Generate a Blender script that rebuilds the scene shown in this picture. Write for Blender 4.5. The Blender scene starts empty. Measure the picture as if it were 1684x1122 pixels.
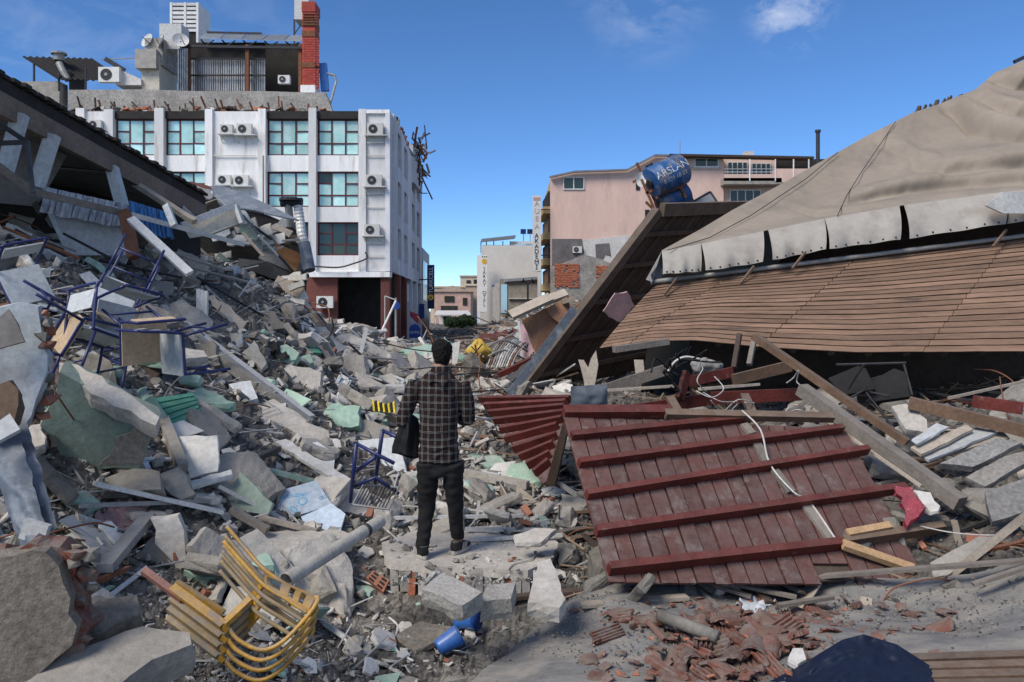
import bpy, bmesh, math, random
import numpy as np
from mathutils import Vector, Matrix, Quaternion, noise as mnoise
R = math.radians
rng = random.Random(7)
nrg = np.random.default_rng(11)
scene = bpy.context.scene
col = scene.collection
# ---------------------------------------------------------------- camera
F, CX, HY, CZ = 1310.0, 842.0, 510.0, 2.05        # photo pixels: focal length, centre column, horizon row; eye height (m)
cam_d = bpy.data.cameras.new('camera'); cam = bpy.data.objects.new('camera', cam_d); col.objects.link(cam)
cam.location = (0, 0, CZ); cam.rotation_euler = (R(90), 0, 0)
cam_d.sensor_width = 36; cam_d.lens = F / 1684 * 36; cam_d.shift_y = -(561 - HY) / 1684
cam_d.clip_start = .05; cam_d.clip_end = 3000
scene.camera = cam
# ---------------------------------------------------------------- sky, sun, exposure
SUN_EL, SUN_AZ = R(46), R(226)                    # azimuth clockwise from +Y: behind the camera, a little to the left
w = bpy.data.worlds.new('World'); scene.world = w; w.use_nodes = True
nt = w.node_tree; nt.nodes.clear()
def wn(t, **k):
    n = nt.nodes.new(t)
    for a, b in k.items(): setattr(n, a, b)
    return n
sky = wn('ShaderNodeTexSky', sky_type='NISHITA', sun_disc=False, sun_elevation=SUN_EL, sun_rotation=SUN_AZ)
sky.air_density = .7; sky.dust_density = .0; sky.ozone_density = 6.0; sky.altitude = 1000
tc = wn('ShaderNodeTexCoord'); mp = wn('ShaderNodeMapping'); mp.inputs['Scale'].default_value = (1.0, 1.0, 1.9)
mp.inputs['Location'].default_value = (.33, .1, -.13)
n1 = wn('ShaderNodeTexNoise'); n1.inputs['Scale'].default_value = 13.0; n1.inputs['Detail'].default_value = 9; n1.inputs['Roughness'].default_value = .62; n1.inputs['Distortion'].default_value = .5
cr = wn('ShaderNodeValToRGB'); cr.color_ramp.elements[0].position = .46; cr.color_ramp.elements[1].position = .82
cr.color_ramp.elements[0].color = (0, 0, 0, 1); cr.color_ramp.elements[1].color = (.75, .75, .75, 1)
mx = wn('ShaderNodeMix', data_type='RGBA'); mx.inputs[7].default_value = (6.6, 6.7, 6.9, 1)
gain = wn('ShaderNodeHueSaturation'); gain.inputs['Saturation'].default_value = 1.1
bg = wn('ShaderNodeBackground'); bg.inputs['Strength'].default_value = .13
out = wn('ShaderNodeOutputWorld')
L = nt.links.new
L(tc.outputs['Generated'], mp.inputs['Vector']); L(mp.outputs['Vector'], n1.inputs['Vector']); L(n1.outputs['Fac'], cr.inputs['Fac'])
def blob(d, rad, amt):                            # a patch of sky where wisps of cloud stand
    dv = Vector(d).normalized(); vs = wn('ShaderNodeVectorMath', operation='DISTANCE'); vs.inputs[1].default_value = dv; L(tc.outputs['Generated'], vs.inputs[0])
    mr = wn('ShaderNodeMapRange', interpolation_type='SMOOTHSTEP'); mr.inputs[1].default_value = rad; mr.inputs[2].default_value = rad * .25; mr.inputs[3].default_value = 0; mr.inputs[4].default_value = amt; L(vs.outputs['Value'], mr.inputs[0]); return mr.outputs[0]
b1, b2 = blob((.35, 1, .375), .06, .8), blob((.17, 1, .40), .1, .32); b3 = blob((-.62, 1, .32), .4, .16)
s1 = wn('ShaderNodeMath', operation='ADD'); L(b1, s1.inputs[0]); L(b2, s1.inputs[1]); s2_ = wn('ShaderNodeMath', operation='ADD'); L(s1.outputs[0], s2_.inputs[0]); L(b3, s2_.inputs[1])
# the windows of the white block mirror broken white clouds: they stand in the sky behind the camera
dt = wn('ShaderNodeVectorMath', operation='DOT_PRODUCT'); dt.inputs[1].default_value = (0, -1, .15); L(tc.outputs['Generated'], dt.inputs[0])
mb_ = wn('ShaderNodeMapRange', interpolation_type='SMOOTHSTEP'); mb_.inputs[1].default_value = -.25; mb_.inputs[2].default_value = .5; mb_.inputs[3].default_value = 0; mb_.inputs[4].default_value = .45; L(dt.outputs['Value'], mb_.inputs[0])
n3 = wn('ShaderNodeTexNoise'); n3.inputs['Scale'].default_value = 3.2; n3.inputs['Detail'].default_value = 8; n3.inputs['Roughness'].default_value = .6; L(tc.outputs['Generated'], n3.inputs['Vector'])
r3 = wn('ShaderNodeMapRange'); r3.inputs[1].default_value = .38; r3.inputs[2].default_value = .6; L(n3.outputs['Fac'], r3.inputs[0]); bk = wn('ShaderNodeMath', operation='MULTIPLY'); L(r3.outputs[0], bk.inputs[0]); L(mb_.outputs[0], bk.inputs[1])
cm = wn('ShaderNodeMath', operation='MULTIPLY'); L(cr.outputs['Color'], cm.inputs[0]); L(s2_.outputs[0], cm.inputs[1]); ca_ = wn('ShaderNodeMath', operation='ADD', use_clamp=True); L(cm.outputs[0], ca_.inputs[0]); L(bk.outputs[0], ca_.inputs[1]); L(ca_.outputs[0], mx.inputs[0]); L(sky.outputs['Color'], gain.inputs['Color']); L(gain.outputs['Color'], mx.inputs[6])
L(mx.outputs[2], bg.inputs['Color']); L(bg.outputs['Background'], out.inputs['Surface'])
sd = bpy.data.lights.new('sun', 'SUN'); so = bpy.data.objects.new('sun', sd); col.objects.link(so)
sd.energy = 2.7; sd.angle = R(24); sd.color = (1, .92, .82)
sdir = Vector((math.sin(SUN_AZ) * math.cos(SUN_EL), math.cos(SUN_AZ) * math.cos(SUN_EL), math.sin(SUN_EL)))
so.rotation_euler = (-sdir).to_track_quat('-Z', 'Y').to_euler(); so.location = (-8, -20, 30)
scene.view_settings.view_transform = 'Standard'; scene.view_settings.look = 'None'
scene.view_settings.gamma = 1; scene.view_settings.use_curve_mapping = False
scene.view_settings.exposure = .42
# ---------------------------------------------------------------- pixel <-> place
def P(px, py, Y): return Vector(((px - CX) / F * Y, Y, CZ + (HY - py) / F * Y))
def ray(px, py): return Vector(((px - CX) / F, 1.0, (HY - py) / F))
CAM = Vector((0, 0, CZ))
def on_plane(px, py, a, n):
    d = ray(px, py); return CAM + d * (n.dot(a - CAM) / n.dot(d))
# height of the rubble, by rows of depth: (photo column, height in metres)
ROWS = [
 (2.0, [(-4000, .3), (0, -.35), (842, -.45), (1684, -.4), (5000, .3)]),
 (4.2, [(-2500, 1.6), (-600, .9), (0, .05), (300, -.2), (842, -.27), (1684, -.15), (3500, .6)]),
 (5.0, [(-2500, 2.4), (-500, 1.4), (0, .45), (300, -.1), (600, -.32), (842, -.32), (1200, -.22), (1684, -.1), (3500, .8)]),
 (6.0, [(-2500, 3.0), (-300, 1.7), (0, .95), (200, .35), (400, .0), (600, -.3), (842, -.3), (1000, -.2), (1300, -.25), (1500, -.2), (1684, .05), (3500, 1)]),
 (6.4, [(-2500, 3.1), (-300, 2.05), (0, 1.25), (200, .6), (400, .1), (600, -.25), (842, -.25), (1000, -.18), (1300, -.2), (1500, -.12), (1684, .15), (3500, 1)]),
 (7.0, [(-2500, 3.2), (-300, 2.6), (0, 1.7), (150, 1.1), (300, .6), (450, .2), (600, -.04), (842, -.06), (1000, -.1), (1300, -.1), (1500, .0), (1684, .35), (3500, 1)]),
 (8.5, [(-2500, 3.4), (-300, 3.0), (0, 2.35), (150, 1.85), (300, 1.2), (450, .65), (600, .25), (700, .05), (842, 0), (1000, .0), (1300, .3), (1684, .6), (3500, 1)]),
 (10, [(-2500, 3.4), (-300, 3.3), (0, 2.9), (150, 2.35), (300, 1.65), (450, 1.0), (600, .4), (750, .1), (842, 0), (1000, .15), (1200, .45), (1684, .8), (3500, 1)]),
 (13, [(-2500, 3.5), (0, 3.3), (150, 2.9), (300, 2.55), (450, 1.8), (600, .7), (750, .15), (842, .05), (950, .2), (1200, .4), (1684, .7), (3500, 1)]),
 (17, [(-2500, 3.6), (0, 3.5), (200, 3.1), (350, 3.0), (450, 2.55), (500, 1.9), (550, 1.2), (700, .3), (842, .15), (950, .3), (1684, .8), (3500, 1)]),
 (22, [(-2500, 3.6), (200, 3.4), (400, 3.1), (470, 2.6), (510, 1.7), (550, 1.1), (650, .5), (800, .45), (900, .6), (1684, 1), (3500, 1)]),
 (30, [(-2500, 2), (200, 2.3), (400, 1.9), (550, 1.35), (610, .9), (650, .5), (760, .25), (850, 1.1), (1000, 1), (1684, 1), (3500, 1)]),
 (45, [(-2500, 0), (0, 1), (400, .9), (550, .9), (610, .6), (650, -.05), (760, -.25), (850, 1.2), (950, 1.8), (1684, 1.5), (3500, 1)]),
 (70, [(-2500, -.3), (600, -.4), (700, -.5), (760, -.5), (850, 1.5), (950, 2.8), (1200, 3), (1684, 2), (3500, 0)]),
 (100, [(-2500, -.3), (700, -.2), (842, .5), (1000, .5), (3500, -.3)]),
 (150, [(-2500, -.4), (3500, -.4)]),
]
RY = np.log([r[0] for r in ROWS])
RX = [np.array([p[0] for p in r[1]], float) for r in ROWS]; RZ = [np.array([p[1] for p in r[1]], float) for r in ROWS]
def Hn(x, y):
    x = np.atleast_1d(np.asarray(x, float)); y = np.maximum(np.atleast_1d(np.asarray(y, float)), 2.0)
    px = CX + x * F / y; t = np.interp(np.log(y), RY, np.arange(len(ROWS)))
    tab = np.stack([np.interp(px, a, b) for a, b in zip(RX, RZ)])
    i = np.clip(t.astype(int), 0, len(ROWS) - 2); f = t - i
    j = np.arange(len(x))
    z = tab[i, j] * (1 - f) + tab[i + 1, j] * f
    amp = np.clip(y / 9, .35, 1.5)
    z = z + amp * (.05 * np.sin(1.7 * x + 1.1 * y + .6 * np.sin(2.3 * y)) + .04 * np.sin(3.9 * x - 2.7 * y + 1.3) + .025 * np.sin(7.3 * x + 6.1 * y) * np.cos(5.2 * y - 3.1 * x))
    return z
def H(x, y): return float(Hn(x, y)[0])
YS = np.exp(np.linspace(math.log(3), math.log(140), 500))
def hit(px, py):
    x = (px - CX) / F * YS; z = CZ + (HY - py) / F * YS
    d = z - Hn(x, YS); k = np.argmax(d < 0)
    return float(YS[k]) if d[k] < 0 else 140.0
def G(px, py, lift=0.0):                          # the point of the rubble seen at a pixel
    p = P(px, py, hit(px, py)); p.z += lift; return p
# ---------------------------------------------------------------- materials
MATS = {}
def mat(name, c, rough=.85, var=.25, scale=3.0, bump=.25, dust=0.0, metal=0.0, streak=None, rnd=.18, speck=.25, dustc=(.35, .315, .265), spec=.3, bscale=28, hue=None):
    m = bpy.data.materials.new(name); m.use_nodes = True; t = m.node_tree; nd = t.nodes; ln = t.links.new
    b = nd['Principled BSDF']; b.inputs['Roughness'].default_value = rough; b.inputs['Metallic'].default_value = metal
    b.inputs['Specular IOR Level'].default_value = spec
    tc = nd.new('ShaderNodeTexCoord'); src = tc.outputs['Object']
    oi = nd.new('ShaderNodeObjectInfo')
    add = nd.new('ShaderNodeVectorMath'); add.operation = 'MULTIPLY_ADD'                 # each object its own patch of texture
    add.inputs[1].default_value = (1, 1, 1)
    sc = nd.new('ShaderNodeMath'); sc.operation = 'MULTIPLY'; sc.inputs[1].default_value = 37.0
    ln(oi.outputs['Random'], sc.inputs[0]); cmb = nd.new('ShaderNodeCombineXYZ')
    for q in range(3): ln(sc.outputs[0], cmb.inputs[q])
    ln(src, add.inputs[0]); ln(cmb.outputs[0], add.inputs[2]); src = add.outputs[0]
    if streak:
        mp = nd.new('ShaderNodeMapping'); mp.inputs['Scale'].default_value = streak; ln(src, mp.inputs['Vector']); tex = mp.outputs['Vector']
    else: tex = src
    a = nd.new('ShaderNodeTexNoise'); a.inputs['Scale'].default_value = scale; a.inputs['Detail'].default_value = 6; a.inputs['Roughness'].default_value = .65
    ln(tex, a.inputs['Vector'])
    s2 = nd.new('ShaderNodeTexNoise'); s2.inputs['Scale'].default_value = scale * 9; s2.inputs['Detail'].default_value = 4; s2.inputs['Roughness'].default_value = .7
    ln(tex, s2.inputs['Vector'])
    r = nd.new('ShaderNodeMapRange'); r.inputs[1].default_value = .28; r.inputs[2].default_value = .72; r.inputs[3].default_value = 1 - var; r.inputs[4].default_value = 1 + var * .7
    ln(a.outputs['Fac'], r.inputs[0])
    r2 = nd.new('ShaderNodeMapRange'); r2.inputs[1].default_value = .3; r2.inputs[2].default_value = .7; r2.inputs[3].default_value = 1 - speck; r2.inputs[4].default_value = 1 + speck * .6
    ln(s2.outputs['Fac'], r2.inputs[0])
    r3 = nd.new('ShaderNodeMapRange'); r3.inputs[3].default_value = 1 - rnd; r3.inputs[4].default_value = 1 + rnd; ln(oi.outputs['Random'], r3.inputs[0])
    m1 = nd.new('ShaderNodeMath'); m1.operation = 'MULTIPLY'; ln(r.outputs[0], m1.inputs[0]); ln(r2.outputs[0], m1.inputs[1])
    m2 = nd.new('ShaderNodeMath'); m2.operation = 'MULTIPLY'; ln(m1.outputs[0], m2.inputs[0]); ln(r3.outputs[0], m2.inputs[1])
    vm = nd.new('ShaderNodeVectorMath'); vm.operation = 'SCALE'; vm.inputs[0].default_value = c[:3]; ln(m2.outputs[0], vm.inputs['Scale'])
    colr = vm.outputs[0]
    if hue:                                       # patches of a second colour (worn paint, stain; painted cloud reflections on the mint glass)
        c2, lo, hi, hs = hue
        hn = nd.new('ShaderNodeTexNoise'); hn.inputs['Scale'].default_value = hs; hn.inputs['Detail'].default_value = 5; hn.inputs['Roughness'].default_value = .7; ln(tex, hn.inputs['Vector'])
        hr = nd.new('ShaderNodeMapRange'); hr.inputs[1].default_value = lo; hr.inputs[2].default_value = hi; ln(hn.outputs['Fac'], hr.inputs[0])
        hm = nd.new('ShaderNodeMix'); hm.data_type = 'RGBA'; hm.inputs[7].default_value = (*c2, 1); ln(hr.outputs[0], hm.inputs[0]); ln(colr, hm.inputs[6]); colr = hm.outputs[2]
    if dust > 0:                                  # settled dust on faces that look up
        ge = nd.new('ShaderNodeNewGeometry'); sx = nd.new('ShaderNodeSeparateXYZ'); ln(ge.outputs['Normal'], sx.inputs[0])
        dn = nd.new('ShaderNodeTexNoise'); dn.inputs['Scale'].default_value = 7; dn.inputs['Detail'].default_value = 6; dn.inputs['Roughness'].default_value = .7; ln(ge.outputs['Position'], dn.inputs['Vector'])
        up = nd.new('ShaderNodeMapRange'); up.inputs[1].default_value = .1; up.inputs[2].default_value = .9; ln(sx.outputs['Z'], up.inputs[0])
        dr = nd.new('ShaderNodeMapRange'); dr.inputs[1].default_value = .35; dr.inputs[2].default_value = .65; dr.inputs[3].default_value = .25; dr.inputs[4].default_value = 1; ln(dn.outputs['Fac'], dr.inputs[0])
        m3 = nd.new('ShaderNodeMath'); m3.operation = 'MULTIPLY'; ln(up.outputs[0], m3.inputs[0]); ln(dr.outputs[0], m3.inputs[1])
        m4 = nd.new('ShaderNodeMath'); m4.operation = 'MULTIPLY'; m4.inputs[1].default_value = dust; ln(m3.outputs[0], m4.inputs[0])
        dm = nd.new('ShaderNodeMix'); dm.data_type = 'RGBA'; dm.inputs[7].default_value = (*dustc, 1); ln(m4.outputs[0], dm.inputs[0]); ln(colr, dm.inputs[6]); colr = dm.outputs[2]
    ln(colr, b.inputs['Base Color'])
    if bump > 0:
        bn = nd.new('ShaderNodeTexNoise'); bn.inputs['Scale'].default_value = bscale; bn.inputs['Detail'].default_value = 6; bn.inputs['Roughness'].default_value = .7; ln(tex, bn.inputs['Vector'])
        bp = nd.new('ShaderNodeBump'); bp.inputs['Strength'].default_value = bump; bp.inputs['Distance'].default_value = .02; ln(bn.outputs['Fac'], bp.inputs['Height']); ln(bp.outputs['Normal'], b.inputs['Normal'])
    MATS[name] = m; return m
mat('concrete', (.31, .29, .255), .92, .3, 2.5, .6, .45)
mat('concrete_light', (.49, .46, .41), .9, .28, 2.5, .5, .35)
mat('concrete_dark', (.17, .158, .138), .92, .35, 2.5, .6, .35)
mat('plaster_white', (.62, .60, .56), .85, .2, 2, .25, .35, hue=((.42, .40, .37), .55, .72, 2.2))
mat('plaster_mint', (.33, .50, .40), .85, .18, 2, .25, .35, hue=((.46, .46, .43), .56, .7, 3))
mat('plaster_green', (.24, .31, .26), .85, .25, 2, .3, .3)
mat('plaster_tan', (.29, .25, .20), .95, .3, 3, .8, .12, speck=.4)
mat('panel_blue', (.50, .53, .54), .65, .16, 2, .08, .4)
mat('wall_blue', (.37, .40, .415), .7, .2, 2, .15, .3, hue=((.26, .26, .25), .55, .7, 2.5))
mat('panel_white', (.64, .635, .60), .65, .16, 2, .08, .4)
mat('panel_cream', (.47, .45, .39), .65, .16, 2, .08, .4)
mat('metal_white', (.60, .60, .58), .5, .18, 4, .05, .35, metal=.1)
mat('metal_grey', (.31, .31, .30), .55, .25, 4, .08, .35, metal=.3)
mat('metal_blue', (.14, .175, .22), .62, .3, 3, .2, .25, metal=.15, hue=((.29, .32, .36), .5, .7, 4))
mat('metal_dark', (.045, .046, .05), .55, .3, 4, .1, .15, metal=.4)
mat('rust', (.20, .085, .045), .85, .35, 6, .3, .1)
mat('wood_grey', (.20, .175, .15), .85, .3, 3, .3, .3, streak=(1, 1, 1))
mat('wood_brown', (.145, .09, .058), .85, .35, 3, .35, .3)
mat('wood_raw', (.52, .33, .17), .75, .25, 4, .2, .1)
mat('wood_dark', (.075, .05, .038), .8, .35, 4, .35, .12)
mat('wood_pale', (.42, .36, .29), .85, .25, 4, .25, .3)
mat('maroon', (.12, .024, .017), .55, .45, 4, .35, .4, dustc=(.17, .105, .09), hue=((.22, .15, .13), .6, .75, 6))
mat('maroon_board', (.112, .042, .034), .75, .4, 3, .4, .5, dustc=(.20, .162, .148), hue=((.20, .165, .15), .55, .7, 5))
mat('brick', (.36, .13, .075), .9, .3, 6, .5, .3)
mat('tile', (.17, .056, .037), .9, .4, 6, .5, .8, dustc=(.2, .165, .14), rnd=.45, hue=((.2, .165, .14), .45, .62, 9))
mat('mint_metal', (.08, .32, .23), .5, .2, 4, .1, .2)
mat('chair_blue', (.013, .021, .105), .4, .2, 6, .05, .1, spec=.5)
mat('chair_yellow', (.55, .29, .03), .5, .35, 5, .2, .5, spec=.4, rnd=.25, hue=((.24, .19, .13), .53, .64, 7))
mat('chair_dusty', (.33, .23, .10), .7, .4, 5, .25, .6, rnd=.2, hue=((.22, .19, .15), .45, .6, 8))
mat('chair_red', (.30, .13, .10), .5, .3, 5, .15, .3)
mat('ply', (.56, .41, .26), .6, .15, 3, .05, .2)
mat('plastic_blue', (.03, .13, .42), .35, .15, 4, .03, .25, spec=.5)
mat('cup_in', (.02, .08, .32), .4, .15, 4, .03, .0, spec=.5)
mat('tarp_navy', (.006, .013, .035), .6, .3, 4, .15, .04, dustc=(.1, .1, .11))
mat('curtain_white', (.56, .60, .66), .95, .15, 3, .1, 0)
mat('curtain_blue', (.07, .20, .42), .95, .2, 3, .1, 0)
mat('orange', (.50, .22, .08), .7, .2, 3, .1, .15)
mat('sack_yellow', (.55, .38, .07), .8, .25, 5, .3, .15)
mat('pink_board', (.55, .36, .38), .8, .25, 3, .2, .2)
mat('brown_panel', (.36, .20, .125), .75, .2, 1.5, .1, .1)
mat('black', (.012, .012, .013), .8, .3, 4, .1, .05)
mat('stone', (.30, .285, .255), .9, .3, 3, .8, .25, speck=.4)
mat('granite', (.235, .23, .22), .7, .2, 3, .3, .2, speck=.5)
mat('cable', (.50, .48, .44), .6, .2, 4, .05, .1)
# ---------------------------------------------------------------- mesh helpers
ORG = {}
HERO = []                                         # pixel boxes and depths of the traced pieces, so that loose scraps do not bury them
class MB:
    def __init__(s): s.v = []; s.f = []
    def add(s, vs, fs):
        o = len(s.v); s.v += [Vector(v) for v in vs]; s.f += [[i + o for i in f] for f in fs]; return s
    def box(s, a, b):                             # axis-aligned, two corners
        x0, y0, z0 = (min(a[i], b[i]) for i in range(3)); x1, y1, z1 = (max(a[i], b[i]) for i in range(3))
        return s.add([(x0, y0, z0), (x1, y0, z0), (x1, y1, z0), (x0, y1, z0), (x0, y0, z1), (x1, y0, z1), (x1, y1, z1), (x0, y1, z1)],
                     [(0, 3, 2, 1), (4, 5, 6, 7), (0, 1, 5, 4), (1, 2, 6, 5), (2, 3, 7, 6), (3, 0, 4, 7)])
    def beam(s, p0, p1, wd, ht, up=(0, 0, 1), up1=None):
        p0 = Vector(p0); p1 = Vector(p1); d = (p1 - p0).normalized(); u = Vector(up)
        sd_ = d.cross(u)
        if sd_.length < 1e-4: sd_ = d.cross(Vector((0, 1, .1)))
        sd_.normalize(); u = sd_.cross(d).normalized(); a = sd_ * wd / 2; b = u * ht / 2
        return s.add([p0 - a - b, p0 + a - b, p0 + a + b, p0 - a + b, p1 - a - b, p1 + a - b, p1 + a + b, p1 - a + b],
                     [(0, 1, 2, 3), (7, 6, 5, 4), (0, 4, 5, 1), (1, 5, 6, 2), (2, 6, 7, 3), (3, 7, 4, 0)])
    def tube(s, pts, r, n=8, cap=True, rs=None):
        pts = [Vector(p) for p in pts]; o = len(s.v); ref = None
        for i, p in enumerate(pts):
            d = (pts[min(i + 1, len(pts) - 1)] - pts[max(i - 1, 0)]).normalized()
            if ref is None: ref = d.orthogonal().normalized()
            ref = (ref - d * ref.dot(d)); ref = ref.normalized() if ref.length > 1e-5 else d.orthogonal().normalized()
            b = d.cross(ref); rr = rs[i] if rs else r
            for k in range(n):
                a = 2 * math.pi * k / n; s.v.append(p + (ref * math.cos(a) + b * math.sin(a)) * rr)
        for i in range(len(pts) - 1):
            for k in range(n):
                k2 = (k + 1) % n; s.f.append([o + i * n + k, o + i * n + k2, o + (i + 1) * n + k2, o + (i + 1) * n + k])
        if cap:
            s.f.append([o + k for k in range(n)][::-1]); e = o + (len(pts) - 1) * n; s.f.append([e + k for k in range(n)])
        return s
    def prism(s, pts, ex):                        # polygon extruded by vector ex
        n = len(pts); ex = Vector(ex); pts = [Vector(p) for p in pts]
        return s.add(pts + [p + ex for p in pts], [list(range(n)), list(range(2 * n - 1, n - 1, -1))] + [[i, i + n, (i + 1) % n + n, (i + 1) % n] for i in range(n)])
    def grid(s, fn, nu, nv):
        o = len(s.v)
        for j in range(nv + 1):
            for i in range(nu + 1): s.v.append(Vector(fn(i / nu, j / nv)))
        for j in range(nv):
            for i in range(nu):
                a = o + j * (nu + 1) + i; s.f.append([a, a + 1, a + nu + 2, a + nu + 1])
        return s
    def build(s, name, m, parent=None, smooth=False, loc=None):
        if parent is not None: org = ORG[parent.name]
        elif loc is not None: org = Vector(loc)
        else:
            xs = [v.x for v in s.v]; ys = [v.y for v in s.v]; org = Vector(((min(xs) + max(xs)) / 2, (min(ys) + max(ys)) / 2, min(v.z for v in s.v)))
        me = bpy.data.meshes.new(name); me.from_pydata([tuple(v - org) for v in s.v], [], s.f)
        bm = bmesh.new(); bm.from_mesh(me); bmesh.ops.recalc_face_normals(bm, faces=bm.faces[:]); bm.to_mesh(me); bm.free()
        if smooth: me.polygons.foreach_set('use_smooth', [True] * len(me.polygons))
        me.materials.append(MATS[m] if isinstance(m, str) else m)
        o = bpy.data.objects.new(name, me); col.objects.link(o)
        if parent is not None: o.parent = parent; ORG[o.name] = org
        else: o.location = org; ORG[o.name] = org
        return o
def tag(o, label=None, cat=None, group=None, kind=None):
    if label: o['label'] = label
    if cat: o['category'] = cat
    if group: o['group'] = group
    if kind: o['kind'] = kind
    return o
def thing(name, label, cat, loc, group=None):
    o = bpy.data.objects.new(name, None); col.objects.link(o); o.location = loc; o.empty_display_size = .2
    ORG[o.name] = Vector(loc); return tag(o, label, cat, group)
def copy_tree(o, parent=None):
    c = o.copy(); col.objects.link(c); c.parent = parent
    for ch in list(o.children): copy_tree(ch, c)
    return c
def jagged(pts, jag, seg, r):                     # broken outline: split edges and shake the points in their plane
    out_ = []
    n = len(pts)
    nr = (pts[1] - pts[0]).cross(pts[2] - pts[0]).normalized()
    for i in range(n):
        a, b = pts[i], pts[(i + 1) % n]; k = max(1, min(14, int((b - a).length / seg))); sd_ = (b - a).cross(nr).normalized()
        for j in range(k):
            p = a.lerp(b, j / k)
            if j: p = p + sd_ * r.uniform(-jag, jag) + (b - a).normalized() * r.uniform(-jag, jag) * .6
            out_.append(p)
    return out_
def rough_slab(mb, pts, n, thick, jag, seg, r):   # slab with broken edges: front face, shaken middle ring, back face
    if jag > 0: pts = jagged(pts, jag, seg, r)
    k = len(pts); c = sum(pts, Vector()) / k
    ring = []
    for p in pts:
        o = (p - c).normalized(); ring.append(p - n * thick * r.uniform(.35, .65) + o * r.uniform(-.2, .9) * min(jag * 1.5, thick * .5))
    back = [p - n * thick + (p - c).normalized() * r.uniform(-1, .6) * jag for p in pts]
    fs = [list(range(k)), list(range(3 * k - 1, 2 * k - 1, -1))]
    for i in range(k):
        j = (i + 1) % k; fs.append([i, i + k, j + k, j]); fs.append([i + k, i + 2 * k, j + 2 * k, j + k])
    mb.add(pts + ring + back, fs); return mb
def pslab(name, label, cat, pix, n, thick, m, Y=None, lift=0.0, jag=0.0, seg=.12, group=None, anchor=None, parent=None):
    """a flat piece whose outline is traced in the photograph; it lies on a plane of normal n through the rubble (or at depth Y)"""
    n = Vector(n).normalized(); ax = anchor or (sum(p[0] for p in pix) / len(pix), sum(p[1] for p in pix) / len(pix))
    y = Y if Y else hit(*ax) - lift
    a = P(ax[0], ax[1], y)
    if n.dot(ray(*ax)) > 0: n = -n
    pts = [on_plane(px, py, a, n) for px, py in pix]
    HERO.append((min(p[0] for p in pix), min(p[1] for p in pix), max(p[0] for p in pix), max(p[1] for p in pix), y))
    mb = MB(); rough_slab(mb, pts, n, thick, jag, seg, random.Random(int(ax[0] * 7 + ax[1])))
    o = mb.build(name, m, parent)
    if parent is None: tag(o, label, cat, group)
    return o
def pbar(name, label, cat, a, b, wd, ht, m, group=None, lift=.05, Ya=None, Yb=None, up=(0, 0, 1)):
    """a straight bar between two pixels; each end at the rubble's depth unless a depth is given"""
    ya = Ya or hit(*a) - lift; yb = Yb or hit(*b) - lift
    for q in range(9): t_ = q / 8; HERO.append((a[0] + (b[0] - a[0]) * t_ - 5, a[1] + (b[1] - a[1]) * t_ - 5, a[0] + (b[0] - a[0]) * t_ + 5, a[1] + (b[1] - a[1]) * t_ + 5, ya + (yb - ya) * t_))
    o = MB().beam(P(*a, ya), P(*b, yb), wd, ht, up).build(name, m); return tag(o, label, cat, group)
def ptube(name, label, cat, pts, r, m, group=None, lift=.05, n=8):
    q = [P(p[0], p[1], p[2] if len(p) > 2 else hit(p[0], p[1]) - lift) for p in pts]
    o = MB().tube(q, r, n).build(name, m, smooth=True); return tag(o, label, cat, group)
def curve(pts, n):                                # Catmull-Rom through 3-D points
    pts = [Vector(p) for p in pts]; out_ = []
    for i in range(len(pts) - 1):
        p0 = pts[max(i - 1, 0)]; p1 = pts[i]; p2 = pts[i + 1]; p3 = pts[min(i + 2, len(pts) - 1)]
        for k in range(n):
            t = k / n; out_.append(.5 * ((2 * p1) + (p2 - p0) * t + (2 * p0 - 5 * p1 + 4 * p2 - p3) * t * t + (3 * p1 - p0 - 3 * p2 + p3) * t ** 3))
    out_.append(pts[-1]); return out_
def text_part(name, body, size, m, parent, place, depth=.01, align='CENTER'):
    """flat lettering as a mesh; place is a 4x4 matrix in the world"""
    cu = bpy.data.curves.new(name, 'FONT'); cu.body = body; cu.size = size; cu.extrude = depth; cu.align_x = align; cu.align_y = 'CENTER'
    tmp = bpy.data.objects.new('tmp', cu); col.objects.link(tmp); dg = bpy.context.evaluated_depsgraph_get()
    me = bpy.data.meshes.new_from_object(tmp.evaluated_get(dg)); bpy.data.objects.remove(tmp); bpy.data.curves.remove(cu)
    me.name = name; me.materials.clear(); me.materials.append(MATS[m])
    me.transform(Matrix.Translation(-ORG[parent.name]) @ place)
    o = bpy.data.objects.new(name, me); col.objects.link(o); o.parent = parent; return o
def frame_mat(o, x, z):                           # matrix with local x, local y(up)=z given as vectors
    x = Vector(x).normalized(); z = Vector(z); z = (z - x * z.dot(x)).normalized(); n = x.cross(z)
    return Matrix(((x.x, z.x, n.x, o[0]), (x.y, z.y, n.y, o[1]), (x.z, z.z, n.z, o[2]), (0, 0, 0, 1)))
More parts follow.
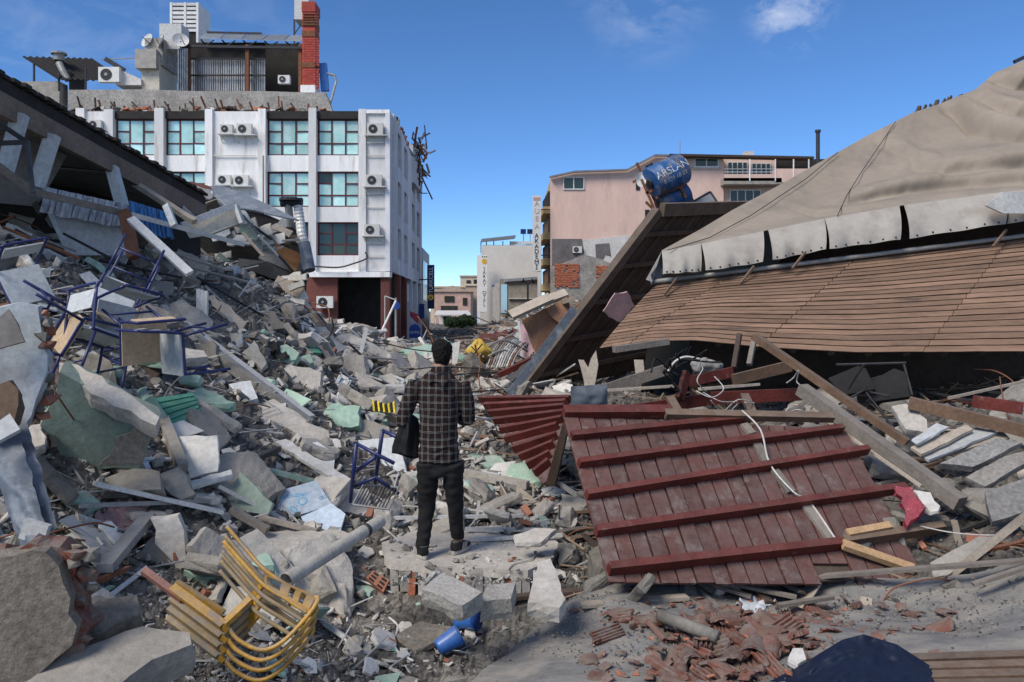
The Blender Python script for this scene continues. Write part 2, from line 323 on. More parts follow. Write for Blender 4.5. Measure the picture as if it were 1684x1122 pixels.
# ---------------------------------------------------------------- ground and rubble base
def ground_mats():
    m = bpy.data.materials.new('rubble_dust'); m.use_nodes = True; t = m.node_tree; nd = t.nodes; ln = t.links.new; b = nd['Principled BSDF']
    b.inputs['Roughness'].default_value = .95; b.inputs['Specular IOR Level'].default_value = .2
    ge = nd.new('ShaderNodeNewGeometry')
    a = nd.new('ShaderNodeTexNoise'); a.inputs['Scale'].default_value = 1.3; a.inputs['Detail'].default_value = 8; a.inputs['Roughness'].default_value = .7; ln(ge.outputs['Position'], a.inputs['Vector'])
    cr = nd.new('ShaderNodeValToRGB'); e = cr.color_ramp.elements; e[0].position = .3; e[0].color = (.045, .041, .037, 1); e[1].position = .72; e[1].color = (.25, .232, .205, 1)  # dirt tone darkened so the gaps between pieces read as deep shade
    x = cr.color_ramp.elements.new(.5); x.color = (.125, .115, .102, 1); ln(a.outputs['Fac'], cr.inputs['Fac'])
    v = nd.new('ShaderNodeTexVoronoi'); v.inputs['Scale'].default_value = 22; ln(ge.outputs['Position'], v.inputs['Vector'])
    sx = nd.new('ShaderNodeSeparateColor'); ln(v.outputs['Color'], sx.inputs[0])
    r = nd.new('ShaderNodeMapRange'); r.inputs[3].default_value = .6; r.inputs[4].default_value = 1.35; ln(sx.outputs[0], r.inputs[0])
    vm = nd.new('ShaderNodeVectorMath'); vm.operation = 'SCALE'; ln(cr.outputs['Color'], vm.inputs[0]); ln(r.outputs[0], vm.inputs['Scale'])
    ln(vm.outputs[0], b.inputs['Base Color'])
    n2 = nd.new('ShaderNodeTexNoise'); n2.inputs['Scale'].default_value = 40; n2.inputs['Detail'].default_value = 5; ln(ge.outputs['Position'], n2.inputs['Vector'])
    s = nd.new('ShaderNodeMath'); s.operation = 'SUBTRACT'; ln(n2.outputs['Fac'], s.inputs[0]); ln(v.outputs['Distance'], s.inputs[1])
    bp = nd.new('ShaderNodeBump'); bp.inputs['Strength'].default_value = .5; bp.inputs['Distance'].default_value = .02; ln(s.outputs[0], bp.inputs['Height']); ln(bp.outputs['Normal'], b.inputs['Normal'])
    MATS['rubble_dust'] = m
ground_mats()
mat('street', (.13, .125, .12), .95, .3, .2, .3, 0)
g = MB().add([(-900, -300, -.6), (900, -300, -.6), (900, 1500, -.6), (-900, 1500, -.6)], [(0, 1, 2, 3)]).build('ground', 'street'); tag(g, 'grey street ground reaching the horizon', kind='structure')
def build_rubble():
    pxs = np.concatenate([np.linspace(-3800, -420, 60), np.linspace(-400, 2100, 420), np.linspace(2120, 4800, 50)])
    ys = np.exp(np.linspace(math.log(2.2), math.log(149), 330))
    PX, YY = np.meshgrid(pxs, ys); X = (PX - CX) / F * YY
    Z = Hn(X.ravel(), YY.ravel()).reshape(X.shape)
    # small lumps
    Z += np.clip(YY / 10, .4, 2) * .03 * (np.sin(13 * X + 4 * np.sin(9 * YY)) * np.cos(11 * YY + 3 * np.sin(8 * X))) + nrg.normal(0, .012, X.shape) * np.clip(YY / 8, .5, 3)
    Z[-1] = -.7; Z[:, 0] = np.minimum(Z[:, 0], -.7); Z[:, -1] = np.minimum(Z[:, -1], -.7)
    V = np.stack([X.ravel(), YY.ravel(), Z.ravel()], 1); nc = len(pxs); nr = len(ys)
    i, j = np.meshgrid(np.arange(nc - 1), np.arange(nr - 1)); a = (j * nc + i).ravel()
    Fc = np.stack([a, a + 1, a + nc + 1, a + nc], 1)
    me = bpy.data.meshes.new('rubble_bed'); me.from_pydata(V.tolist(), [], Fc.tolist()); me.materials.append(MATS['rubble_dust'])
    o = bpy.data.objects.new('terrain', me); col.objects.link(o); tag(o, 'uneven bed of grey rubble dust filling the street', kind='structure')
build_rubble()
# ================================================================ buildings
def simple(name, c, rough=.6, metal=0.0, spec=.5):
    return mat(name, c, rough, .08, 1.5, 0, 0, metal, rnd=.06, speck=.05, spec=spec)
mat('facade_white', (.77, .765, .75), .85, .12, .6, .1, 0, speck=.08, streak=(2.2, 2.2, .3), hue=((.42, .385, .34), .55, .76, .8))
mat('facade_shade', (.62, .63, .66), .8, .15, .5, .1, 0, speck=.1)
mat('frame_maroon', (.10, .022, .028), .5, .15, 3, 0, 0, speck=.1)
mat('soot_and_shade', (.035, .032, .03), .9, .4, 1.5, .3, 0)  # burnt roof band; elsewhere the shade of recesses and openings put into the colour
mat('clinker', (.17, .062, .05), .85, .25, 3, .2, 0, speck=.3)
mat('pink_wall', (.66, .47, .395), .9, .1, .35, .06, 0, speck=.08, rnd=.02, streak=(1.2, 1.2, .35), hue=((.47, .345, .305), .54, .78, .4))
mat('ochre_wall', (.50, .36, .17), .9, .25, .8, .1, 0)
mat('brick_red', (.44, .15, .085), .9, .25, 1.2, .2, 0, speck=.4)
mat('stone_wall', (.36, .34, .31), .9, .35, 1.2, .6, 0, speck=.5, bscale=5)
mat('plaster_patch', (.60, .58, .55), .9, .15, .7, .1, 0)
mat('plaster_sooty', (.16, .15, .15), .9, .4, 1.0, .2, 0)
mat('hotel_white', (.66, .64, .61), .85, .1, .3, .05, 0, speck=.06)
mat('far_tan', (.46, .35, .27), .9, .15, .3, 0, 0); mat('far_cream', (.62, .52, .39), .9, .12, .3, 0, 0); mat('far_pink', (.55, .37, .30), .9, .15, .3, 0, 0)
mat('roof_metal', (.26, .28, .30), .5, .2, 1, .05, 0, metal=.3)
mat('corrugated', (.40, .41, .42), .5, .25, .8, .05, 0, metal=.3, hue=((.30, .20, .11), .55, .75, 1.2))
mat('cream_wall', (.58, .53, .44), .9, .12, .8, .1, 0)
mat('chimney_red', (.42, .07, .05), .75, .2, 2, .2, 0, speck=.4)
mat('tower_white', (.70, .70, .68), .7, .1, 1, .05, 0)
mat('ac_white', (.66, .65, .61), .5, .12, 2, .03, 0, hue=((.45, .38, .30), .6, .75, 3))
mat('sign_navy', (.012, .025, .085), .4, .1, 2, 0, 0); mat('sign_blue', (.02, .06, .26), .4, .1, 2, 0, 0)
mat('sign_yellow', (.75, .47, .05), .5, .1, 2, 0, 0); mat('sign_white', (.75, .75, .74), .5, .06, 1, 0, 0); mat('ink', (.03, .028, .028), .6, .1, 2, 0, 0); mat('ink_faint', (.50, .42, .40), .6, .1, 2, 0, 0)
mat('sign_pink', (.55, .09, .13), .5, .15, 2, 0, 0)
def glass(name, c, rough=.06, metal=.75):
    m = bpy.data.materials.new(name); m.use_nodes = True; b = m.node_tree.nodes['Principled BSDF']
    b.inputs['Base Color'].default_value = (*c, 1); b.inputs['Roughness'].default_value = rough; b.inputs['Metallic'].default_value = metal; MATS[name] = m
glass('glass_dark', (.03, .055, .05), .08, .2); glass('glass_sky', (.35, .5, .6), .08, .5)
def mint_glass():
    m = mat('glass_mint', (.50, .76, .65), .15, .35, .35, .0, 0, .25, rnd=.28, speck=.1, spec=.6, hue=((.62, .76, .69), .5, .68, .5)); return m  # paler patches put mirrored white clouds into the pane colour
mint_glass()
# ---- white office building: front in a plane at 50 m, side along the street
YF = 50.0
def wx(px): return (px - CX) / F * YF
def wz(py): return CZ + (HY - py) / F * YF
wb = thing('office_building', 'white office block with mint green windows and a ruined rooftop', 'building', (wx(400), YF + 10, -.5))
XL, XR = wx(-40), wx(642); ZT = wz(182)
def side_x(y): return XR + .15 - .04 * (y - YF)
# dark core behind the window openings, side wall and floors
MB().prism([Vector((XL + .2, YF + .9, wz(447))), Vector((XR - .25, YF + .9, wz(447))), Vector((side_x(75) - .4, 75, wz(447))), Vector((XL + .2, 75, wz(447)))], (0, 0, ZT - wz(447) - .15)).build('interior', 'soot_and_shade', wb)
for nm, y0, y1 in (('roof_band', 182, 194.5), ('spandrel', 255, 281.5), ('spandrel', 340, 365), ('fascia', 420, 447)):
    m = 'soot_and_shade' if nm == 'roof_band' else 'facade_white'
    MB().box((XL, YF + .12, wz(y1)), (wx(602), YF + .85, wz(y0))).build(nm, m, wb)
pil = [(58, 64), (126, 140), (172, 187), (255, 270), (338, 350), (425, 437.5), (508, 520.5), (590, 602)]
for a, b in pil: MB().box((wx(a), YF - .12, wz(452)), (wx(b), YF + .8, wz(180 + rng.uniform(-2, 2)))).build('pillar', 'facade_white', wb)
# solid bays with plaster
for a, b in ((140.2, 171.8), (350.2, 424.8), (602.2, 641)):
    MB().box((wx(a), YF + .05, wz(446.5)), (wx(b), YF + .8, wz(183))).build('blank_bay', 'facade_white', wb)
MB().box((wx(602.3), YF - .1, wz(187)), (wx(641), YF + .045, wz(181))).build('coping', 'facade_white', wb)
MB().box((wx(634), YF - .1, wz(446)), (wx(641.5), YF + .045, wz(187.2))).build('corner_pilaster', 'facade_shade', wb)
MB().box((wx(510), YF - .2, wz(456)), (wx(641.5), YF + .8, wz(447.3))).build('soffit_beam', 'facade_white', wb)
def office_window(x0, x1, y0, y1, dark=False):
    X0, X1, Z1, Z0 = wx(x0), wx(x1), wz(y0), wz(y1); yy = YF + .3; t = .09
    f = MB(); w3 = (X1 - X0) / 3; h3 = (Z1 - Z0) / 3
    f.box((X0, yy, Z0), (X1, yy + .12, Z0 + t)); f.box((X0, yy, Z1 - t), (X1, yy + .12, Z1))
    zs0, zs1 = Z0 + t, Z1 - t
    for k in range(4):
        c = X0 + w3 * k + (t / 2 if k == 0 else -t / 2 if k == 3 else 0); f.box((c - t / 2, yy, zs0), (c + t / 2, yy + .12, zs1))
    cells = []
    for k in range(3):
        a, b = X0 + w3 * k + t / 2, X0 + w3 * (k + 1) - t / 2
        if k == 0: a += t / 2
        if k == 2: b -= t / 2
        f.box((a, yy + .003, Z0 + h3 - t / 2), (b, yy + .117, Z0 + h3 + t / 2))
        if k != 1: f.box((a, yy + .003, Z0 + 2 * h3 - t / 2), (b, yy + .117, Z0 + 2 * h3 + t / 2))
        rows = [(Z0 + t, Z0 + h3 - t / 2), (Z0 + h3 + t / 2, Z0 + 2 * h3 - t / 2), (Z0 + 2 * h3 + t / 2, Z1 - t)] if k != 1 else [(Z0 + t, Z0 + h3 - t / 2), (Z0 + h3 + t / 2, Z1 - t)]
        cells += [(a, b, c, d) for c, d in rows]
    w_ = f.build('window', 'frame_maroon', wb)
    for a, b, c, d in cells:
        q = rng.uniform(-.02, .02); q2 = rng.uniform(-.02, .02)
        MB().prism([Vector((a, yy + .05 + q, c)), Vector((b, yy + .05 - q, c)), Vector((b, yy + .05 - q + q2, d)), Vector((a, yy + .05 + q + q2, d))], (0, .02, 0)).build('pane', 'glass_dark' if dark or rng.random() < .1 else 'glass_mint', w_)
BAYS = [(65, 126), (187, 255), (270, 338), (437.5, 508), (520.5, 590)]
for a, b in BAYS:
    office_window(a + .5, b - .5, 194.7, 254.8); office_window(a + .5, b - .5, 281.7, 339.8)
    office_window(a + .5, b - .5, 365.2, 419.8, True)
# street side wall: panels between dark window slots
slots = [(53.2, 55.6), (57.7, 60.5), (64.1, 67.0), (69.2, 72.9)]
ye = [YF + .8] + [v for s in slots for v in s] + [75.0]
zf = [(wz(447), wz(420)), (wz(365), wz(340)), (wz(281.5), wz(255)), (wz(195), ZT)]
for i in range(0, len(ye), 2):
    a, b = ye[i], ye[i + 1]
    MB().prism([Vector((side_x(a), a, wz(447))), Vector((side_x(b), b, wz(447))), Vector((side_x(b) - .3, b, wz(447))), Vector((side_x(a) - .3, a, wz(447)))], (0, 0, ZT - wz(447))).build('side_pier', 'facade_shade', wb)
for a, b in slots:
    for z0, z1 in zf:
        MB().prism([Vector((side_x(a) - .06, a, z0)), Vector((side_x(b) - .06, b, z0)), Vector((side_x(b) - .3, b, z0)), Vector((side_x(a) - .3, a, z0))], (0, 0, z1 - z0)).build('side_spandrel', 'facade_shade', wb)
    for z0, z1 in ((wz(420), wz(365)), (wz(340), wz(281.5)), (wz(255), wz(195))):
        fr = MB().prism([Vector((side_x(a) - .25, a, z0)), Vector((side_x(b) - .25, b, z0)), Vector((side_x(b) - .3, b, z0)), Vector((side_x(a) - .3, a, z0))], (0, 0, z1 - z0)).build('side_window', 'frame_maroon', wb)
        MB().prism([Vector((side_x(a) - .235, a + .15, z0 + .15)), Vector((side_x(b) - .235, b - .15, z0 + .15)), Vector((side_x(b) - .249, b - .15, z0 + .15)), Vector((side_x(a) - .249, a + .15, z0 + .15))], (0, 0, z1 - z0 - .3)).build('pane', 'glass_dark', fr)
# ground floor: recessed shop, clinker walls and corner column
zg = -.55
MB().box((wx(626), YF + .0, zg), (wx(640.5), YF + .75, wz(456.2))).build('corner_column', 'clinker', wb)
MB().box((wx(420), YF + .3, zg), (wx(553), YF + .6, wz(456.2))).build('shop_wall', 'clinker', wb)
MB().box((XL + .3, YF + 4.2, zg), (XR - .4, YF + 4.5, wz(447.5))).build('shop_back_wall', 'soot_and_shade', wb)
MB().box((XL + .3, YF + .61, zg), (wx(420), YF + .8, wz(448))).build('shop_side_wall', 'soot_and_shade', wb)
for yy in (54.5, 59, 64, 69.5, 74.3):
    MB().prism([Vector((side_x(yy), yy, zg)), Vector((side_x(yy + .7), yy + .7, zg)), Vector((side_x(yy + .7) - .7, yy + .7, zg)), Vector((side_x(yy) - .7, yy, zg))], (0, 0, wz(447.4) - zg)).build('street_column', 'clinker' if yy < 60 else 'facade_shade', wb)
MB().prism([Vector((side_x(55) - 1.2, 55, zg)), Vector((side_x(74) - 1.2, 74, zg)), Vector((side_x(74) - 1.5, 74, zg)), Vector((side_x(55) - 1.5, 55, zg))], (0, 0, wz(447.4) - zg)).build('arcade_wall', 'soot_and_shade', wb)
# drain pipes
for x in (205, 216, 374): pass
MB().tube([P(433, 256, 49.7), P(433, 350, 49.7), P(433, 440, 49.7)], .05).build('drain_pipe', 'metal_grey', wb)
MB().tube(curve([P(516, 438, 49.55), P(555, 440, 49.5), P(580, 434, 49.5), P(603, 425, 49.6), P(601, 415, 49.7)], 5), .05).build('hanging_cable', 'metal_dark', wb)
# roof slab and ragged upper storey
MB().box((XL, YF + .9, ZT - .14), (XR - .3, 74, ZT + .05)).build('roof_slab', 'concrete', wb)
mb = MB(); mb.prism([P(112, 177, 52.5), P(112, 148, 52.5), P(230, 147, 52.5), P(320, 150, 52.5), P(430, 150, 52.5), P(496, 152, 52.5), P(535, 152, 52.5), P(547, 184, 52.5), P(112, 186, 52.5)], (0, .5, 0)); mb.build('parapet_wall', 'stone_wall', wb)
# rooftop room
MB().box(P(293, 152, 54), P(437, 72, 54.25)).build('back_sheet', 'soot_and_shade', wb)
for k in range(38):                               # corrugated cladding, one sheet rib each
    a = 296 + k * 3.7
    if a > 434: break
    MB().prism([P(a, 150, 53.9), P(a + 1.2, 150, 53.82), P(a + 2.4, 150, 53.82), P(a + 3.6, 150, 53.9), P(a + 3.6, 150, 53.98), P(a, 150, 53.98)], (0, 0, (150 - 97) / F * 53.9)).build('cladding_sheet', 'corrugated', wb)
for k in range(5):
    a = 292 + k * 3.5
    MB().prism([P(a, 152, 52.9), P(a + 1.2, 152, 52.82), P(a + 2.4, 152, 52.82), P(a + 3.4, 152, 52.9), P(a + 3.4, 152, 52.98), P(a, 152, 52.98)], (0, 0, (152 - 80) / F * 52.9)).build('cladding_sheet', 'metal_blue', wb)
for y in (97, 124): MB().beam(P(290, y, 53.6), P(437, y, 53.6), .08, .1).build('cladding_rail', 'metal_dark', wb)
for x in (310, 407, 494): MB().beam(P(x, 152, 53.4), P(x, 74, 53.4), .22, .22).build('post', 'rust', wb)
MB().box(P(437, 152, 57), P(497, 74, 57.3)).build('back_sheet', 'soot_and_shade', wb)
MB().beam(P(296, 76, 53.2), P(498, 79, 53.2), .14, .16).build('eaves_beam', 'metal_dark', wb)
MB().beam(P(340, 53, 55), P(430, 55, 55), .1, .1).build('ridge_rail', 'metal_dark', wb)
for k in range(5):
    a = 328 + k * 35
    MB().prism([P(a, 63.5 + k, 53.4), P(a + 34, 64.2 + k, 53.4), P(a + 43, 56 + k, 55.4), P(a + 11, 55.5 + k, 55.4)], (0, 0, .06)).build('roof_pane', 'roof_metal', wb)
    MB().beam(P(a + 2, 65 + k, 53.5), P(a + 14, 78, 54.4), .07, .07).build('strut', 'metal_dark', wb)
    MB().beam(P(a + 24, 66 + k, 53.5), P(a + 6, 78, 53.6), .06, .06).build('strut', 'metal_dark', wb)
MB().box(P(233, 152, 53.2), P(291, 112, 56)).build('stair_head', 'cream_wall', wb)
MB().box(P(222, 112, 52.8), P(293, 107.5, 56.3)).build('stair_head_slab', 'concrete_light', wb)
MB().box(P(238, 107.3, 53.3), P(291, 81, 55.6)).build('tank_room', 'stone_wall', wb)
# red chimney with tiles, cap, blue sheet, stays
ch = thing('chimney', 'tall red brick clad chimney on the rooftop of the white office block', 'chimney', P(514, 152, 53.5))
MB().box(P(497, 150, 53), P(525, 19, 54.2)).build('shaft', 'chimney_red', ch)
MB().box(P(496, 19, 52.95), P(526.5, 15.5, 54.35)).build('cap', 'chimney_red', ch)
for k in range(5): MB().box(P(498, 22 + k * 4.5, 52.9), P(524.5, 24.2 + k * 4.5, 52.99)).build('louvre', 'rust', ch)
for y in (43, 60, 111): MB().box(P(496.4, y, 52.95), P(525.6, y + 1.2, 54.25)).build('band', 'rust', ch)
for r_ in range(22):                              # tile relief in courses
    for c_ in range(5):
        x0 = 498.4 + c_ * 5.3 + (r_ % 2) * 1.2; y0 = 62.5 + r_ * 3.9
        if y0 > 145 or 107 < y0 < 112.5: continue
        MB().box(P(x0, y0, 52.982), P(x0 + 4.2, y0 + 2.9, 52.998)).build('tile', 'chimney_red', ch)
MB().box(P(494, 152.5, 52.8), P(527, 150.2, 54.3)).build('base_plate', 'facade_white', ch)
tag(MB().beam(P(531, 105, 53.6), P(535, 150, 53.6), .35, .5).build('sheet', 'plastic_blue'), 'blue plastic sheet folded against the red rooftop chimney', 'sheet')
tag(MB().tube([P(537, 121, 53.5), P(550, 124, 53.5), P(553, 134, 53.5), P(540, 182, 53.2)], .08).build('bent_pipe', 'metal_grey'), 'bent steel pipe beside the red rooftop chimney', 'pipe')
tw = thing('vent_tower', 'square louvred white tower above the satellite dishes', 'tower', P(305, 60, 58))
TX0, TX1, TZ0, TZ1 = P(280, 0, 57).x, P(326, 0, 57).x, P(0, 52, 57).z, P(0, 5, 57).z
MB().box((TX0 + .1, 57.1, TZ0 - 2), (TX1 - .1, 59.1, TZ1 - .1)).build('core', 'soot_and_shade', tw)
for k in range(7):
    z = TZ0 + (TZ1 - TZ0) * k / 6.6; MB().box((TX0, 57, z), (TX1, 59.2, z + .2)).build('louvre', 'tower_white', tw)
for x in (TX0, (TX0 + TX1) / 2, TX1 - .12): MB().box((x - .02, 56.97, TZ0 - 2.2), (x + .14, 59.23, TZ1 + .03)).build('corner_post', 'tower_white', tw)
t2 = thing('vent_tower', 'white ribbed stack on stilts behind the red rooftop chimney', 'tower', P(500, 60, 57))
MB().box(P(484, 32, 56.5), P(516, -30, 58)).build('shell', 'tower_white', t2)
for a in (484, 500, 515): MB().beam(P(a, 80, 56.6), P(a, 32, 56.6), .1, .1).build('leg', 'metal_dark', t2)
MB().beam(P(485, 55, 56.55), P(500, 34, 56.55), .06, .06).build('brace', 'metal_dark', t2)
def dish(px, py, Y, r, label, yaw):
    d = thing('satellite_dish', label, 'satellite dish', P(px, py + 14, Y), 'satellite dishes on the roof of the white office block')
    c = P(px, py, Y); q = Vector((math.sin(yaw), -math.cos(yaw), .35)).normalized(); a = q.orthogonal().normalized(); b = q.cross(a); mb = MB()
    mb.grid(lambda u, v: c + (a * math.cos(2 * math.pi * u) + b * math.sin(2 * math.pi * u)) * r * v + q * (.28 * r * v * v), 20, 5).build('bowl', 'tower_white', d, True)
    MB().tube([c - b * r * .9 if b.z > 0 else c + b * r * .9, c + q * r * .9], .025).build('feed_arm', 'metal_dark', d)
    MB().tube([c, P(px, py + 14, Y)], .04).build('mast', 'metal_dark', d)
dish(244, 68, 53.5, .5, 'round satellite dish standing alone at the end of the stone tank room', -.5)
dish(268, 68, 53.2, .5, 'satellite dish on the end of the white rooftop tank beside the louvred tower', -1.0)
dish(297, 68, 53.0, .52, 'satellite dish in front of the white tank, beside the rooftop panes', .4)
tk = MB(); tk.box(P(262, 80.8, 53.9), P(311, 50, 55.2)); tag(tk.build('water_tank', 'tower_white'), 'boxy white water tank below the louvred rooftop tower', 'tank')
# left rooftop canopy
cn = thing('roof_canopy', 'black corrugated canopy on thin posts at the rooftop edge', 'canopy', P(110, 150, 53))
A, B, C_, D = P(37, 94, 53), P(150, 97, 56), P(205, 134, 55.5), P(95, 131, 52.2)
def can(u, v):
    p = A.lerp(B, u).lerp(D.lerp(C_, u), v); p.z += .05 * math.sin(u * 70); return p
mb = MB().grid(can, 120, 2); mb2 = MB(); mb2.v = mb.v + [v + Vector((0, 0, .04)) for v in mb.v]; n_ = len(mb.v); mb2.f = mb.f + [[i + n_ for i in f][::-1] for f in mb.f]; mb2.build('roof_sheet', 'black', cn)
for x, y0, y1, Y in ((56, 138, 104, 53), (97, 150, 118, 52.5), (141, 172, 110, 53)): MB().beam(P(x, y0, Y), P(x, y1, Y), .1, .1).build('post', 'metal_dark', cn)
MB().tube([P(97, 100, 53.6), P(97, 86, 53.6)], .35, 12).build('vent_pipe', 'metal_grey', cn); MB().tube([P(97, 90, 53.6), P(97, 87, 53.6)], .5, 12).build('vent_cap', 'metal_grey', cn)
MB().tube([P(97, 104, 53.1), P(104, 118, 53), P(112, 132, 53)], .22, 10).build('duct', 'metal_grey', cn)
MB().box(P(114, 170, 53), P(140, 132, 55)).build('cabin', 'wood_dark', cn)
MB().box(P(30, 184, 52.6), P(111.5, 141, 53.6)).build('low_wall', 'concrete', cn)
tag(MB().prism([P(190, 140, 53), P(190, 112, 53), P(232, 130, 53), P(232, 140, 53)], (0, 1.5, 0)).build('gable_wall', 'plaster_patch'), 'small grey gable wall behind the rooftop air conditioner', 'wall')
tag(MB().beam(P(166, 98, 53.8), P(236, 95, 53.8), .06, .06).build('rooftop_rail', 'metal_grey'), 'thin steel rail reaching from canopy to stone tank room', 'rail')
tag(MB().beam(P(173, 97, 53.2), P(205, 116, 53.2), .15, .3).build('fallen_beam', 'metal_dark'), 'short black beam fallen slantwise on the rooftop', 'beam')
# air conditioners
def ac(px, py, Y, wpx, label, fans=1, bracket=True):
    wd = wpx / F * Y; ht = wd * .72
    a = thing('air_conditioner', label, 'air conditioner', P(px, py, Y) - Vector((0, 0, ht / 2)), 'air conditioner outdoor units on facades')
    c = P(px, py, Y); X0, X1, Z0, Z1 = c.x - wd / 2, c.x + wd / 2, c.z - ht / 2, c.z + ht / 2
    MB().box((X0, Y - .35, Z0), (X1, Y, Z1)).build('casing', 'ac_white', a)
    fc = Vector((c.x - wd * .12, Y - .352, c.z)); r = ht * .38
    MB().tube([fc, fc - Vector((0, .03, 0))], r, 20).build('fan_grille', 'metal_dark', a)
    MB().tube([fc - Vector((0, .031, 0)), fc - Vector((0, .05, 0))], r * .3, 10).build('fan_hub', 'metal_grey', a)
    if bracket:
        b = MB(); b.box((X0 - .15, Y - .4, Z0 - .07), (X1 + .25, Y + .1, Z0 - .01)); b.beam((X0, Y - .35, Z0 - .07), (X0, Y + .1, Z0 - .5), .04, .04); b.beam((X1, Y - .35, Z0 - .07), (X1, Y + .1, Z0 - .5), .04, .04); b.build('bracket', 'metal_white', a)
wall = 'air conditioner on the white office block, %s'
ac(138, 207, YF - .05, 21, wall % 'canopy pair, farther from the windows'); ac(160, 207, YF - .05, 21, wall % 'canopy pair, nearer the windows')
ac(375, 214, YF - .05, 20, wall % 'upper bracket, farther from the drain pipe'); ac(404, 214, YF - .05, 24, wall % 'upper bracket, beside the drain pipe')
ac(371, 297, YF - .05, 22, wall % 'lower bracket, farther from the drain pipe'); ac(399, 298, YF - .05, 24, wall % 'lower bracket, beside the drain pipe')
ac(618, 214, YF - .05, 26, wall % 'top of the column of three by the corner'); ac(616, 298, YF - .05, 26, wall % 'middle of the column of three by the corner'); ac(613, 379, YF - .05, 25, wall % 'bottom of the column of three by the corner')
ac(536, 497, YF + .1, 27, 'white air conditioner on the dark clinker wall beside the shop', bracket=False)
ac(183, 125, 53, 34, 'large beige air conditioner standing on the ruined rooftop', bracket=False)
ac(469, 133, 53.5, 19, 'tall air conditioner in the dark rooftop opening by the red chimney', bracket=False)
for x0, x1, ys in ((603.5, 633, (235, 256, 319, 340, 400, 421)), (348, 421, (256,))):
    for y in ys: tag(MB().beam(P(x0, y, YF - .06), P(x1, y, YF - .06), .05, .05).build('conduit', 'metal_white'), 'thin white conduit running level along the white office facade', 'conduit', 'conduits on the white office facade')
# roof-edge ruins: broken lumps and rafters
for k in range(130):
    x = 96 + k * 3.4 + rng.uniform(-4, 4); s = rng.uniform(.12, .38); c = P(x, 181, 51) + Vector((0, rng.uniform(-.6, .9), 0)); c.z = ZT + .05 + (max(0, c.y - 51.2) * rng.uniform(0, .7) if c.y > 51.2 else 0)
    mb = MB(); pts = [Vector((rng.uniform(-s, s), rng.uniform(-s, s), rng.uniform(0, s * 1.1))) for _ in range(12)]
    bm = bmesh.new(); [bm.verts.new(c + p) for p in pts]; bmesh.ops.convex_hull(bm, input=bm.verts); bm.verts.index_update()
    used = [v for v in bm.verts if v.link_faces]; ix = {v: i for i, v in enumerate(used)}
    mb.add([v.co.copy() for v in used], [[ix[v] for v in f.verts] for f in bm.faces]); bm.free()
    tag(mb.build('rooftop_lump', rng.choice(['concrete', 'brick_red', 'concrete_dark', 'plaster_white', 'rust', 'wood_dark'])), 'broken masonry lump on the roof edge of the white office block', 'rubble', 'lumps along the roof edge')
for k in range(40):
    x = 130 + k * 10 + rng.uniform(-5, 5); L_ = rng.uniform(.6, 1.3)
    p = P(x, 176, 51.8); p.z = ZT + .1; d = Vector((rng.uniform(-.7, .1), rng.uniform(-.3, .3), rng.uniform(.5, 1))).normalized() * L_
    tag(MB().beam(p, p + d, .08, .1).build('broken_rafter', rng.choice(['wood_dark', 'rust', 'wood_brown'])), 'snapped rafter sticking up from the roof edge of the office block', 'rafter', 'rafters on the roof edge')
# torn metal hanging from the far corner of the side wall
tm = thing('torn_truss', 'mangled dark steel and boards hanging off the far roof corner', 'wreckage', P(690, 300, 70))
for k in range(60):
    a = P(691 + rng.gauss(0, 7), 255 + rng.gauss(0, 20), rng.uniform(64, 68)); b = a + Vector((rng.uniform(-.8, .8), rng.uniform(-.6, .6), rng.uniform(-1.3, .7)))
    MB().beam(a, b, rng.uniform(.05, .2), rng.uniform(.04, .1)).build('bent_strip', rng.choice(['metal_dark', 'rust', 'metal_dark', 'wood_dark', 'metal_grey']), tm)
MB().tube([P(698, 206, 66), P(702, 245, 66)], .05).build('aerial', 'metal_dark', tm)
MB().beam(P(693, 290, 66), P(711, 328, 66), .12, .12).build('hanging_bar', 'wood_dark', tm)
MB().tube([P(692, 318, 66), P(703, 318, 66)], .04).build('hanging_bar', 'metal_dark', tm)
MB().prism([P(668, 300, 64), P(668, 236, 64), P(679, 238, 64), P(681, 300, 64)], (0, 6, 0)).build('wall_stub', 'facade_shade', tm)
for k in range(14):
    x = 648 + k * 2.2; Yk = 53 + k * .95; c = P(x, 0, Yk); c.z = ZT
    tag(MB().beam(c, c + Vector((rng.uniform(-.2, .3), rng.uniform(-.4, .4), rng.uniform(.2, .8))), .1, .2).build('broken_rafter', rng.choice(['rust', 'concrete', 'wood_dark'])), 'snapped stub on the street side roof edge of the office block', 'rafter', 'stubs on the street side roof edge')
# ---- signs along the street side
sg = thing('projecting_sign', 'tall navy shop sign with sideways lettering and yellow emblem', 'sign', P(708, 560, 72))
MB().box(P(703, 508, 71.8), P(714.5, 436, 72.1)).build('panel', 'sign_navy', sg)
text_part('lettering', 'TURKCELL', .5, 'sign_white', sg, frame_mat(P(709, 461, 71.78), (0, 0, 1), (-1, 0, 0)))
text_part('emblem', 'e', .5, 'sign_navy', sg, frame_mat(P(708, 489, 71.69), (1, 0, 0), (0, 0, 1)), .005)
MB().tube([P(708, 489, 71.79), P(708, 489, 71.7)], .28, 14).build('emblem_disc', 'sign_yellow', sg)
MB().beam(P(703.2, 460, 72), P(690, 460, 72.5), .1, .1).build('bracket', 'metal_dark', sg)
h1 = thing('hotel_sign', 'small blue hotel sign with arched white lettering on a post', 'sign', P(681, 578, 56))
MB().prism([P(673, 556, 55.8), P(673, 540, 55.8), P(676, 535, 55.8), P(682, 533, 55.8), P(688, 535, 55.8), P(691, 540, 55.8), P(691, 556, 55.8)], (0, .15, 0)).build('board', 'sign_blue', h1)
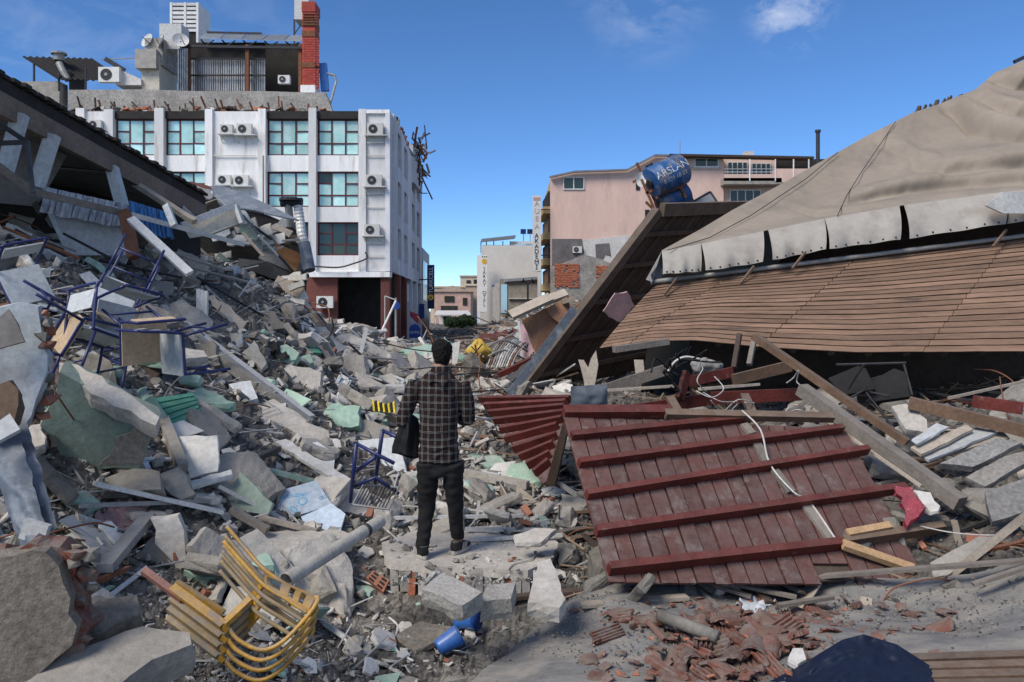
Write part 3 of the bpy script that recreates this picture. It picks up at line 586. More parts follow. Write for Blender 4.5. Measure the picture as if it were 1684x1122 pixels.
text_part('lettering', 'HOTEL', .26, 'sign_white', h1, frame_mat(P(681.5, 547, 55.78), (1, 0, 0), (0, 0, 1)))
MB().box(P(674, 562, 55.8), P(687, 556.4, 55.95)).build('lower_board', 'sign_white', h1)
MB().beam(P(674.5, 580, 55.9), P(674.5, 562, 55.9), .08, .08).build('post', 'metal_white', h1); MB().beam(P(685, 580, 55.9), P(685, 562, 55.9), .08, .08).build('post', 'metal_white', h1)
tag(MB().prism([P(674, 520, 58), P(674, 512, 58), P(688, 517, 58), P(688, 534, 58)], (0, .1, 0)).build('banner', 'sign_pink'), 'crumpled red banner above the blue hotel sign', 'banner')
tag(MB().box(P(664, 497, 60), P(672, 468, 60.6)).build('sign_box', 'facade_white'), 'blank white sign box hanging on the street side of the office block', 'sign')
blu = thing('blue_shopfront', 'narrow blue shop building next to the white office block', 'building', P(694, 570, 78))
MB().prism([Vector((side_x(75.4), 75.4, -.5)), Vector((side_x(86), 86, -.5)), Vector((side_x(86) - 6, 86, -.5)), Vector((side_x(75.4) - 6, 75.4, -.5))], (0, 0, P(0, 407, 75.4).z + .5)).build('wall', 'sign_navy', blu)
for k in range(5):
    y = 76.5 + k * 1.9; MB().prism([Vector((side_x(y) + .05, y, 3)), Vector((side_x(y + 1.2) + .05, y + 1.2, 3)), Vector((side_x(y + 1.2) + .01, y + 1.2, 3)), Vector((side_x(y) + .01, y, 3))], (0, 0, 3.8)).build('window', 'glass_sky', blu)
MB().box(P(690, 524, 74), P(700, 500, 75.3)).build('awning', 'sign_blue', blu)
st = [(P(617, 568, 44), P(651, 495, 45), .13, 'metal_white'), (P(651, 490, 47), P(651, 570, 47), .14, 'metal_grey'), (P(633, 487, 47), P(652, 494, 47), .07, 'metal_white'), (P(633, 487, 47), P(633, 560, 47), .07, 'metal_white')]
lp = thing('awning_frame', 'bent white steel awning frame leaning at the shop corner', 'frame', P(640, 570, 45))
for a, b, r, m in st: MB().tube([a, b], r / 2).build('pole', m, lp)
tag(MB().tube([P(652, 503, 46.8), P(652, 503, 46.5)], .22, 14).build('round_sign', 'sign_blue'), 'small round blue sign on the shop corner pole', 'sign')
# ---- pink apartment building, its bare party wall towards us
YP = 80.0
def pk(px, py, Y=YP): return P(px, py, Y)
pb = thing('apartment_building', 'pink apartment building with bare side wall and rooftop balconies', 'building', P(1050, 560, 85))
MB().prism([pk(905, 560), pk(905, 293), pk(945, 284), pk(1030, 281), pk(1077, 257), pk(1190, 259), pk(1190, 560)], (0, .5, 0)).build('party_wall', 'pink_wall', pb)
MB().prism([pk(905, 560, 80.5), pk(905, 295, 80.5), pk(1189, 283, 80.5), pk(1189, 560, 80.5)], (0, 14, 0)).build('body', 'ochre_wall', pb)
rf = MB(); rf.prism([pk(894, 322, 88), pk(905, 291.5, 79.7), pk(945, 282.5, 79.7), pk(1031, 279.5, 79.7), pk(1031, 281.5, 79.7), pk(945, 284.8, 79.7), pk(906, 294.3, 79.7)], (0, .3, 0)); rf = MB().beam(pk(904, 291.5, 79.6), pk(945, 282.6, 79.6), .5, .15); rf.beam(pk(945, 282.6, 79.6), pk(1031, 279.6, 79.6), .5, .15); rf.beam(pk(1031, 279.6, 79.6), pk(1077, 255.8, 79.6), .5, .15); rf.beam(pk(1077, 255.6, 79.6), pk(1100, 256, 79.6), .5, .15); rf.build('verge', 'roof_metal', pb)
MB().beam(pk(1100, 256.5, 79.4), pk(1335, 261, 79.4), 1.2, .22).build('roof_edge', 'wood_dark', pb)
def pwin(x0, y0, x1, y1, Y, n, parent, frame='sign_white'):
    f = MB(); t = .1; a = P(x0, y1, Y); b = P(x1, y0, Y)
    f.box((a.x, Y, a.z), (b.x, Y + .1, a.z + t)); f.box((a.x, Y, b.z - t), (b.x, Y + .1, b.z))
    for k in range(n + 1):
        x = a.x + (b.x - a.x) * k / n; x = min(max(x, a.x + t / 2), b.x - t / 2); f.box((x - t / 2, Y + .003, a.z + t), (x + t / 2, Y + .097, b.z - t))
    w_ = f.build('window', frame, parent)
    for k in range(n):
        x0_ = a.x + (b.x - a.x) * k / n + t / 2; x1_ = a.x + (b.x - a.x) * (k + 1) / n - t / 2
        MB().box((x0_, Y + .04, a.z + t), (x1_, Y + .06, b.z - t)).build('pane', 'glass_dark', w_)
    return w_
pwin(926, 291, 961, 312, YP - .12, 2, pb); pwin(1142, 260, 1182, 275, YP - .12, 2, pb)
MB().box(pk(1139, 277.4, 79.8), pk(1184, 275.4, 80)).build('sill', 'concrete_light', pb)
MB().box(pk(1046, 297, 79.93), pk(1052, 313, 80)).build('small_window', 'soot_and_shade', pb)
MB().box(pk(1061, 345, 79.93), pk(1068, 372, 80)).build('small_window', 'soot_and_shade', pb)
# balcony wing
MB().box(pk(1190.3, 560, 80.6), pk(1420, 262, 80.6) + Vector((0, 12, 0))).build('balcony_wall', 'pink_wall', pb)
MB().box(pk(1191, 303, 78.6), pk(1275, 298, 80.55)).build('balcony_slab', 'concrete', pb); MB().box(pk(1191, 297.8, 78.6), pk(1275, 287, 78.75)).build('balcony_parapet', 'pink_wall', pb)
pwin(1196, 266, 1230, 288, 80.45, 4, pb); pwin(1236, 268, 1268, 288, 80.45, 4, pb); pwin(1200, 312, 1252, 338, 80.45, 4, pb)
MB().box(pk(1275.5, 300, 78.6), pk(1420, 283, 80.5)).build('balcony_parapet', 'pink_wall', pb); MB().box(pk(1275.5, 282.5, 80.5), pk(1420, 262, 80.59)).build('loggia_shade', 'soot_and_shade', pb)
for x in (1233, 1275, 1305, 1330): MB().beam(pk(x, 298, 78.6), pk(x, 262, 78.6), .1, .1).build('post', 'sign_white', pb)
for y in (278, 283): MB().beam(pk(1191, y, 78.65), pk(1275, y, 78.65), .05, .05).build('rail', 'metal_white', pb)
# scars of the lost neighbour on the party wall
MB().prism([pk(960, 420, 79.94), pk(958, 395, 79.94), pk(1060, 384, 79.94), pk(1078, 470, 79.94), pk(1010, 450, 79.94), pk(965, 432, 79.94)], (0, .058, 0)).build('plaster_patch', 'plaster_patch', pb)
MB().prism([pk(908, 436, 79.92), pk(908, 393, 79.92), pk(957, 393, 79.92), pk(961, 416, 79.92), pk(930, 430, 79.92)], (0, .078, 0)).build('soot_patch', 'plaster_sooty', pb)
MB().prism([pk(980, 424, 79.9), pk(979, 402, 79.9), pk(1002, 400, 79.9), pk(1005, 422, 79.9), pk(996, 419, 79.9), pk(992, 427, 79.9)], (0, .038, 0)).build('soot_patch', 'plaster_sooty', pb)
MB().prism([pk(905.2, 560, 79.6), pk(905.5, 438, 79.6), pk(930, 431, 79.6), pk(962, 419, 79.6), pk(985, 425, 79.6), pk(1010, 436, 79.6), pk(1080, 440, 79.6), pk(1080, 560, 79.6)], (0, .3, 0)).build('ruined_wall', 'stone_wall', pb)
def bricks(x0, y0, x1, y1, Y, parent):
    r_ = 0; y = y0
    while y < y1 - 1:
        x = x0 + (r_ % 2) * 2.4
        while x < x1 - 2:
            if rng.random() > .1: MB().box(pk(x, y, Y - rng.uniform(0, .05)), pk(min(x + 4.6, x1), y + 2.4, Y + .1)).build('brick', 'brick_red', parent)
            x += 5.0
        y += 2.8; r_ += 1
bricks(912, 434, 952, 474, 79.5, pb); bricks(980, 437, 1012, 462, 79.5, pb)
ac(949, 411, 79.85, 15, 'small air conditioner on the sooty patch of the pink building', bracket=False)
# street front of the pink building, foreshortened
fx0 = pk(904.8, 0, 80.2).x; fx1 = P(894, 0, 89).x
for k in range(4):
    z0 = 4.0 + k * 2.6
    for a, b, m in ((.06, .3, 'ochre_wall'), (.36, .62, 'ochre_wall'), (.68, .95, 'ochre_wall')):
        ya, yb = 80.2 + 8.8 * a, 80.2 + 8.8 * b; xa, xb = fx0 + (fx1 - fx0) * a, fx0 + (fx1 - fx0) * b
        MB().prism([Vector((xa - .15, ya, z0 + .8)), Vector((xb - .15, yb, z0 + .8)), Vector((xb + .4, yb, z0 + .8)), Vector((xa + .4, ya, z0 + .8))], (0, 0, 1.5)).build('window_bay', 'soot_and_shade' if k % 2 else 'wood_brown', pb)
    MB().prism([Vector((fx0 - .7, 80.4, z0)), Vector((fx1 - .7, 88.8, z0)), Vector((fx1 + .3, 88.8, z0)), Vector((fx0 + .3, 80.4, z0))], (0, 0, .7)).build('floor_band', 'ochre_wall', pb)
sk = thing('vertical_sign', 'tall white vertical sign with stacked dark letters on the pink building', 'sign', pk(882, 560, 79))
MB().box(P(876, 446, 79), P(889.5, 323, 79.5)).build('panel', 'hotel_white', sk)
MB().box(P(877, 329.5, 78.97), P(888.5, 324.5, 78.995)).build('top_mark', 'far_pink', sk)
for k, c in enumerate('AKADEM\u0130'): text_part('letter', c, .62, 'ink', sk, frame_mat(P(882.5, 388 + k * 8.6, 78.97), (1, 0, 0), (0, 0, 1)))
for k, c in enumerate('AUEA'): text_part('faint_letter', c, .7, 'ink_faint', sk, frame_mat(P(883, 335 + k * 12.5, 78.97), (1, 0, 0), (0, 0, 1)))
MB().box(P(884, 500, 79.05), P(889, 446.3, 79.3)).build('lower_strip', 'hotel_white', sk)
MB().beam(P(889.6, 345, 79.3), P(904, 345, 80.3), .1, .1).build('bracket', 'metal_dark', sk); MB().beam(P(889.6, 420, 79.3), P(904, 420, 80.3), .1, .1).build('bracket', 'metal_dark', sk)
fl = thing('flue_pipe', 'thin dark flue pipe with cap beyond the tarp', 'pipe', P(1345, 300, 74)); MB().tube([P(1345, 300, 74), P(1345, 218, 74)], .18, 10).build('pipe', 'metal_dark', fl); MB().tube([P(1345, 217.9, 74), P(1345, 214, 74)], .26, 10).build('cap', 'metal_dark', fl)
tag(MB().tube([pk(1118, 257, 82), pk(1118, 233, 82)], .06).build('roof_aerial', 'metal_grey'), 'thin aerial on the roof of the pink building', 'aerial')
tag(MB().box(pk(1225, 259, 82), pk(1235, 252, 83)).build('roof_vent', 'plaster_patch'), 'small white vent block on the pink building roof', 'vent')
# ---- hotel
YO = 98.0
hb = thing('hotel_building', 'pale hotel block with glazed roof terrace and lettered sign', 'building', P(840, 560, YO + 5))
MB().box(P(791, 560, YO), P(885, 417, YO + 14)).build('wall', 'hotel_white', hb)
MB().prism([P(785, 420 + 20, YO + 14), P(791, 417, YO + .05), P(791, 560, YO + .05), P(785, 545, YO + 14)], (-.05, .3, 0)).build('side_wall', 'facade_shade', hb)
MB().box(P(840, 416.5, YO + .5), P(885, 409, YO + 12)).build('upper_wall', 'hotel_white', hb)
MB().box(P(791, 416.8, YO + .1), P(840, 415, YO + .3)).build('terrace_edge', 'metal_dark', hb)
for x in (791, 800, 812, 827, 839): MB().beam(P(x, 416, YO + .2), P(x, 397, YO + .2), .12, .12).build('post', 'metal_dark', hb)
MB().box(P(793, 416, YO + .4), P(838, 403, YO + .45)).build('glazing', 'glass_sky', hb)
MB().prism([P(791, 399, YO), P(845, 393.5, YO), P(848, 391, YO + 8), P(793, 397, YO + 8)], (0, 0, .35)).build('terrace_roof', 'roof_metal', hb)
MB().box(P(848, 409, YO + .4), P(876, 401, YO + .5)).build('railing_glass', 'glass_sky', hb)
for x, y in ((856, 377), (867, 377)):
    sp = thing('solar_panel', 'small dark rooftop panel on legs above the hotel', 'panel', P(x + 4, 404, YO + 3), 'rooftop panels on the hotel'); MB().box(P(x, y + 8, YO + 3), P(x + 9, y, YO + 3.1)).build('board', 'sign_navy', sp); MB().beam(P(x + 5, y + 8, YO + 3.05), P(x + 5, 409, YO + 3.05), .12, .12).build('leg', 'metal_grey', sp)
hs = thing('vertical_sign', 'white hotel sign with yellow emblem and stacked black letters', 'sign', P(796, 560, YO - 2))
MB().box(P(784.5, 513, YO - 2), P(801, 420, YO - 1.7)).build('panel', 'sign_white', hs)
MB().tube([P(796.5, 430, YO - 2.01), P(796.5, 430, YO - 2.06)], .32, 18).build('emblem', 'sign_yellow', hs)
for k in range(3): MB().tube([P(793.5 + k * 3, 422.5, YO - 2.01), P(793.5 + k * 3, 422.5, YO - 2.03)], .08, 6).build('star', 'ink', hs)
for k, c in enumerate('SARAY OTEL'):
    if c != ' ': text_part('letter', c, .58, 'ink', hs, frame_mat(P(796.5, 442 + k * 6.6, YO - 2.01), (1, 0, 0), (0, 0, 1)))
MB().beam(P(793, 545, YO - 1.8), P(793, 513.3, YO - 1.8), .5, .3).build('post', 'hotel_white', hs)
# grey low house in front of the hotel
gh = thing('low_house', 'low grey house with dark flat roof below the hotel', 'building', P(850, 560, 92))
MB().box(P(822, 545, 90), P(885, 462, 96)).build('wall', 'concrete', gh)
MB().prism([P(810, 545, 92), P(810, 468, 92), P(821.6, 464, 90), P(821.6, 545, 90)], (-.01, .4, 0)).build('side_wall', 'concrete_light', gh)
MB().prism([P(808, 466, 91.8), P(833, 459, 89.6), P(886, 455, 89.6), P(886, 459.5, 89.6), P(833, 463.5, 89.6), P(808, 470, 91.8)], (0, 6, 0)).build('roof', 'roof_metal', gh)
MB().box(P(824, 515, 89.9), P(834, 468, 89.99)).build('window', 'glass_sky', gh)
MB().box(P(836, 492, 89.7), P(884, 490, 89.98)).build('ledge', 'plaster_patch', gh)
# street lamp
lm = thing('street_lamp', 'double headed street lamp between rubble and low grey house', 'lamp', P(868, 545, 76))
MB().tube([P(868, 545, 76), P(868, 466, 76)], .09, 8).build('pole', 'metal_dark', lm)
for s in (-1, 1): MB().tube([P(868, 468, 76), P(868 + s * 7, 461, 76)], .05).build('arm', 'metal_dark', lm); MB().tube([P(868 + s * 6, 463, 76), P(868 + s * 9, 461.5, 76)], .22, 10, rs=[.1, .3]).build('lamp_head', 'metal_dark', lm)
# ---- far hillside houses
def house(px0, py0, px1, py1, Y, m, label, gable=0, wins=()):
    h = thing('far_house', label, 'building', P((px0 + px1) / 2, 560, Y + 4), None)
    a, b = P(px0, py1, Y), P(px1, py0, Y)
    MB().box((a.x, Y, -1), (b.x, Y + 9, b.z)).build('wall', m, h)
    if gable: MB().prism([(a.x - .3, Y - .3, b.z), (b.x + .3, Y - .3, b.z), ((a.x + b.x) / 2, Y - .3, b.z + gable)], (0, 9.5, 0)).build('roof', 'far_tan', h)
    else: MB().box((a.x - .2, Y - .3, b.z + .01), (b.x + .2, Y + 9.2, b.z + .3)).build('roof', 'far_cream', h)
    for x0, y0, x1, y1 in wins:
        w_ = MB().box(P(x0, y1, Y - .15), P(x1, y0, Y - .01)).build('window', 'soot_and_shade', h)
house(757, 455, 792, 545, 190, 'far_cream', 'far cream apartment block highest beyond the round tree', 0, ((767, 461, 774, 466), (779, 460, 786, 467)))
house(708, 473, 765, 545, 160, 'far_cream', 'far cream house with flat roof between navy sign and gable', 0, ((712, 482, 717, 488),))
house(714, 480, 774, 545, 140, 'far_pink', 'far pinkish house with low gable and dark broken openings', 1.1, ((731, 487, 747, 497), (725, 503, 752, 511), (761, 490, 768, 502)))
house(766, 470, 786, 545, 150, 'far_tan', 'far narrow tan house behind the hotel sign', 0, ((770, 480, 775, 490), (770, 500, 775, 508)))
MB_ = thing('market_awning', 'pale scalloped awning over a far shop behind the round tree', 'awning', P(740, 545, 118))
MB().prism([P(714, 519, 118), P(775, 519, 118), P(770, 512, 122), P(718, 512, 122)], (0, 0, .12)).build('canvas', 'hotel_white', MB_)
MB().box(P(722, 540, 122.2), P(742, 519, 122.4)).build('shopfront', 'hotel_white', MB_); MB().box(P(729, 532, 122.0), P(738, 521, 122.19)).build('window', 'soot_and_shade', MB_)
for x in (716, 745, 772): MB().beam(P(x, 545, 118.3), P(x, 519.5, 118.3), .15, .15).build('post', 'hotel_white', MB_)
# ---- round clipped trees
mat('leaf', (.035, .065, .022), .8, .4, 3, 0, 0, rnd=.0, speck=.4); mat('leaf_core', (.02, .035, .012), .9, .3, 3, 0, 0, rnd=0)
def tree(px, py, rx, Y, label, seed):
    r = random.Random(seed); c = P(px, py, Y); t = thing('tree', label, 'tree', Vector((c.x, Y, 0)), 'clipped trees down the street')
    RX = rx / F * Y; mb = MB(); core = MB()
    for k in range(1700):
        d = Vector((r.gauss(0, 1), r.gauss(0, 1), r.gauss(0, 1))).normalized(); q = d * r.uniform(.72, 1.04) ; lump = 1 + .1 * math.sin(d.x * 7 + seed) * math.cos(d.z * 6)
        p = c + Vector((q.x * RX, q.y * RX, q.z * RX * .72)) * lump; a = Vector((r.uniform(-1, 1), r.uniform(-1, 1), r.uniform(-1, 1))).normalized(); b = a.orthogonal().normalized(); s = RX * r.uniform(.05, .11)
        mb.add([p - a * s, p + b * s * .6, p + a * s, p - b * s * .6], [(0, 1, 2, 3)])
    for j in range(7):
        for i in range(12):
            th = math.pi * (j + .5) / 7; ph = 2 * math.pi * i / 12
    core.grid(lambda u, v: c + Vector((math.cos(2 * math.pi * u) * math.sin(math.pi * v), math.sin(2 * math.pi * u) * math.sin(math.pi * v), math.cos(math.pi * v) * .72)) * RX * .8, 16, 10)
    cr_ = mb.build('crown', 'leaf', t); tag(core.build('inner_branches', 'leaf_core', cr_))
    MB().tube([(c.x, Y, H(c.x, Y) - .4), (c.x + .1, Y, c.z - RX * .5)], .14, 8, rs=[.17, .12]).build('trunk', 'wood_dark', t)
tree(766, 531, 19, 92, 'larger round clipped green tree down the street', 3); tree(744, 531, 14, 93, 'smaller round clipped tree beside a larger one down the street', 5)
tree(846, 508 + 12, 14, 86, 'dark green bush half buried beside the brown canopy', 9)
# ================================================================ right side: tarp roof, plank wall, leaning roof panel
def plank_mat(name, c, c2, axis=(.6, 9, 9), dust=.0, rough=.75):
    return mat(name, c, rough, .38, 1.6, .25, dust, streak=axis, rnd=.22, speck=.22, hue=(c2, .58, .74, 1.2))
plank_mat('clad', (.235, .148, .10), (.07, .052, .042), (.55, 4, 7))
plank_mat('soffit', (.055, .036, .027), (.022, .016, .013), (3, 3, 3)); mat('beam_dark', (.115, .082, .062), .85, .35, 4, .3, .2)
def tarp_mat():
    m = mat('tarp', (.29, .245, .195), .9, .16, .8, .12, 0, rnd=0, speck=.06, hue=((.21, .18, .15), .52, .75, 1.3), bscale=60); return m
tarp_mat(); mat('flap', (.37, .345, .305), .85, .15, 1.2, .12, .1, rnd=.04, speck=.08, hue=((.26, .225, .19), .5, .72, 1.6), bscale=50)
def ip(tab, x):
    xs = [t[0] for t in tab]
    return [float(np.interp(x, xs, [t[k] for t in tab])) for k in range(1, len(tab[0]))]
# tables by photo column: row, depth
RID = [(1088, 412, 12.3), (1150, 378, 12.9), (1205, 345, 13.4), (1280, 305, 14.1), (1345, 268, 14.8), (1420, 226, 15.6), (1500, 185, 16.4), (1560, 165, 17), (1605, 146, 17.4), (1635, 120, 17.8), (1684, 98, 18.2), (1800, 62, 19.2), (2100, 20, 21)]
FLT = [(1088, 414, 12.2), (1355, 360, 12.2), (1483, 338, 12.2), (1642, 317, 12.2), (1800, 300, 12.2), (2100, 270, 12.2)]
FLB = [(1083, 452, 12.05), (1160, 446, 12.0), (1251, 432, 12.0), (1355, 411, 12.0), (1492, 393, 12.0), (1655, 368, 12.0), (1800, 352, 12.0), (2100, 322, 12)]
RAIL = [(1075, 461, 12.15), (1684, 386, 12.15), (2100, 336, 12.15)]
BOT = [(985, 573, 11.6), (1060, 562, 11.3), (1140, 560, 11.0), (1250, 571, 10.8), (1400, 580, 10.7), (1684, 578, 10.7), (2100, 582, 10.7)]
TR = thing('tarp_roof', 'sagging beige tarpaulin roof over the collapsed timber hall', 'tarp', P(1400, 560, 14))
FOLDS = [([(1545, 169), (1577, 183), (1606, 207), (1684, 233), (1850, 258), (2100, 280)], .34, 30), ([(1512, 268), (1556, 284), (1615, 281), (1684, 277), (1900, 275), (2100, 270)], .36, 30), ([(1378, 327), (1498, 308), (1600, 299), (1684, 300), (2100, 288)], .22, 24), ([(1630, 128), (1684, 140), (1850, 160), (2100, 170)], .3, 22), ([(1618, 160), (1684, 190), (1850, 212), (2100, 225)], .2, 22), ([(1440, 225), (1490, 245), (1520, 262), (1560, 262)], .08, 26), ([(1300, 330), (1345, 352), (1420, 345), (1640, 322), (2100, 300)], .08, 14)]
def tarp_pt(u, v):
    c1 = 1088 + u * 1000; cb = c1; ct = 1088 + u * 1000
    y0, d0 = ip(FLT, cb); y1, d1 = ip(RID, ct)
    a = P(cb, y0, d0); b = P(ct, y1, d1)
    if v <= 1:
        p = a.lerp(b, v)
        n = (b - a).cross(Vector((1, 0, 0)) + Vector((.6, .3, .2))).normalized()
        if n.y > 0: n = -n
        n = Vector((-.2, -.75, .62)).normalized()
        X = c1; Y_ = y0 + (y1 - y0) * v
        sag = -.35 * math.sin(math.pi * v) * min(1, (b - a).length / 4)
        # slanting drape folds, deeper towards the upper right
        e = min(1, v * 14) * min(1, (1 - v) * 9 + .12); f = .03 * mnoise.noise(Vector((X / 60, Y_ / 40, 3))) + .006 * mnoise.noise(Vector((X / 14, Y_ / 9, 7)))
        for tab, A_, w_ in FOLDS:                 # each fold: a bulge that hangs over a crease
            if X < tab[0][0] - 30: continue
            yc = float(np.interp(X, [t[0] for t in tab], [t[1] for t in tab])) + 3 * mnoise.noise(Vector((X / 110, w_, 1)))
            fade = min(1, max(0, (X - tab[0][0] + 30) / 90)) ; d = Y_ - yc
            f += 1.15 * A_ * fade * (math.exp(-((d + .42 * w_) / (.42 * w_)) ** 2) - .75 * math.exp(-((d - .16 * w_) / (.22 * w_)) ** 2))
        n = Vector((-.1, -.93, .34)); s = 1
        p = p + n * (sag + f * e)
        return p
    t = (v - 1) / .35; return b + Vector((.3, 5.5, -4.5)) * t
mb = MB().grid(lambda u, v: tarp_pt(u, v * 1.35), 300, 190); mb.build('canvas', 'tarp', TR, True)
# end of the canvas, tucked down on the left
mb = MB().grid(lambda u, v: P(1088, 413, 12.2 + .3 * u).lerp(P(1070 + 8 * math.sin(u * 9), 470 - 20 * u, 12.0 + 4 * u), v), 6, 6); mb.build('end_fold', 'flap', TR, True)
# hanging flaps with open slits
cuts = [(1088, 1152), (1153, 1255), (1263, 1355), (1356, 1478), (1486, 1652), (1654, 1800), (1805, 2050)]
for k, (a, b) in enumerate(cuts):
    def fp(u, v, a=a, b=b, k=k):
        narrow = (b - a) * .035 * v
        x = a + (b - a) * u
        x = a + (b - a) * u + (narrow * (1 - 2 * u) if k in (1, 2, 3, 4) else 0)
        y0, d0 = ip(FLT, x); y1, d1 = ip(FLB, x); p = P(x, y0, d0).lerp(P(x, y1, d1), v)
        return p + Vector((0, -.05 * math.sin(u * 5 + k) * v - .02 * v * math.sin(u * 17 + k * 2) - .02 - .10 * math.sin(v * 2.2), .006 * math.sin(u * 13 + k) * v))
    mb = MB().grid(fp, 46, 12)
    m2 = MB(); n_ = len(mb.v); m2.v = mb.v + [p + Vector((0, .012, 0)) for p in mb.v]; m2.f = mb.f + [[i + n_ for i in f][::-1] for f in mb.f]
    m2.build('flap', 'flap', TR, True)
    for q in range(6):                            # eyelets along the hem
        c = fp((q + .5) / 6, .93); MB().tube([c - Vector((0, .012, 0)), c - Vector((0, .002, 0))], .014, 8).build('eyelet', 'metal_dark', TR)
ptube('rope', 'thin dark lashing rope lying over the lower slope of the tarp', 'rope', [tuple((lambda p: (CX + p.x / p.y * F, HY - (p.z - CZ) / p.y * F, p.y - .12))(tarp_pt(u, v))) for u, v in ((.01, .05), (.08, .35), (.15, .6), (.24, .85), (.29, .99))], .007, 'metal_dark')
ptube('rope', 'thin seam cord running up the middle of the tarp', 'rope', [tuple((lambda p: (CX + p.x / p.y * F, HY - (p.z - CZ) / p.y * F, p.y - .12))(tarp_pt(u, v))) for u, v in ((.29, .02), (.31, .3), (.34, .6), (.385, .99))], .007, 'metal_dark')
tag(MB().prism([P(1622, 338, 11.7), P(1650, 316, 11.7), P(1760, 315, 11.8), P(1760, 352, 11.8), P(1650, 351, 11.7)], (0, .05, 0)).build('white_board', 'panel_white'), 'white board end sticking out over the tarp flaps', 'board')
for k in range(9):
    x = 1502 + k * 9 + rng.uniform(-4, 4); y, d = ip(RID, x)
    tag(MB().beam(P(x, y + 3, d + .4), P(x + rng.uniform(-4, 9), y - rng.uniform(1, 7), d + .5), rng.uniform(.03, .08), .05).build('ridge_scrap', 'wood_dark'), 'scrap of dark lath poking over the tarp ridge', 'scrap', 'lath scraps on the tarp ridge')
tag(MB().beam(P(1668, 102, 18.2), P(1720, 78, 18.2), .08, .08).build('ridge_pole', 'metal_dark'), 'black pole end at the top of the tarp ridge', 'pole')
# plank wall below the rail: rows of boards, split along two slanting butt joints
CW = thing('plank_wall', 'leaning wall of weathered brown timber cladding under the tarp', 'wall', P(1350, 600, 11))
NR = 21
def cw_pt(x, v):                                  # x: photo column on the bottom edge, v: 0 bottom .. 1 top
    xt = 1080 + (x - 985) * .93
    yb, db = ip(BOT, x); yt, dt = ip([(a, b + 7, c) for a, b, c in RAIL], xt)
    p = P(x, yb, db).lerp(P(xt, yt, dt), v); p += Vector((0, -.10, .05)) * math.sin(math.pi * v); return p
joints = [985, 1078, 1290, 1560, 1850, 2100]
for r_ in range(NR):
    v0, v1 = r_ / NR, (r_ + 1) / NR
    for k in range(len(joints) - 1):
        sh = -18 * 0 + (r_ - 10) * (4.2 if k else 0); sh1 = (r_ - 10) * 4.2
        x0 = joints[k] + (sh if k else 0) + .6; x1 = joints[k + 1] + (sh1 if k < len(joints) - 2 else 0) - .6
        mb = MB(); n_ = 10; jit = rng.uniform(-.006, .006); t = .022; g_ = .006; wv = [rng.uniform(-.004, .004) for _ in range(n_ + 1)]
        for i in range(n_ + 1):
            x = x0 + (x1 - x0) * i / n_; lo = cw_pt(x, v0 + .03 / NR); hi = cw_pt(x, v1 - .05 / NR); up = (hi - lo).normalized(); nn = Vector((1, .05, 0)).cross(up); nn = -nn if nn.y > 0 else nn
            lo = lo + nn * (jit + .013) + up * wv[i]; hi = hi + nn * jit + up * wv[i]         # lapped: lower edge stands proud
            mb.v += [lo, hi, hi - nn * t, lo - nn * t]
        for i in range(n_):
            a = i * 4; b = a + 4
            for c in range(4): d = (c + 1) % 4; mb.f.append([a + c, b + c, b + d, a + d])
        mb.f += [[0, 1, 2, 3], [n_ * 4 + 3, n_ * 4 + 2, n_ * 4 + 1, n_ * 4]]
        mb.build('plank', 'clad', CW)
for x in np.arange(1000, 2080, 62):
    lo = cw_pt(x, 0) + Vector((0, .09, 0)); hi = cw_pt(x, 1) + Vector((0, .09, 0)); MB().beam(lo - (hi - lo) * .02, hi, .06, .08, (0, 1, 0)).build('stud', 'wood_dark', CW)
r0 = MB(); r0.tube([P(1070, 464, 12.12), P(1300, 436, 12.08), P(1684, 388, 12.08), P(2100, 337, 12.1)], .035, 8); tag(r0.build('gutter_rail', 'metal_grey', smooth=True), 'thin grey metal rail along the top of the plank wall', 'rail')
for x, y in ((1240, 452), (1325, 428), (1655, 392), (1115, 470)):
    pbar('loose_lath', 'short lath jammed between tarp and plank wall', 'lath', (x, y - 14), (x - 22, y + 14), .03, .03, 'wood_brown', 'laths stuck along the rail', Ya=11.95, Yb=11.8)
tag(MB().prism([Vector((3.3, 14.6, -.4)), Vector((3.3, 14.6, 1.5)), Vector((5.6, 14.6, 3.5)), Vector((8, 14.6, 4.2)), Vector((15, 14.6, 4.6)), Vector((15, 14.6, -.4))], (0, .2, 0)).build('hall_wall', 'wood_dark'), 'dark inner wall of the timber hall in the void', 'wall')
tag(MB().prism([P(1075, 475, 12.2), P(1070, 452, 12.1), P(1090, 425, 12.15), P(1098, 432, 12.2), P(1085, 470, 12.3)], (.02, .03, 0)).build('bent_sheet', 'metal_blue'), 'bent pale blue metal sheet at the end of the tarp', 'sheet')
# ---- leaning roof panel whose dark underside faces us
A, B, C_ = P(852, 655, 17), P(1082, 352, 18.5), P(1215, 347, 20.5)
LP = thing('leaning_roof', 'dark timber roof panel tipped on its edge behind the plank wall', 'roof', A)
e1 = (B - A); e2 = (C_ - B); nrm = e1.cross(e2).normalized(); nrm = -nrm if nrm.y > 0 else nrm
E2 = e2.normalized() * 5.2
NB = 26
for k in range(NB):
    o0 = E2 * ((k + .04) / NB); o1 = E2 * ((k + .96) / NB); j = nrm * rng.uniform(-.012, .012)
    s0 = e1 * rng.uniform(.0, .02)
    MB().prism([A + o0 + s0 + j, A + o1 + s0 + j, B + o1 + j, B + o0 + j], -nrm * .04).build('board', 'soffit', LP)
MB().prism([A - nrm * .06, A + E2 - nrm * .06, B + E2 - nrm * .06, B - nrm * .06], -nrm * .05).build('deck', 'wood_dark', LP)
d1 = e1.normalized()
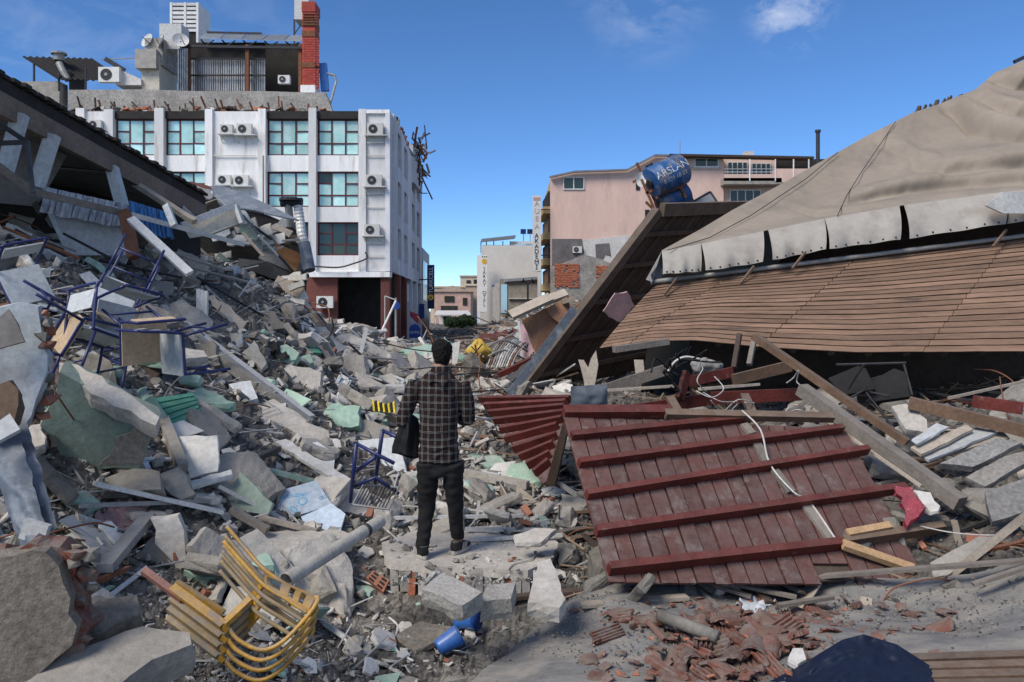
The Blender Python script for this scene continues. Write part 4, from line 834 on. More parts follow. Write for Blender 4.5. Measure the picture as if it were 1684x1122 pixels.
MB().beam(A - E2.normalized() * .12 + nrm * .02, B - E2.normalized() * .12 + d1 * .1 + nrm * .02, .2, .2, nrm).build('verge_beam', 'beam_dark', LP)
MB().beam(B + d1 * .14 - E2.normalized() * .0 + nrm * .02, B + E2 + d1 * .14 + nrm * .02, .3, .16, nrm).build('top_beam', 'beam_dark', LP)
for f in (.12, .3, .5, .7, .88): MB().beam(A + e1 * f + nrm * .05, A + e1 * f + E2 + nrm * .05, .09, .1, nrm).build('purlin', 'wood_dark', LP)
a_ = A - E2.normalized() * .34 + d1 * .15; b_ = A + e1 * .47 - E2.normalized() * .34
MB().beam(a_, b_, .22, .03, Vector((.5, -.8, .4))).build('metal_flashing', 'metal_blue', LP)
pslab('pink_sheet', 'crumpled pink perforated sheet on the leaning roof underside', 'sheet', [(992, 512), (1012, 482), (1032, 480), (1044, 503), (1020, 530), (1002, 522)], nrm, .03, 'pink_board', Y=17.5, jag=.03)
# ---- blue water tanks on a broken stand, on top of the leaning roof
ST = thing('tank_stand', 'rusty steel frame that held the blue water tanks', 'frame', P(1075, 345, 20.2))
for a, b in (((1047, 268, 20.6), (1084, 345, 20.6)), ((1055, 295, 20.3), (1078, 348, 20.3)), ((1127, 302, 20.9), (1139, 330, 20.9)), ((1086, 322, 20.5), (1128, 300, 20.8)), ((1078, 326, 20.3), (1126, 303, 20.4)), ((1062, 332, 20.4), (1082, 352, 20.4)), ((1062, 318, 20.3), (1130, 288, 20.3)), ((1041, 300, 20.6), (1056, 291, 20.6)), ((1118, 306, 20.4), (1128, 325, 20.4))):
    MB().beam(P(*a), P(*b), .06, .06).build('strut', 'rust', ST)
mat('tank_blue', (.012, .09, .26), .45, .3, 2.5, .08, .1, spec=.5, rnd=.03, hue=((.20, .16, .13), .5, .64, 3.2))
def tank(c, ax, r, ln_, label, txt=None):
    ax = ax.normalized(); t = thing('water_tank', label, 'tank', c - Vector((0, 0, r)))
    prof = [(-.5, 0), (-.5, .88), (-.485, .97), (-.46, 1), (-.2, 1), (-.19, 1.02), (-.17, 1.02), (-.16, 1), (.16, 1), (.17, 1.02), (.19, 1.02), (.2, 1), (.46, 1), (.485, .97), (.5, .88), (.5, 0)]
    MB().tube([c + ax * ln_ * p for p, _ in prof], r, 28, False, [max(r * q, .001) for _, q in prof]).build('barrel', 'tank_blue', t, True)
    sd_ = Vector((0, -1, 0)); sd_ = (sd_ - ax * sd_.dot(ax)).normalized(); upv = sd_.cross(ax); upv = -upv if upv.z < 0 else upv
    MB().tube([c - ax * ln_ * .5, c - ax * ln_ * .56], r * .3, 14).build('lid', 'metal_dark', t)
    MB().tube([c + upv * r * .98 - ax * ln_ * .3, c + upv * r * 1.1 - ax * ln_ * .3], r * .25, 12).build('filler_neck', 'metal_dark', t)
    if txt:                                       # lettering bent round the barrel
        for s, sz, off in txt:
            o = text_part('lettering', s, sz, 'sign_white', t, frame_mat(Vector((0, 0, 0)) + ORG[t.name], (1, 0, 0), (0, 0, 1)), .001)
            for v in o.data.vertices:
                x, z, y = v.co.x, v.co.z, v.co.y
                a = (z + off) / r; p = c + ax * x + (sd_ * math.cos(a) + upv * math.sin(a)) * (r + .008 - y * .0); v.co = p - ORG[t.name]
    return t
axt = (P(1134, 282, 20.5) - P(1078, 310, 20.2))
tank(P(1096, 289, 20.4), axt, .41, 1.0, 'upper dented blue water tank with white lettering', [('ARSLAN', .27, .05), ('0 529 18 03', .15, -.16)])
tank(P(1107, 327, 20.7), P(1137, 320, 20.9) - P(1084, 343, 20.6), .29, .85, 'lower blue water tank wedged under the lettered one')
dish_t = thing('satellite_dish', 'crushed white satellite dish at the end of the blue water tanks', 'satellite dish', P(1053, 312, 20.5))
c = P(1054, 296, 20.45); MB().grid(lambda u, v: c + Vector((math.cos(6.283 * u) * .13, 0, math.sin(6.283 * u) * .2)) * v + Vector((0, -.05 * v * v, 0)) * (1 + .3 * math.sin(u * 20)), 18, 4).build('bowl', 'tower_white', dish_t, True)
sk_ = thing('roof_lantern', 'grey sheet metal hip roof piece beside the blue tanks', 'roof', P(1155, 345, 21))
MB().add([P(1120, 343, 20.6), P(1186, 342, 20.6), P(1168, 316, 21.2), P(1182, 340, 22.2), P(1126, 338, 22.2), P(1164, 315, 21.3)], [(0, 1, 2), (1, 3, 5, 2), (3, 4, 5), (4, 0, 2, 5), (0, 4, 3, 1)]).build('sheet', 'roof_metal', sk_)
MB().beam(P(1120, 343, 20.58), P(1168, 315.5, 21.18), .04, .04).build('hip_cap', 'metal_dark', sk_); MB().beam(P(1186, 342, 20.58), P(1168, 315.5, 21.18), .04, .04).build('hip_cap', 'metal_dark', sk_)
# ---- brown kiosk wreck, eaves boards, yellow sack, bent grille
KY = 21.5
kk = thing('kiosk_wreck', 'tilted brown kiosk with broken eaves among the rubble', 'kiosk', P(892, 590, KY))
MB().prism([P(858, 527, KY), P(900, 506, KY), P(928, 545, KY + .1), P(922, 562, KY + .1), P(893, 588, KY), P(880, 580, KY)], (0.2, .8, 0)).build('wall', 'brown_panel', kk)
MB().prism([P(898, 508, KY - .1), P(932, 488, KY - .1), P(937, 527, KY - .1), P(928, 538, KY - .1), P(905, 520, KY - .1)], (.05, .05, 0)).build('loose_panel', 'brown_panel', kk)
MB().beam(P(840, 519, KY - .4), P(906, 489, KY - .2), .35, .1, (.3, -.5, 1)).build('eaves', 'wood_pale', kk); MB().beam(P(868, 505, KY + .2), P(932, 482, KY + .3), .35, .1, (.3, -.5, 1)).build('eaves', 'wood_pale', kk)
MB().beam(P(924, 497, KY - .2), P(946, 490, KY - .2), .35, .12).build('eaves_end', 'wood_pale', kk)
MB().prism([P(936, 520, KY + .1), P(950, 500, KY + .1), P(957, 540, KY + .1), P(940, 560, KY + .1)], (0, .3, 0)).build('torn_lining', 'orange', kk)
pslab('printed_panel', 'narrow pink and white printed panel standing against the brown kiosk', 'panel', [(857, 530), (866, 545), (876, 572), (878, 578), (858, 592), (856, 560)], (-.2, -1, .2), .04, 'pink_board', Y=20.5, jag=.03)
tag(MB().beam(P(853, 528, 20.3), P(858, 592, 20.3), .06, .06).build('panel_post', 'metal_white'), 'thin white post beside the pink printed panel', 'post')
gr = thing('bent_grille', 'crumpled rusty window grille of parallel bars', 'grille', P(830, 610, 19))
for k in range(11):
    o = k * 4.6
    MB().tube(curve([P(800 + o * .9, 601 - o * .1 + 6, 18.6), P(812 + o * .85, 577 + o * .1, 18.9), P(826 + o * .9, 558 + o * .15, 19.3), P(843 + o * .5, 551 + o * .5, 19.6)], 5), .02, 6).build('bar', rng.choice(['metal_grey', 'rust', 'metal_grey', 'metal_white']), gr, True)
for y in (560, 576, 590): MB().tube(curve([P(803, y + 10, 18.7), P(830, y, 18.9), P(868, y + 18, 19.2)], 6), .025, 6).build('cross_bar', 'metal_grey', gr, True)
def sack(px, py, Y, rx, ry, m, name, label, seed):
    c = P(px, py, Y); o = MB().grid(lambda u, v: c + Vector((math.cos(6.283 * u) * math.sin(3.1416 * v) * rx, math.sin(6.283 * u) * math.sin(3.1416 * v) * rx * .7, math.cos(3.1416 * v) * ry)) * (1 + .55 * mnoise.noise(Vector((math.cos(6.283 * u) * 1.5 + seed, math.sin(6.283 * u) * 1.5, v * 3))) + .12 * mnoise.noise(Vector((math.cos(6.283 * u) * 5 + seed, math.sin(6.283 * u) * 5, v * 9)))), 28, 18).build(name, m, smooth=True); return tag(o, label, 'sack')
sack(786, 578, 22, .34, .27, 'sack_yellow', 'sack', 'dusty yellow sack crossed by black straps in the street rubble', 2)
for a, b in (((772, 592), (793, 566)), ((775, 570), (798, 592)), ((781, 567), (789, 594))): pbar('strap', 'black strap lying over the yellow sack', 'strap', a, b, .05, .03, 'black', 'straps on the yellow sack', Ya=21.55, Yb=21.6)
pslab('white_sheet', 'upright pale sheet beside the yellow sack', 'sheet', [(744, 565), (757, 560), (752, 598), (744, 600)], (.1, -1, .2), .03, 'panel_white', Y=20)
pslab('red_canvas', 'crumpled dark red canvas lying across the street rubble', 'canvas', [(783, 557), (800, 549), (848, 541), (850, 549), (820, 558), (795, 560)], (0, -.6, .8), .05, 'maroon', Y=30, jag=.12)
pslab('black_sheet', 'black sheet lying under the leaning roof edge', 'sheet', [(832, 620), (872, 592), (882, 594), (880, 602), (842, 628)], (-.3, -.6, .7), .05, 'metal_dark', Y=17.2, jag=.04)
tag(MB().beam(P(820, 617, 17.6), P(878, 590, 18), .12, .12).build('red_beam', 'maroon'), 'maroon beam end sticking out beside the bent grille', 'beam')

# ================================================================ maroon roof panels in front
bl, tl, rr = P(1000, 958, 5.9), P(925, 684, 7.3), P(1540, 884, 6.8)
mn = (rr - bl).cross(tl - bl).normalized(); mn = -mn if mn.z < 0 else mn
def mp_(px, py, h=0.0): return on_plane(px, py, bl, mn) + mn * h
MR = thing('maroon_roof', 'fallen maroon boarded roof panel with red rafters on top', 'roof', P(1200, 960, 6.2))
NBD = 18
for k in range(NBD):
    def ed(t):                                    # left or right edge of a board: top and bottom pixel
        return (925 + (1392 - 925) * t, 684 + (706 - 684) * t), (1000 + (1528 - 1000) * t, 958 + 4 * t)
    (a, b), (c, d) = ed((k + .045) / NBD), ed((k + .955) / NBD); h = rng.uniform(-.008, .010)
    if 12 <= k <= 13: b = (b[0] - (b[0] - a[0]) * .13, b[1] - (b[1] - a[1]) * .13); d = (d[0] - (d[0] - c[0]) * .13, d[1] - (d[1] - c[1]) * .13)
    MB().prism([mp_(*a, h), mp_(*c, h), mp_(*d, h + rng.uniform(-.004, .004)), mp_(*b, h)], -mn * .022).build('board', 'maroon_board', MR)
MB().prism([mp_(930, 690, -.03), mp_(1386, 712, -.03), mp_(1520, 952, -.03), mp_(1003, 950, -.03)], -mn * .02).build('seam_shade_sheet', 'wood_dark', MR)  # added dark sheet, so the seams between the boards read as shade
for (x0, y0, x1, y1, w_, hh) in ((998, 943, 1378, 901, .065, .105), (978, 880, 1484, 808, .06, .095), (963, 820, 1424, 745, .055, .09), (950, 768, 1382, 710, .055, .09), (938, 722, 1232, 692, .06, .08), (1198, 732, 1268, 722, .06, .075)):
    MB().beam(mp_(x0, y0, hh / 2 - .002), mp_(x1, y1, hh / 2 - .002), w_, hh, mn).build('rafter', 'maroon', MR)
MB().beam(mp_(926, 681, .02), mp_(1100, 684, .05), .1, .1, mn).build('ridge_board', 'maroon', MR); MB().beam(mp_(1090, 690, .07), mp_(1365, 694, .06), .08, .07, mn).build('ridge_board', 'wood_brown', MR)
br = MB().beam(mp_(1380, 898, .055), mp_(1545, 872, .04), .065, .1, mn).build('broken_rafter', 'wood_brown', MR); MB().beam(mp_(1385, 890, .112), mp_(1455, 877, .112), .06, .02, mn).build('split_wood', 'wood_raw', br)
for a, b in (((1238, 722), (1262, 768)), ((1272, 776), (1300, 812)), ((1322, 832), (1368, 892)), ((1222, 700), (1236, 716))): MB().beam(mp_(*a, .018), mp_(*b, .018), .085, .03, mn).build('grey_batten', 'wood_grey', MR)
MB().tube(curve([mp_(1215, 688, .1), mp_(1245, 720, .1), mp_(1262, 770, .06), mp_(1300, 818, .07), mp_(1330, 830, .03), mp_(1372, 896, .05)], 5), .008, 6).build('cord', 'cable', MR)
tag(MB().beam(mp_(1378, 908, .1), mp_(1500, 940, .03), .075, .05, mn).build('loose_plank', 'wood_raw'), 'fresh split plank lying on the lower edge of the maroon panel', 'plank')
tag(MB().prism([mp_(1235, 933, -.02), mp_(1262, 928, -.02), mp_(1272, 944, -.02), mp_(1236, 944, -.02)], -mn * .05).build('wood_block', 'wood_raw'), 'small pale wood block under the bottom red rafter', 'block')
# the gable edge and the second, tilted panel behind
tag(MB().prism([P(926, 694, 7.5), P(934, 704, 7.45), P(912, 800, 7.9), P(897, 797, 8.0)], (.02, .05, 0)).build('gable_board', 'wood_dark'), 'dark narrow board standing under the maroon roof corner', 'board')
q0, q1, q2 = P(896, 800, 8.2), P(790, 661, 11), P(942, 662, 9.6)
m2n = (q1 - q0).cross(q2 - q0).normalized(); m2n = -m2n if m2n.z < 0 else m2n
def m2(px, py, h=0.0): return on_plane(px, py, q0, m2n) + m2n * h
SR = thing('maroon_roof', 'smaller maroon slatted roof panel behind the large one', 'roof', q0)
for k in range(9):
    t0, t1 = (k + .03) / 9, (k + .97) / 9
    def e_(t): return (792 + (936 - 792) * t, 662 + 4 * t), (893 + (909 - 893) * t, 796 - 14 * t)
    (a, b), (c, d) = e_(t0), e_(t1); MB().prism([m2(*a), m2(*c), m2(*d), m2(*b)], -m2n * .025).build('board', 'maroon_board', SR)
for x0, y0, x1, y1 in ((792, 661, 941, 661), (800, 672, 934, 667), (808, 684, 932, 674), (816, 697, 930, 684), (826, 712, 928, 694), (834, 728, 920, 705), (847, 744, 918, 721), (858, 757, 913, 735), (870, 771, 908, 751), (882, 784, 906, 764)):
    MB().beam(m2(x0, y0, .045), m2(x1, y1, .045), .05, .09, m2n).build('rafter', 'maroon', SR)
# ---- timbers and debris between panel and plank wall
def timber(a, b, Ya, Yb, w_, h_, m, label, name='timber', cat='beam', group=None, up=(0, 0, 1)): return tag(MB().beam(P(*a, Ya), P(*b, Yb), w_, h_, up).build(name, m), label, cat, group)
timber((1240, 553), (1492, 728), 9.0, 8.0, .13, .07, 'wood_brown', 'long brown timber leaning from the plank wall to the rubble')
timber((1318, 640), (1580, 828), 8.4, 6.9, .13, .12, 'wood_grey', 'long grey squared timber lying beside the maroon panel')
timber((1325, 668), (1515, 800), 8.3, 7.1, .025, .025, 'wood_pale', 'thin pale batten along the long grey timber', cat='batten')
timber((1495, 662), (1700, 712), 8.4, 7.9, .16, .12, 'wood_brown', 'broad dark purplish beam over the pale grey boards')
timber((1600, 660), (1682, 672), 8.8, 8.5, .06, .13, 'maroon', 'short dark red plank end by the void', cat='plank')
timber((1120, 630), (1205, 612), 9.4, 9.5, .05, .12, 'maroon', 'maroon plank behind the ridge board', cat='plank')
timber((935, 690), (1180, 655), 9.0, 9.6, .05, .14, 'maroon', 'long red plank lying behind the maroon ridge', cat='plank')
timber((998, 640), (1095, 608), 10.2, 10.3, .05, .14, 'wood_grey', 'greyish red edged plank raised behind the grey cushion', cat='plank')
timber((1150, 640), (1248, 632), 9.2, 9.5, .05, .03, 'wood_pale', 'thin pale lath behind the ridge board', cat='lath')
timber((1130, 612), (1118, 656), 9.4, 9.3, .05, .12, 'maroon', 'short upright red plank stub behind the ridge', cat='plank')
timber((1000, 642), (1110, 635), 9.6, 9.8, .04, .03, 'wood_pale', 'pale lath lying level behind the ridge board', cat='lath')
timber((1170, 655), (1330, 648), 9.0, 9.2, .05, .14, 'maroon', 'dark red plank lying under the tangle of cables', cat='plank')
timber((1205, 625), (1300, 602), 9.4, 9.6, .05, .13, 'wood_brown', 'brown plank raised at the foot of the long timber', cat='plank')
timber((1224, 650), (1242, 690), 8.8, 8.2, .09, .05, 'wood_brown', 'short brown batten lying against the ridge board', cat='batten')
timber((1102, 655), (1122, 690), 8.9, 8.2, .09, .05, 'wood_brown', 'stubby brown batten behind the maroon ridge', cat='batten')
timber((1010, 575), (1098, 562), 10.5, 10.8, .1, .08, 'wood_grey', 'grey pole lying in the void under the plank wall')
timber((1207, 605), (1216, 550), 10.2, 10.4, .06, .06, 'wood_dark', 'dark post stub in the void under the plank wall', cat='post')
timber((1232, 600), (1240, 560), 10.2, 10.4, .06, .06, 'wood_grey', 'grey post stub in the void under the plank wall', cat='post')
timber((1535, 968), (1700, 838), 6.3, 6.0, .05, .05, 'wood_pale', 'long pale grey pole leaning on the stones beside the roofing sheet', 'pole', 'pole')
timber((1380, 640), (1480, 611), 9.8, 10.0, .03, .03, 'metal_dark', 'thin black rod in the void by the overturned seats', cat='rod')
timber((1560, 655), (1700, 624), 9.3, 9.6, .03, .03, 'wood_pale', 'thin pale lath at the mouth of the void', cat='lath')
pslab('torn_board', 'torn V shaped grey board standing in the void', 'board', [(952, 592), (960, 592), (968, 606), (980, 577), (984, 600), (978, 634), (962, 636)], (0, -1, .25), .03, 'wood_pale', Y=10.6, jag=.02)
pslab('torn_board', 'narrow pale upright boards standing in the void', 'board', [(1043, 592), (1058, 592), (1058, 624), (1046, 622)], (0, -1, .2), .03, 'wood_pale', Y=10.4, jag=.015)
# cushion, cables, overturned seats
cu = P(969, 656, 8.9); o = MB().grid(lambda u, v: cu + Vector(((u - .5) * .40, -.03 - .05 * (1 - abs(2 * u - 1) ** 3) * (1 - abs(2 * v - 1) ** 3), (v - .5) * .27 + .03 * (u - .5))) + Vector((.01 * mnoise.noise(Vector((u * 5, v * 5, 1))), .03 * mnoise.noise(Vector((u * 4, v * 4, 5))), 0)), 18, 14)
n_ = len(o.v); o.v += [p + Vector((0, .10, .01)) for p in o.v]; o.f += [[i + n_ for i in f][::-1] for f in o.f[:]]; mat('slate', (.10, .125, .155), .9, .25, 6, .4, .2)
tag(o.build('cushion', 'slate', smooth=True), 'dusty slate blue cushion standing behind the maroon ridge', 'cushion')
sack(1163, 603, 9.6, .17, .08, 'granite', 'sack', 'grey plastic covered bundle in the void', 7); sack(1163, 616, 9.7, .17, .1, 'black', 'sack', 'black bag under the grey plastic covered bundle', 8)
def cables(n, box, m, label, Y, seed, r=.008):
    q = random.Random(seed)
    for k in range(n):
        x, y = q.uniform(box[0], box[2]), q.uniform(box[1], box[3]); pts = [P(x, y, Y)]
        for j in range(4): x += q.uniform(-22, 30); y += q.uniform(-20, 20); pts.append(P(x, y, Y + q.uniform(-.25, .25)))
        tag(MB().tube(curve(pts, 6), r, 5).build('cable', m, smooth=True), label, 'cable', label)
cables(6, (1095, 600, 1130, 640), 'black', 'black cable tangled in the void behind the ridge', 9.2, 4, .012); cables(4, (1150, 640, 1180, 665), 'cable', 'pale frayed cord hanging over the ridge board', 8.4, 5, .006); cables(4, (1290, 615, 1330, 690), 'cable', 'pale cord looped beside the long brown timber', 8.3, 6, .007)
co = thing('cable_coil', 'black cable coil arched in the void behind the ridge', 'cable', P(1110, 650, 9.4))
for k in range(16):
    a0 = math.pi * (.12 + .05 * k); c0 = P(1150, 640, 9.4); p = c0 + Vector((-.42 * math.sin(a0 * .9), 0, .42 * abs(math.cos(a0 * .55)))); MB().tube([p, p + Vector((.09 * math.sin(a0), -.03, .1 * math.cos(a0)))], .009, 5).build('winding', 'black', co)
MB().tube(curve([P(1098, 612, 9.3), P(1110, 595, 9.3), P(1128, 587, 9.3), P(1152, 591, 9.3)], 6), .014, 6).build('outer_hose', 'cable', co, True)
for nm, pts_ in (('seat_back', [(1420, 634), (1470, 606), (1488, 612), (1497, 652), (1440, 660)]), ('seat_back', [(1362, 622), (1410, 602), (1424, 606), (1440, 640), (1386, 650)])):
    pslab('overturned_seat', 'black overturned office seat in the void under the plank wall', 'chair', pts_, (-.2, -.8, .6), .07, 'black', Y=9.5, group='black seats in the void', jag=.0)
for a, b in (((1375, 600), (1490, 597)), ((1424, 645), (1470, 705)), ((1424, 640), (1380, 665)), ((1430, 645), (1462, 652)), ((1486, 598), (1500, 650)), ((1395, 640), (1420, 600))): tag(MB().tube([P(*a, 9.2), P(*b, 9.0)], .014, 6).build('seat_tube', 'metal_dark'), 'black steel tube of the overturned seats in the void', 'tube', 'tubes of the overturned seats')
tx = mat('red_foil', (.26, .03, .05), .5, .4, 9, .5, .1, speck=.5, hue=((.5, .35, .3), .6, .68, 22)); pslab('red_cloth', 'crumpled shiny red patterned cloth beside the maroon panel', 'cloth', [(1473, 800), (1500, 800), (1522, 832), (1510, 850), (1492, 866), (1488, 838)], (-.2, -.7, .6), .06, 'red_foil', Y=6.75, jag=.03, seg=.05)
pslab('white_rag', 'crumpled white rag beside the red patterned cloth', 'rag', [(1502, 806), (1530, 810), (1546, 832), (1530, 842), (1512, 826)], (-.1, -.6, .8), .06, 'plaster_white', Y=6.85, jag=.03, seg=.05)
# grey boards and stone slabs on the right
for k, q in enumerate(([(1498, 735), (1590, 698), (1600, 706), (1515, 747)], [(1512, 748), (1606, 703), (1640, 710), (1528, 756)], [(1524, 757), (1648, 708), (1660, 720), (1540, 752)], [(1500, 722), (1540, 696), (1560, 702), (1508, 730)])):
    pslab('grey_board', 'weathered pale blue grey board under the broad dark beam', 'board', q, (-.1, -.35, 1), .03, 'panel_blue' if k % 2 else 'wood_pale', Y=7.9, group='pale grey boards under the beam', jag=.01)
S_ = [('long flat grey stone slab with a rough edge under the pale boards', [(1545, 762), (1640, 720), (1680, 728), (1600, 768)], 'granite', 7.6), ('dark tilted stone slab deep among the stones under the pale boards', [(1588, 785), (1650, 752), (1684, 742), (1690, 760), (1620, 800)], 'stone', 7.2),
      ('broad speckled granite slab above the leaning grey pole', [(1620, 808), (1700, 782), (1705, 835), (1632, 858)], 'granite', 6.6), ('upright pale concrete block against the broad dark beam', [(1466, 668), (1490, 664), (1524, 690), (1526, 712), (1490, 706)], 'concrete_light', 8.3),
      ('flat pale concrete piece by the leaning grey pole', [(1530, 925), (1610, 882), (1640, 884), (1560, 945), (1535, 950)], 'concrete', 6.3)]
for lb, q, m, Y in S_: pslab('stone_slab', lb, 'stone', q, (-.2, -.55, .8), .07, m, Y=Y, jag=.007, seg=.1)
# ================================================================ left side: the collapsed building and its heap
mat('ceiling', (.20, .185, .17), .9, .25, 1.2, .2, 0); mat('fascia_tan', (.20, .155, .12), .85, .3, 2, .25, 0); mat('roof_tar', (.035, .03, .028), .9, .4, 5, .6, .05)
EV = thing('fallen_roof', 'sunken dark tiled roof of the collapsed building above white posts', 'roof', P(150, 330, 11))
ea, eb = P(-110, 88, 8.2), P(338, 338, 15.2)
wv = Vector((-1, .06, .12)).normalized()
def slab4(p, q, w_, t, dz=0): return [p, q, q + w_, p + w_]
MB().prism([ea, eb, eb + wv * 7, ea + wv * 7], (0, 0, .16)).build('roof_deck', 'roof_tar', EV)
MB().prism([ea - Vector((-.02, 0, .28)), eb - Vector((-.02, 0, .28)), eb - Vector((.06, 0, .28)), ea - Vector((.06, 0, .28))], (0, 0, .275)).build('fascia', 'fascia_tan', EV)
nT = 46
for k in range(nT):                               # ragged tile ends along the eaves
    p = ea.lerp(eb, (k + .1) / nT); q = ea.lerp(eb, (k + .9) / nT); o = rng.uniform(.02, .1)
    MB().prism([p + Vector((o, 0, .17)), q + Vector((o, 0, .17)), q + Vector((-.45, 0, .24)), p + Vector((-.45, 0, .24))], (0, 0, .05)).build('roof_tile', 'roof_tar', EV)
cl = [(.0, .2), (.22, .38), (.4, .58), (.6, .8), (.82, 1)]
for a, b in cl:                                   # ceiling panels, some dropped
    p = ea.lerp(eb, a) - Vector((.1, 0, .15)); q = ea.lerp(eb, b) - Vector((.1, 0, .15)); dr = Vector((0, 0, -rng.uniform(0, .12)))
    MB().prism([p, q, q + wv * 2.4 + dr, p + wv * 2.4 + dr], (0, 0, .03)).build('ceiling_panel', 'ceiling', EV)
for x0, y0, x1, y1, Y in ((34, 188, 8, 282, 9.6), (87, 222, 60, 308, 10.2), (184, 276, 203, 346, 11.8)):
    MB().beam(P(x0, y0, Y), P(x1, y1, Y - .1), .15, .13, (0, 1, 0)).build('post', 'panel_blue', EV)
mb = MB()
tag(MB().prism([P(-60, 470, 12.5), P(-60, 120, 12.5), P(330, 330, 16.5), P(330, 470, 16.5)], (-.2, .3, 0)).build('room_wall', 'soot_and_shade'), 'back wall inside the collapsed building, coloured dark to stand in for its shade', 'wall')  # near-black colour stands in for the shade of the void
tag(MB().prism([P(-40, 330, 10.6), P(0, 210, 10.6), P(110, 255, 11.2), P(84, 300, 11.2), P(60, 340, 11)], (-.03, .06, 0)).build('wall_sheet', 'ceiling'), 'grey brown wall sheet hanging behind the white posts', 'sheet')
def bar(nm, lb, ct, a, b, w_, h_, m, Ya, Yb, grp=None, up=(0, -.4, 1)): return tag(MB().beam(P(*a, Ya), P(*b, Yb), w_, h_, up).build(nm, m), lb, ct, grp)
bar('window_rail', 'dark framed sill rail below the white curtain', 'rail', (64, 318), (208, 352), .09, .09, 'wood_grey', 10.0, 11.2)
bar('window_rail', 'long white rail sloping from the rusty column across the heap', 'rail', (208, 351), (400, 402), .07, .07, 'metal_white', 11.1, 13.0)
bar('column', 'short rusty red column under the sill rail', 'column', (205, 348), (220, 424), .13, .13, 'rust', 11.0, 10.8, up=(0, 1, 0))
bar('aluminium_beam', 'broad channelled aluminium beam slanting down the heap below the blue curtain', 'beam', (215, 360), (312, 450), .11, .05, 'metal_white', 10.6, 10.2, up=(.3, -.8, .6))
bar('timber', 'pale timber slanting beside the blue curtain', 'beam', (222, 302), (320, 365), .09, .08, 'wood_pale', 12.6, 12.2)
bar('post', 'short white post standing by the blue curtain', 'post', (273, 338), (287, 372), .09, .06, 'panel_blue', 11.5, 11.3, up=(0, 1, 0))
bar('steel_bar', 'black steel angle across the broken window opening', 'bar', (-10, 198), (42, 232), .05, .05, 'metal_dark', 9, 9.2); bar('steel_bar', 'black upright steel bar beside the window opening', 'bar', (44, 232), (54, 318), .05, .05, 'metal_dark', 9.2, 9.2); bar('steel_bar', 'level black steel bar at the window opening', 'bar', (-10, 236), (44, 234), .06, .05, 'metal_dark', 9.1, 9.2)
bar('timber', 'pale timber rail below the black window bars', 'beam', (-10, 268), (58, 318), .07, .08, 'wood_grey', 9.3, 9.6)
for k in range(9):
    x0, y0 = rng.uniform(0, 330), 0; y0 = 330 + x0 * .25 + rng.uniform(-5, 60); Y = 10.5 + x0 / 130
    bar('steel_rod', 'long thin steel rod fallen across the upper heap', 'rod', (x0, y0), (x0 + rng.uniform(70, 150), y0 + rng.uniform(20, 70)), .03, .03, rng.choice(['metal_dark', 'metal_grey', 'rust']), Y - .8, Y - .4, 'steel rods on the upper heap')
def curtain(nm, lb, tp, drop, m, Y, folds, seed):
    (x0, y0), (x1, y1) = tp
    def f(u, v):
        p = P(x0, y0, Y).lerp(P(x1, y1, Y + (x1 - x0) * .008), u); d = drop * (1 + .12 * mnoise.noise(Vector((u * 6, seed, 0)))) / F * Y
        return p + Vector((.02 * math.sin(u * folds * 2.7) + .12 * v * (seed % 2 - .5), .035 * math.sin(u * folds) * (.4 + v) + .02 * math.sin(u * folds * 2.3 + v * 3), -d * v))
    mb = MB().grid(f, 110, 10); n_ = len(mb.v); mb.v += [p + Vector((0, .012, 0)) for p in mb.v]; mb.f += [[i + n_ for i in q][::-1] for q in mb.f[:]]
    return tag(mb.build(nm, m, smooth=True), lb, 'curtain')
curtain('curtain', 'gathered white curtain hanging in the broken window opening', ((72, 307), (215, 338)), 42, 'curtain_white', 10.5, 95, 2)
curtain('curtain', 'gathered blue curtain bunched behind the sloping white rail', ((212, 330), (277, 350)), 46, 'curtain_blue', 11.5, 60, 3)
curtain('curtain', 'limp pale blue cloth hanging from the broken floor edge', ((372, 440), (394, 437)), 62, 'curtain_white', 15.5, 26, 4)
curtain('curtain', 'long grey white cloth hanging beside the clinker shop wall', ((488, 452), (500, 450)), 95, 'curtain_white', 21.5, 16, 5)
tag(MB().prism([P(75, 345, 10.9), P(80, 322, 10.9), P(200, 352, 11.7), P(212, 420, 11.7), P(110, 420, 11)], (-.02, .08, 0)).build('sill_wall', 'panel_blue'), 'dusty pale blue wall sheet below the white curtain', 'wall')
# sign box, roof sheets, duct, orange board
bx = thing('sign_box', 'dusty cream sheet metal box lying on the heap', 'box', P(350, 400, 13))
MB().prism([P(300, 372, 12.6), P(386, 338, 13.2), P(396, 366, 13.2), P(345, 386, 12.8), P(312, 392, 12.6)], (.03, .14, .02)).build('shell', 'panel_cream', bx); MB().beam(P(299, 371, 12.5), P(386, 337, 13.1), .05, .1).build('rim', 'metal_white', bx); MB().beam(P(386, 337, 13.1), P(397, 367, 13.1), .05, .06).build('rim', 'metal_white', bx)
pslab('metal_sheet', 'blue grey metal roof sheet draped over the broken floor', 'sheet', [(346, 306), (364, 305), (400, 318), (445, 338), (492, 362), (470, 358), (420, 346), (362, 338)], (.1, -.5, .85), .03, 'metal_blue', Y=18)
pslab('metal_sheet', 'grey metal sheet under the bent white rail', 'sheet', [(262, 292), (300, 298), (348, 312), (345, 328), (300, 322)], (.1, -.5, .85), .03, 'metal_grey', Y=17.5, jag=.05)
pslab('maroon_sheet', 'narrow dark red roof sheet ending in a curl', 'sheet', [(240, 288), (330, 302), (350, 308), (346, 320), (290, 312)], (.1, -.6, .8), .04, 'maroon', Y=18.5, jag=.04)
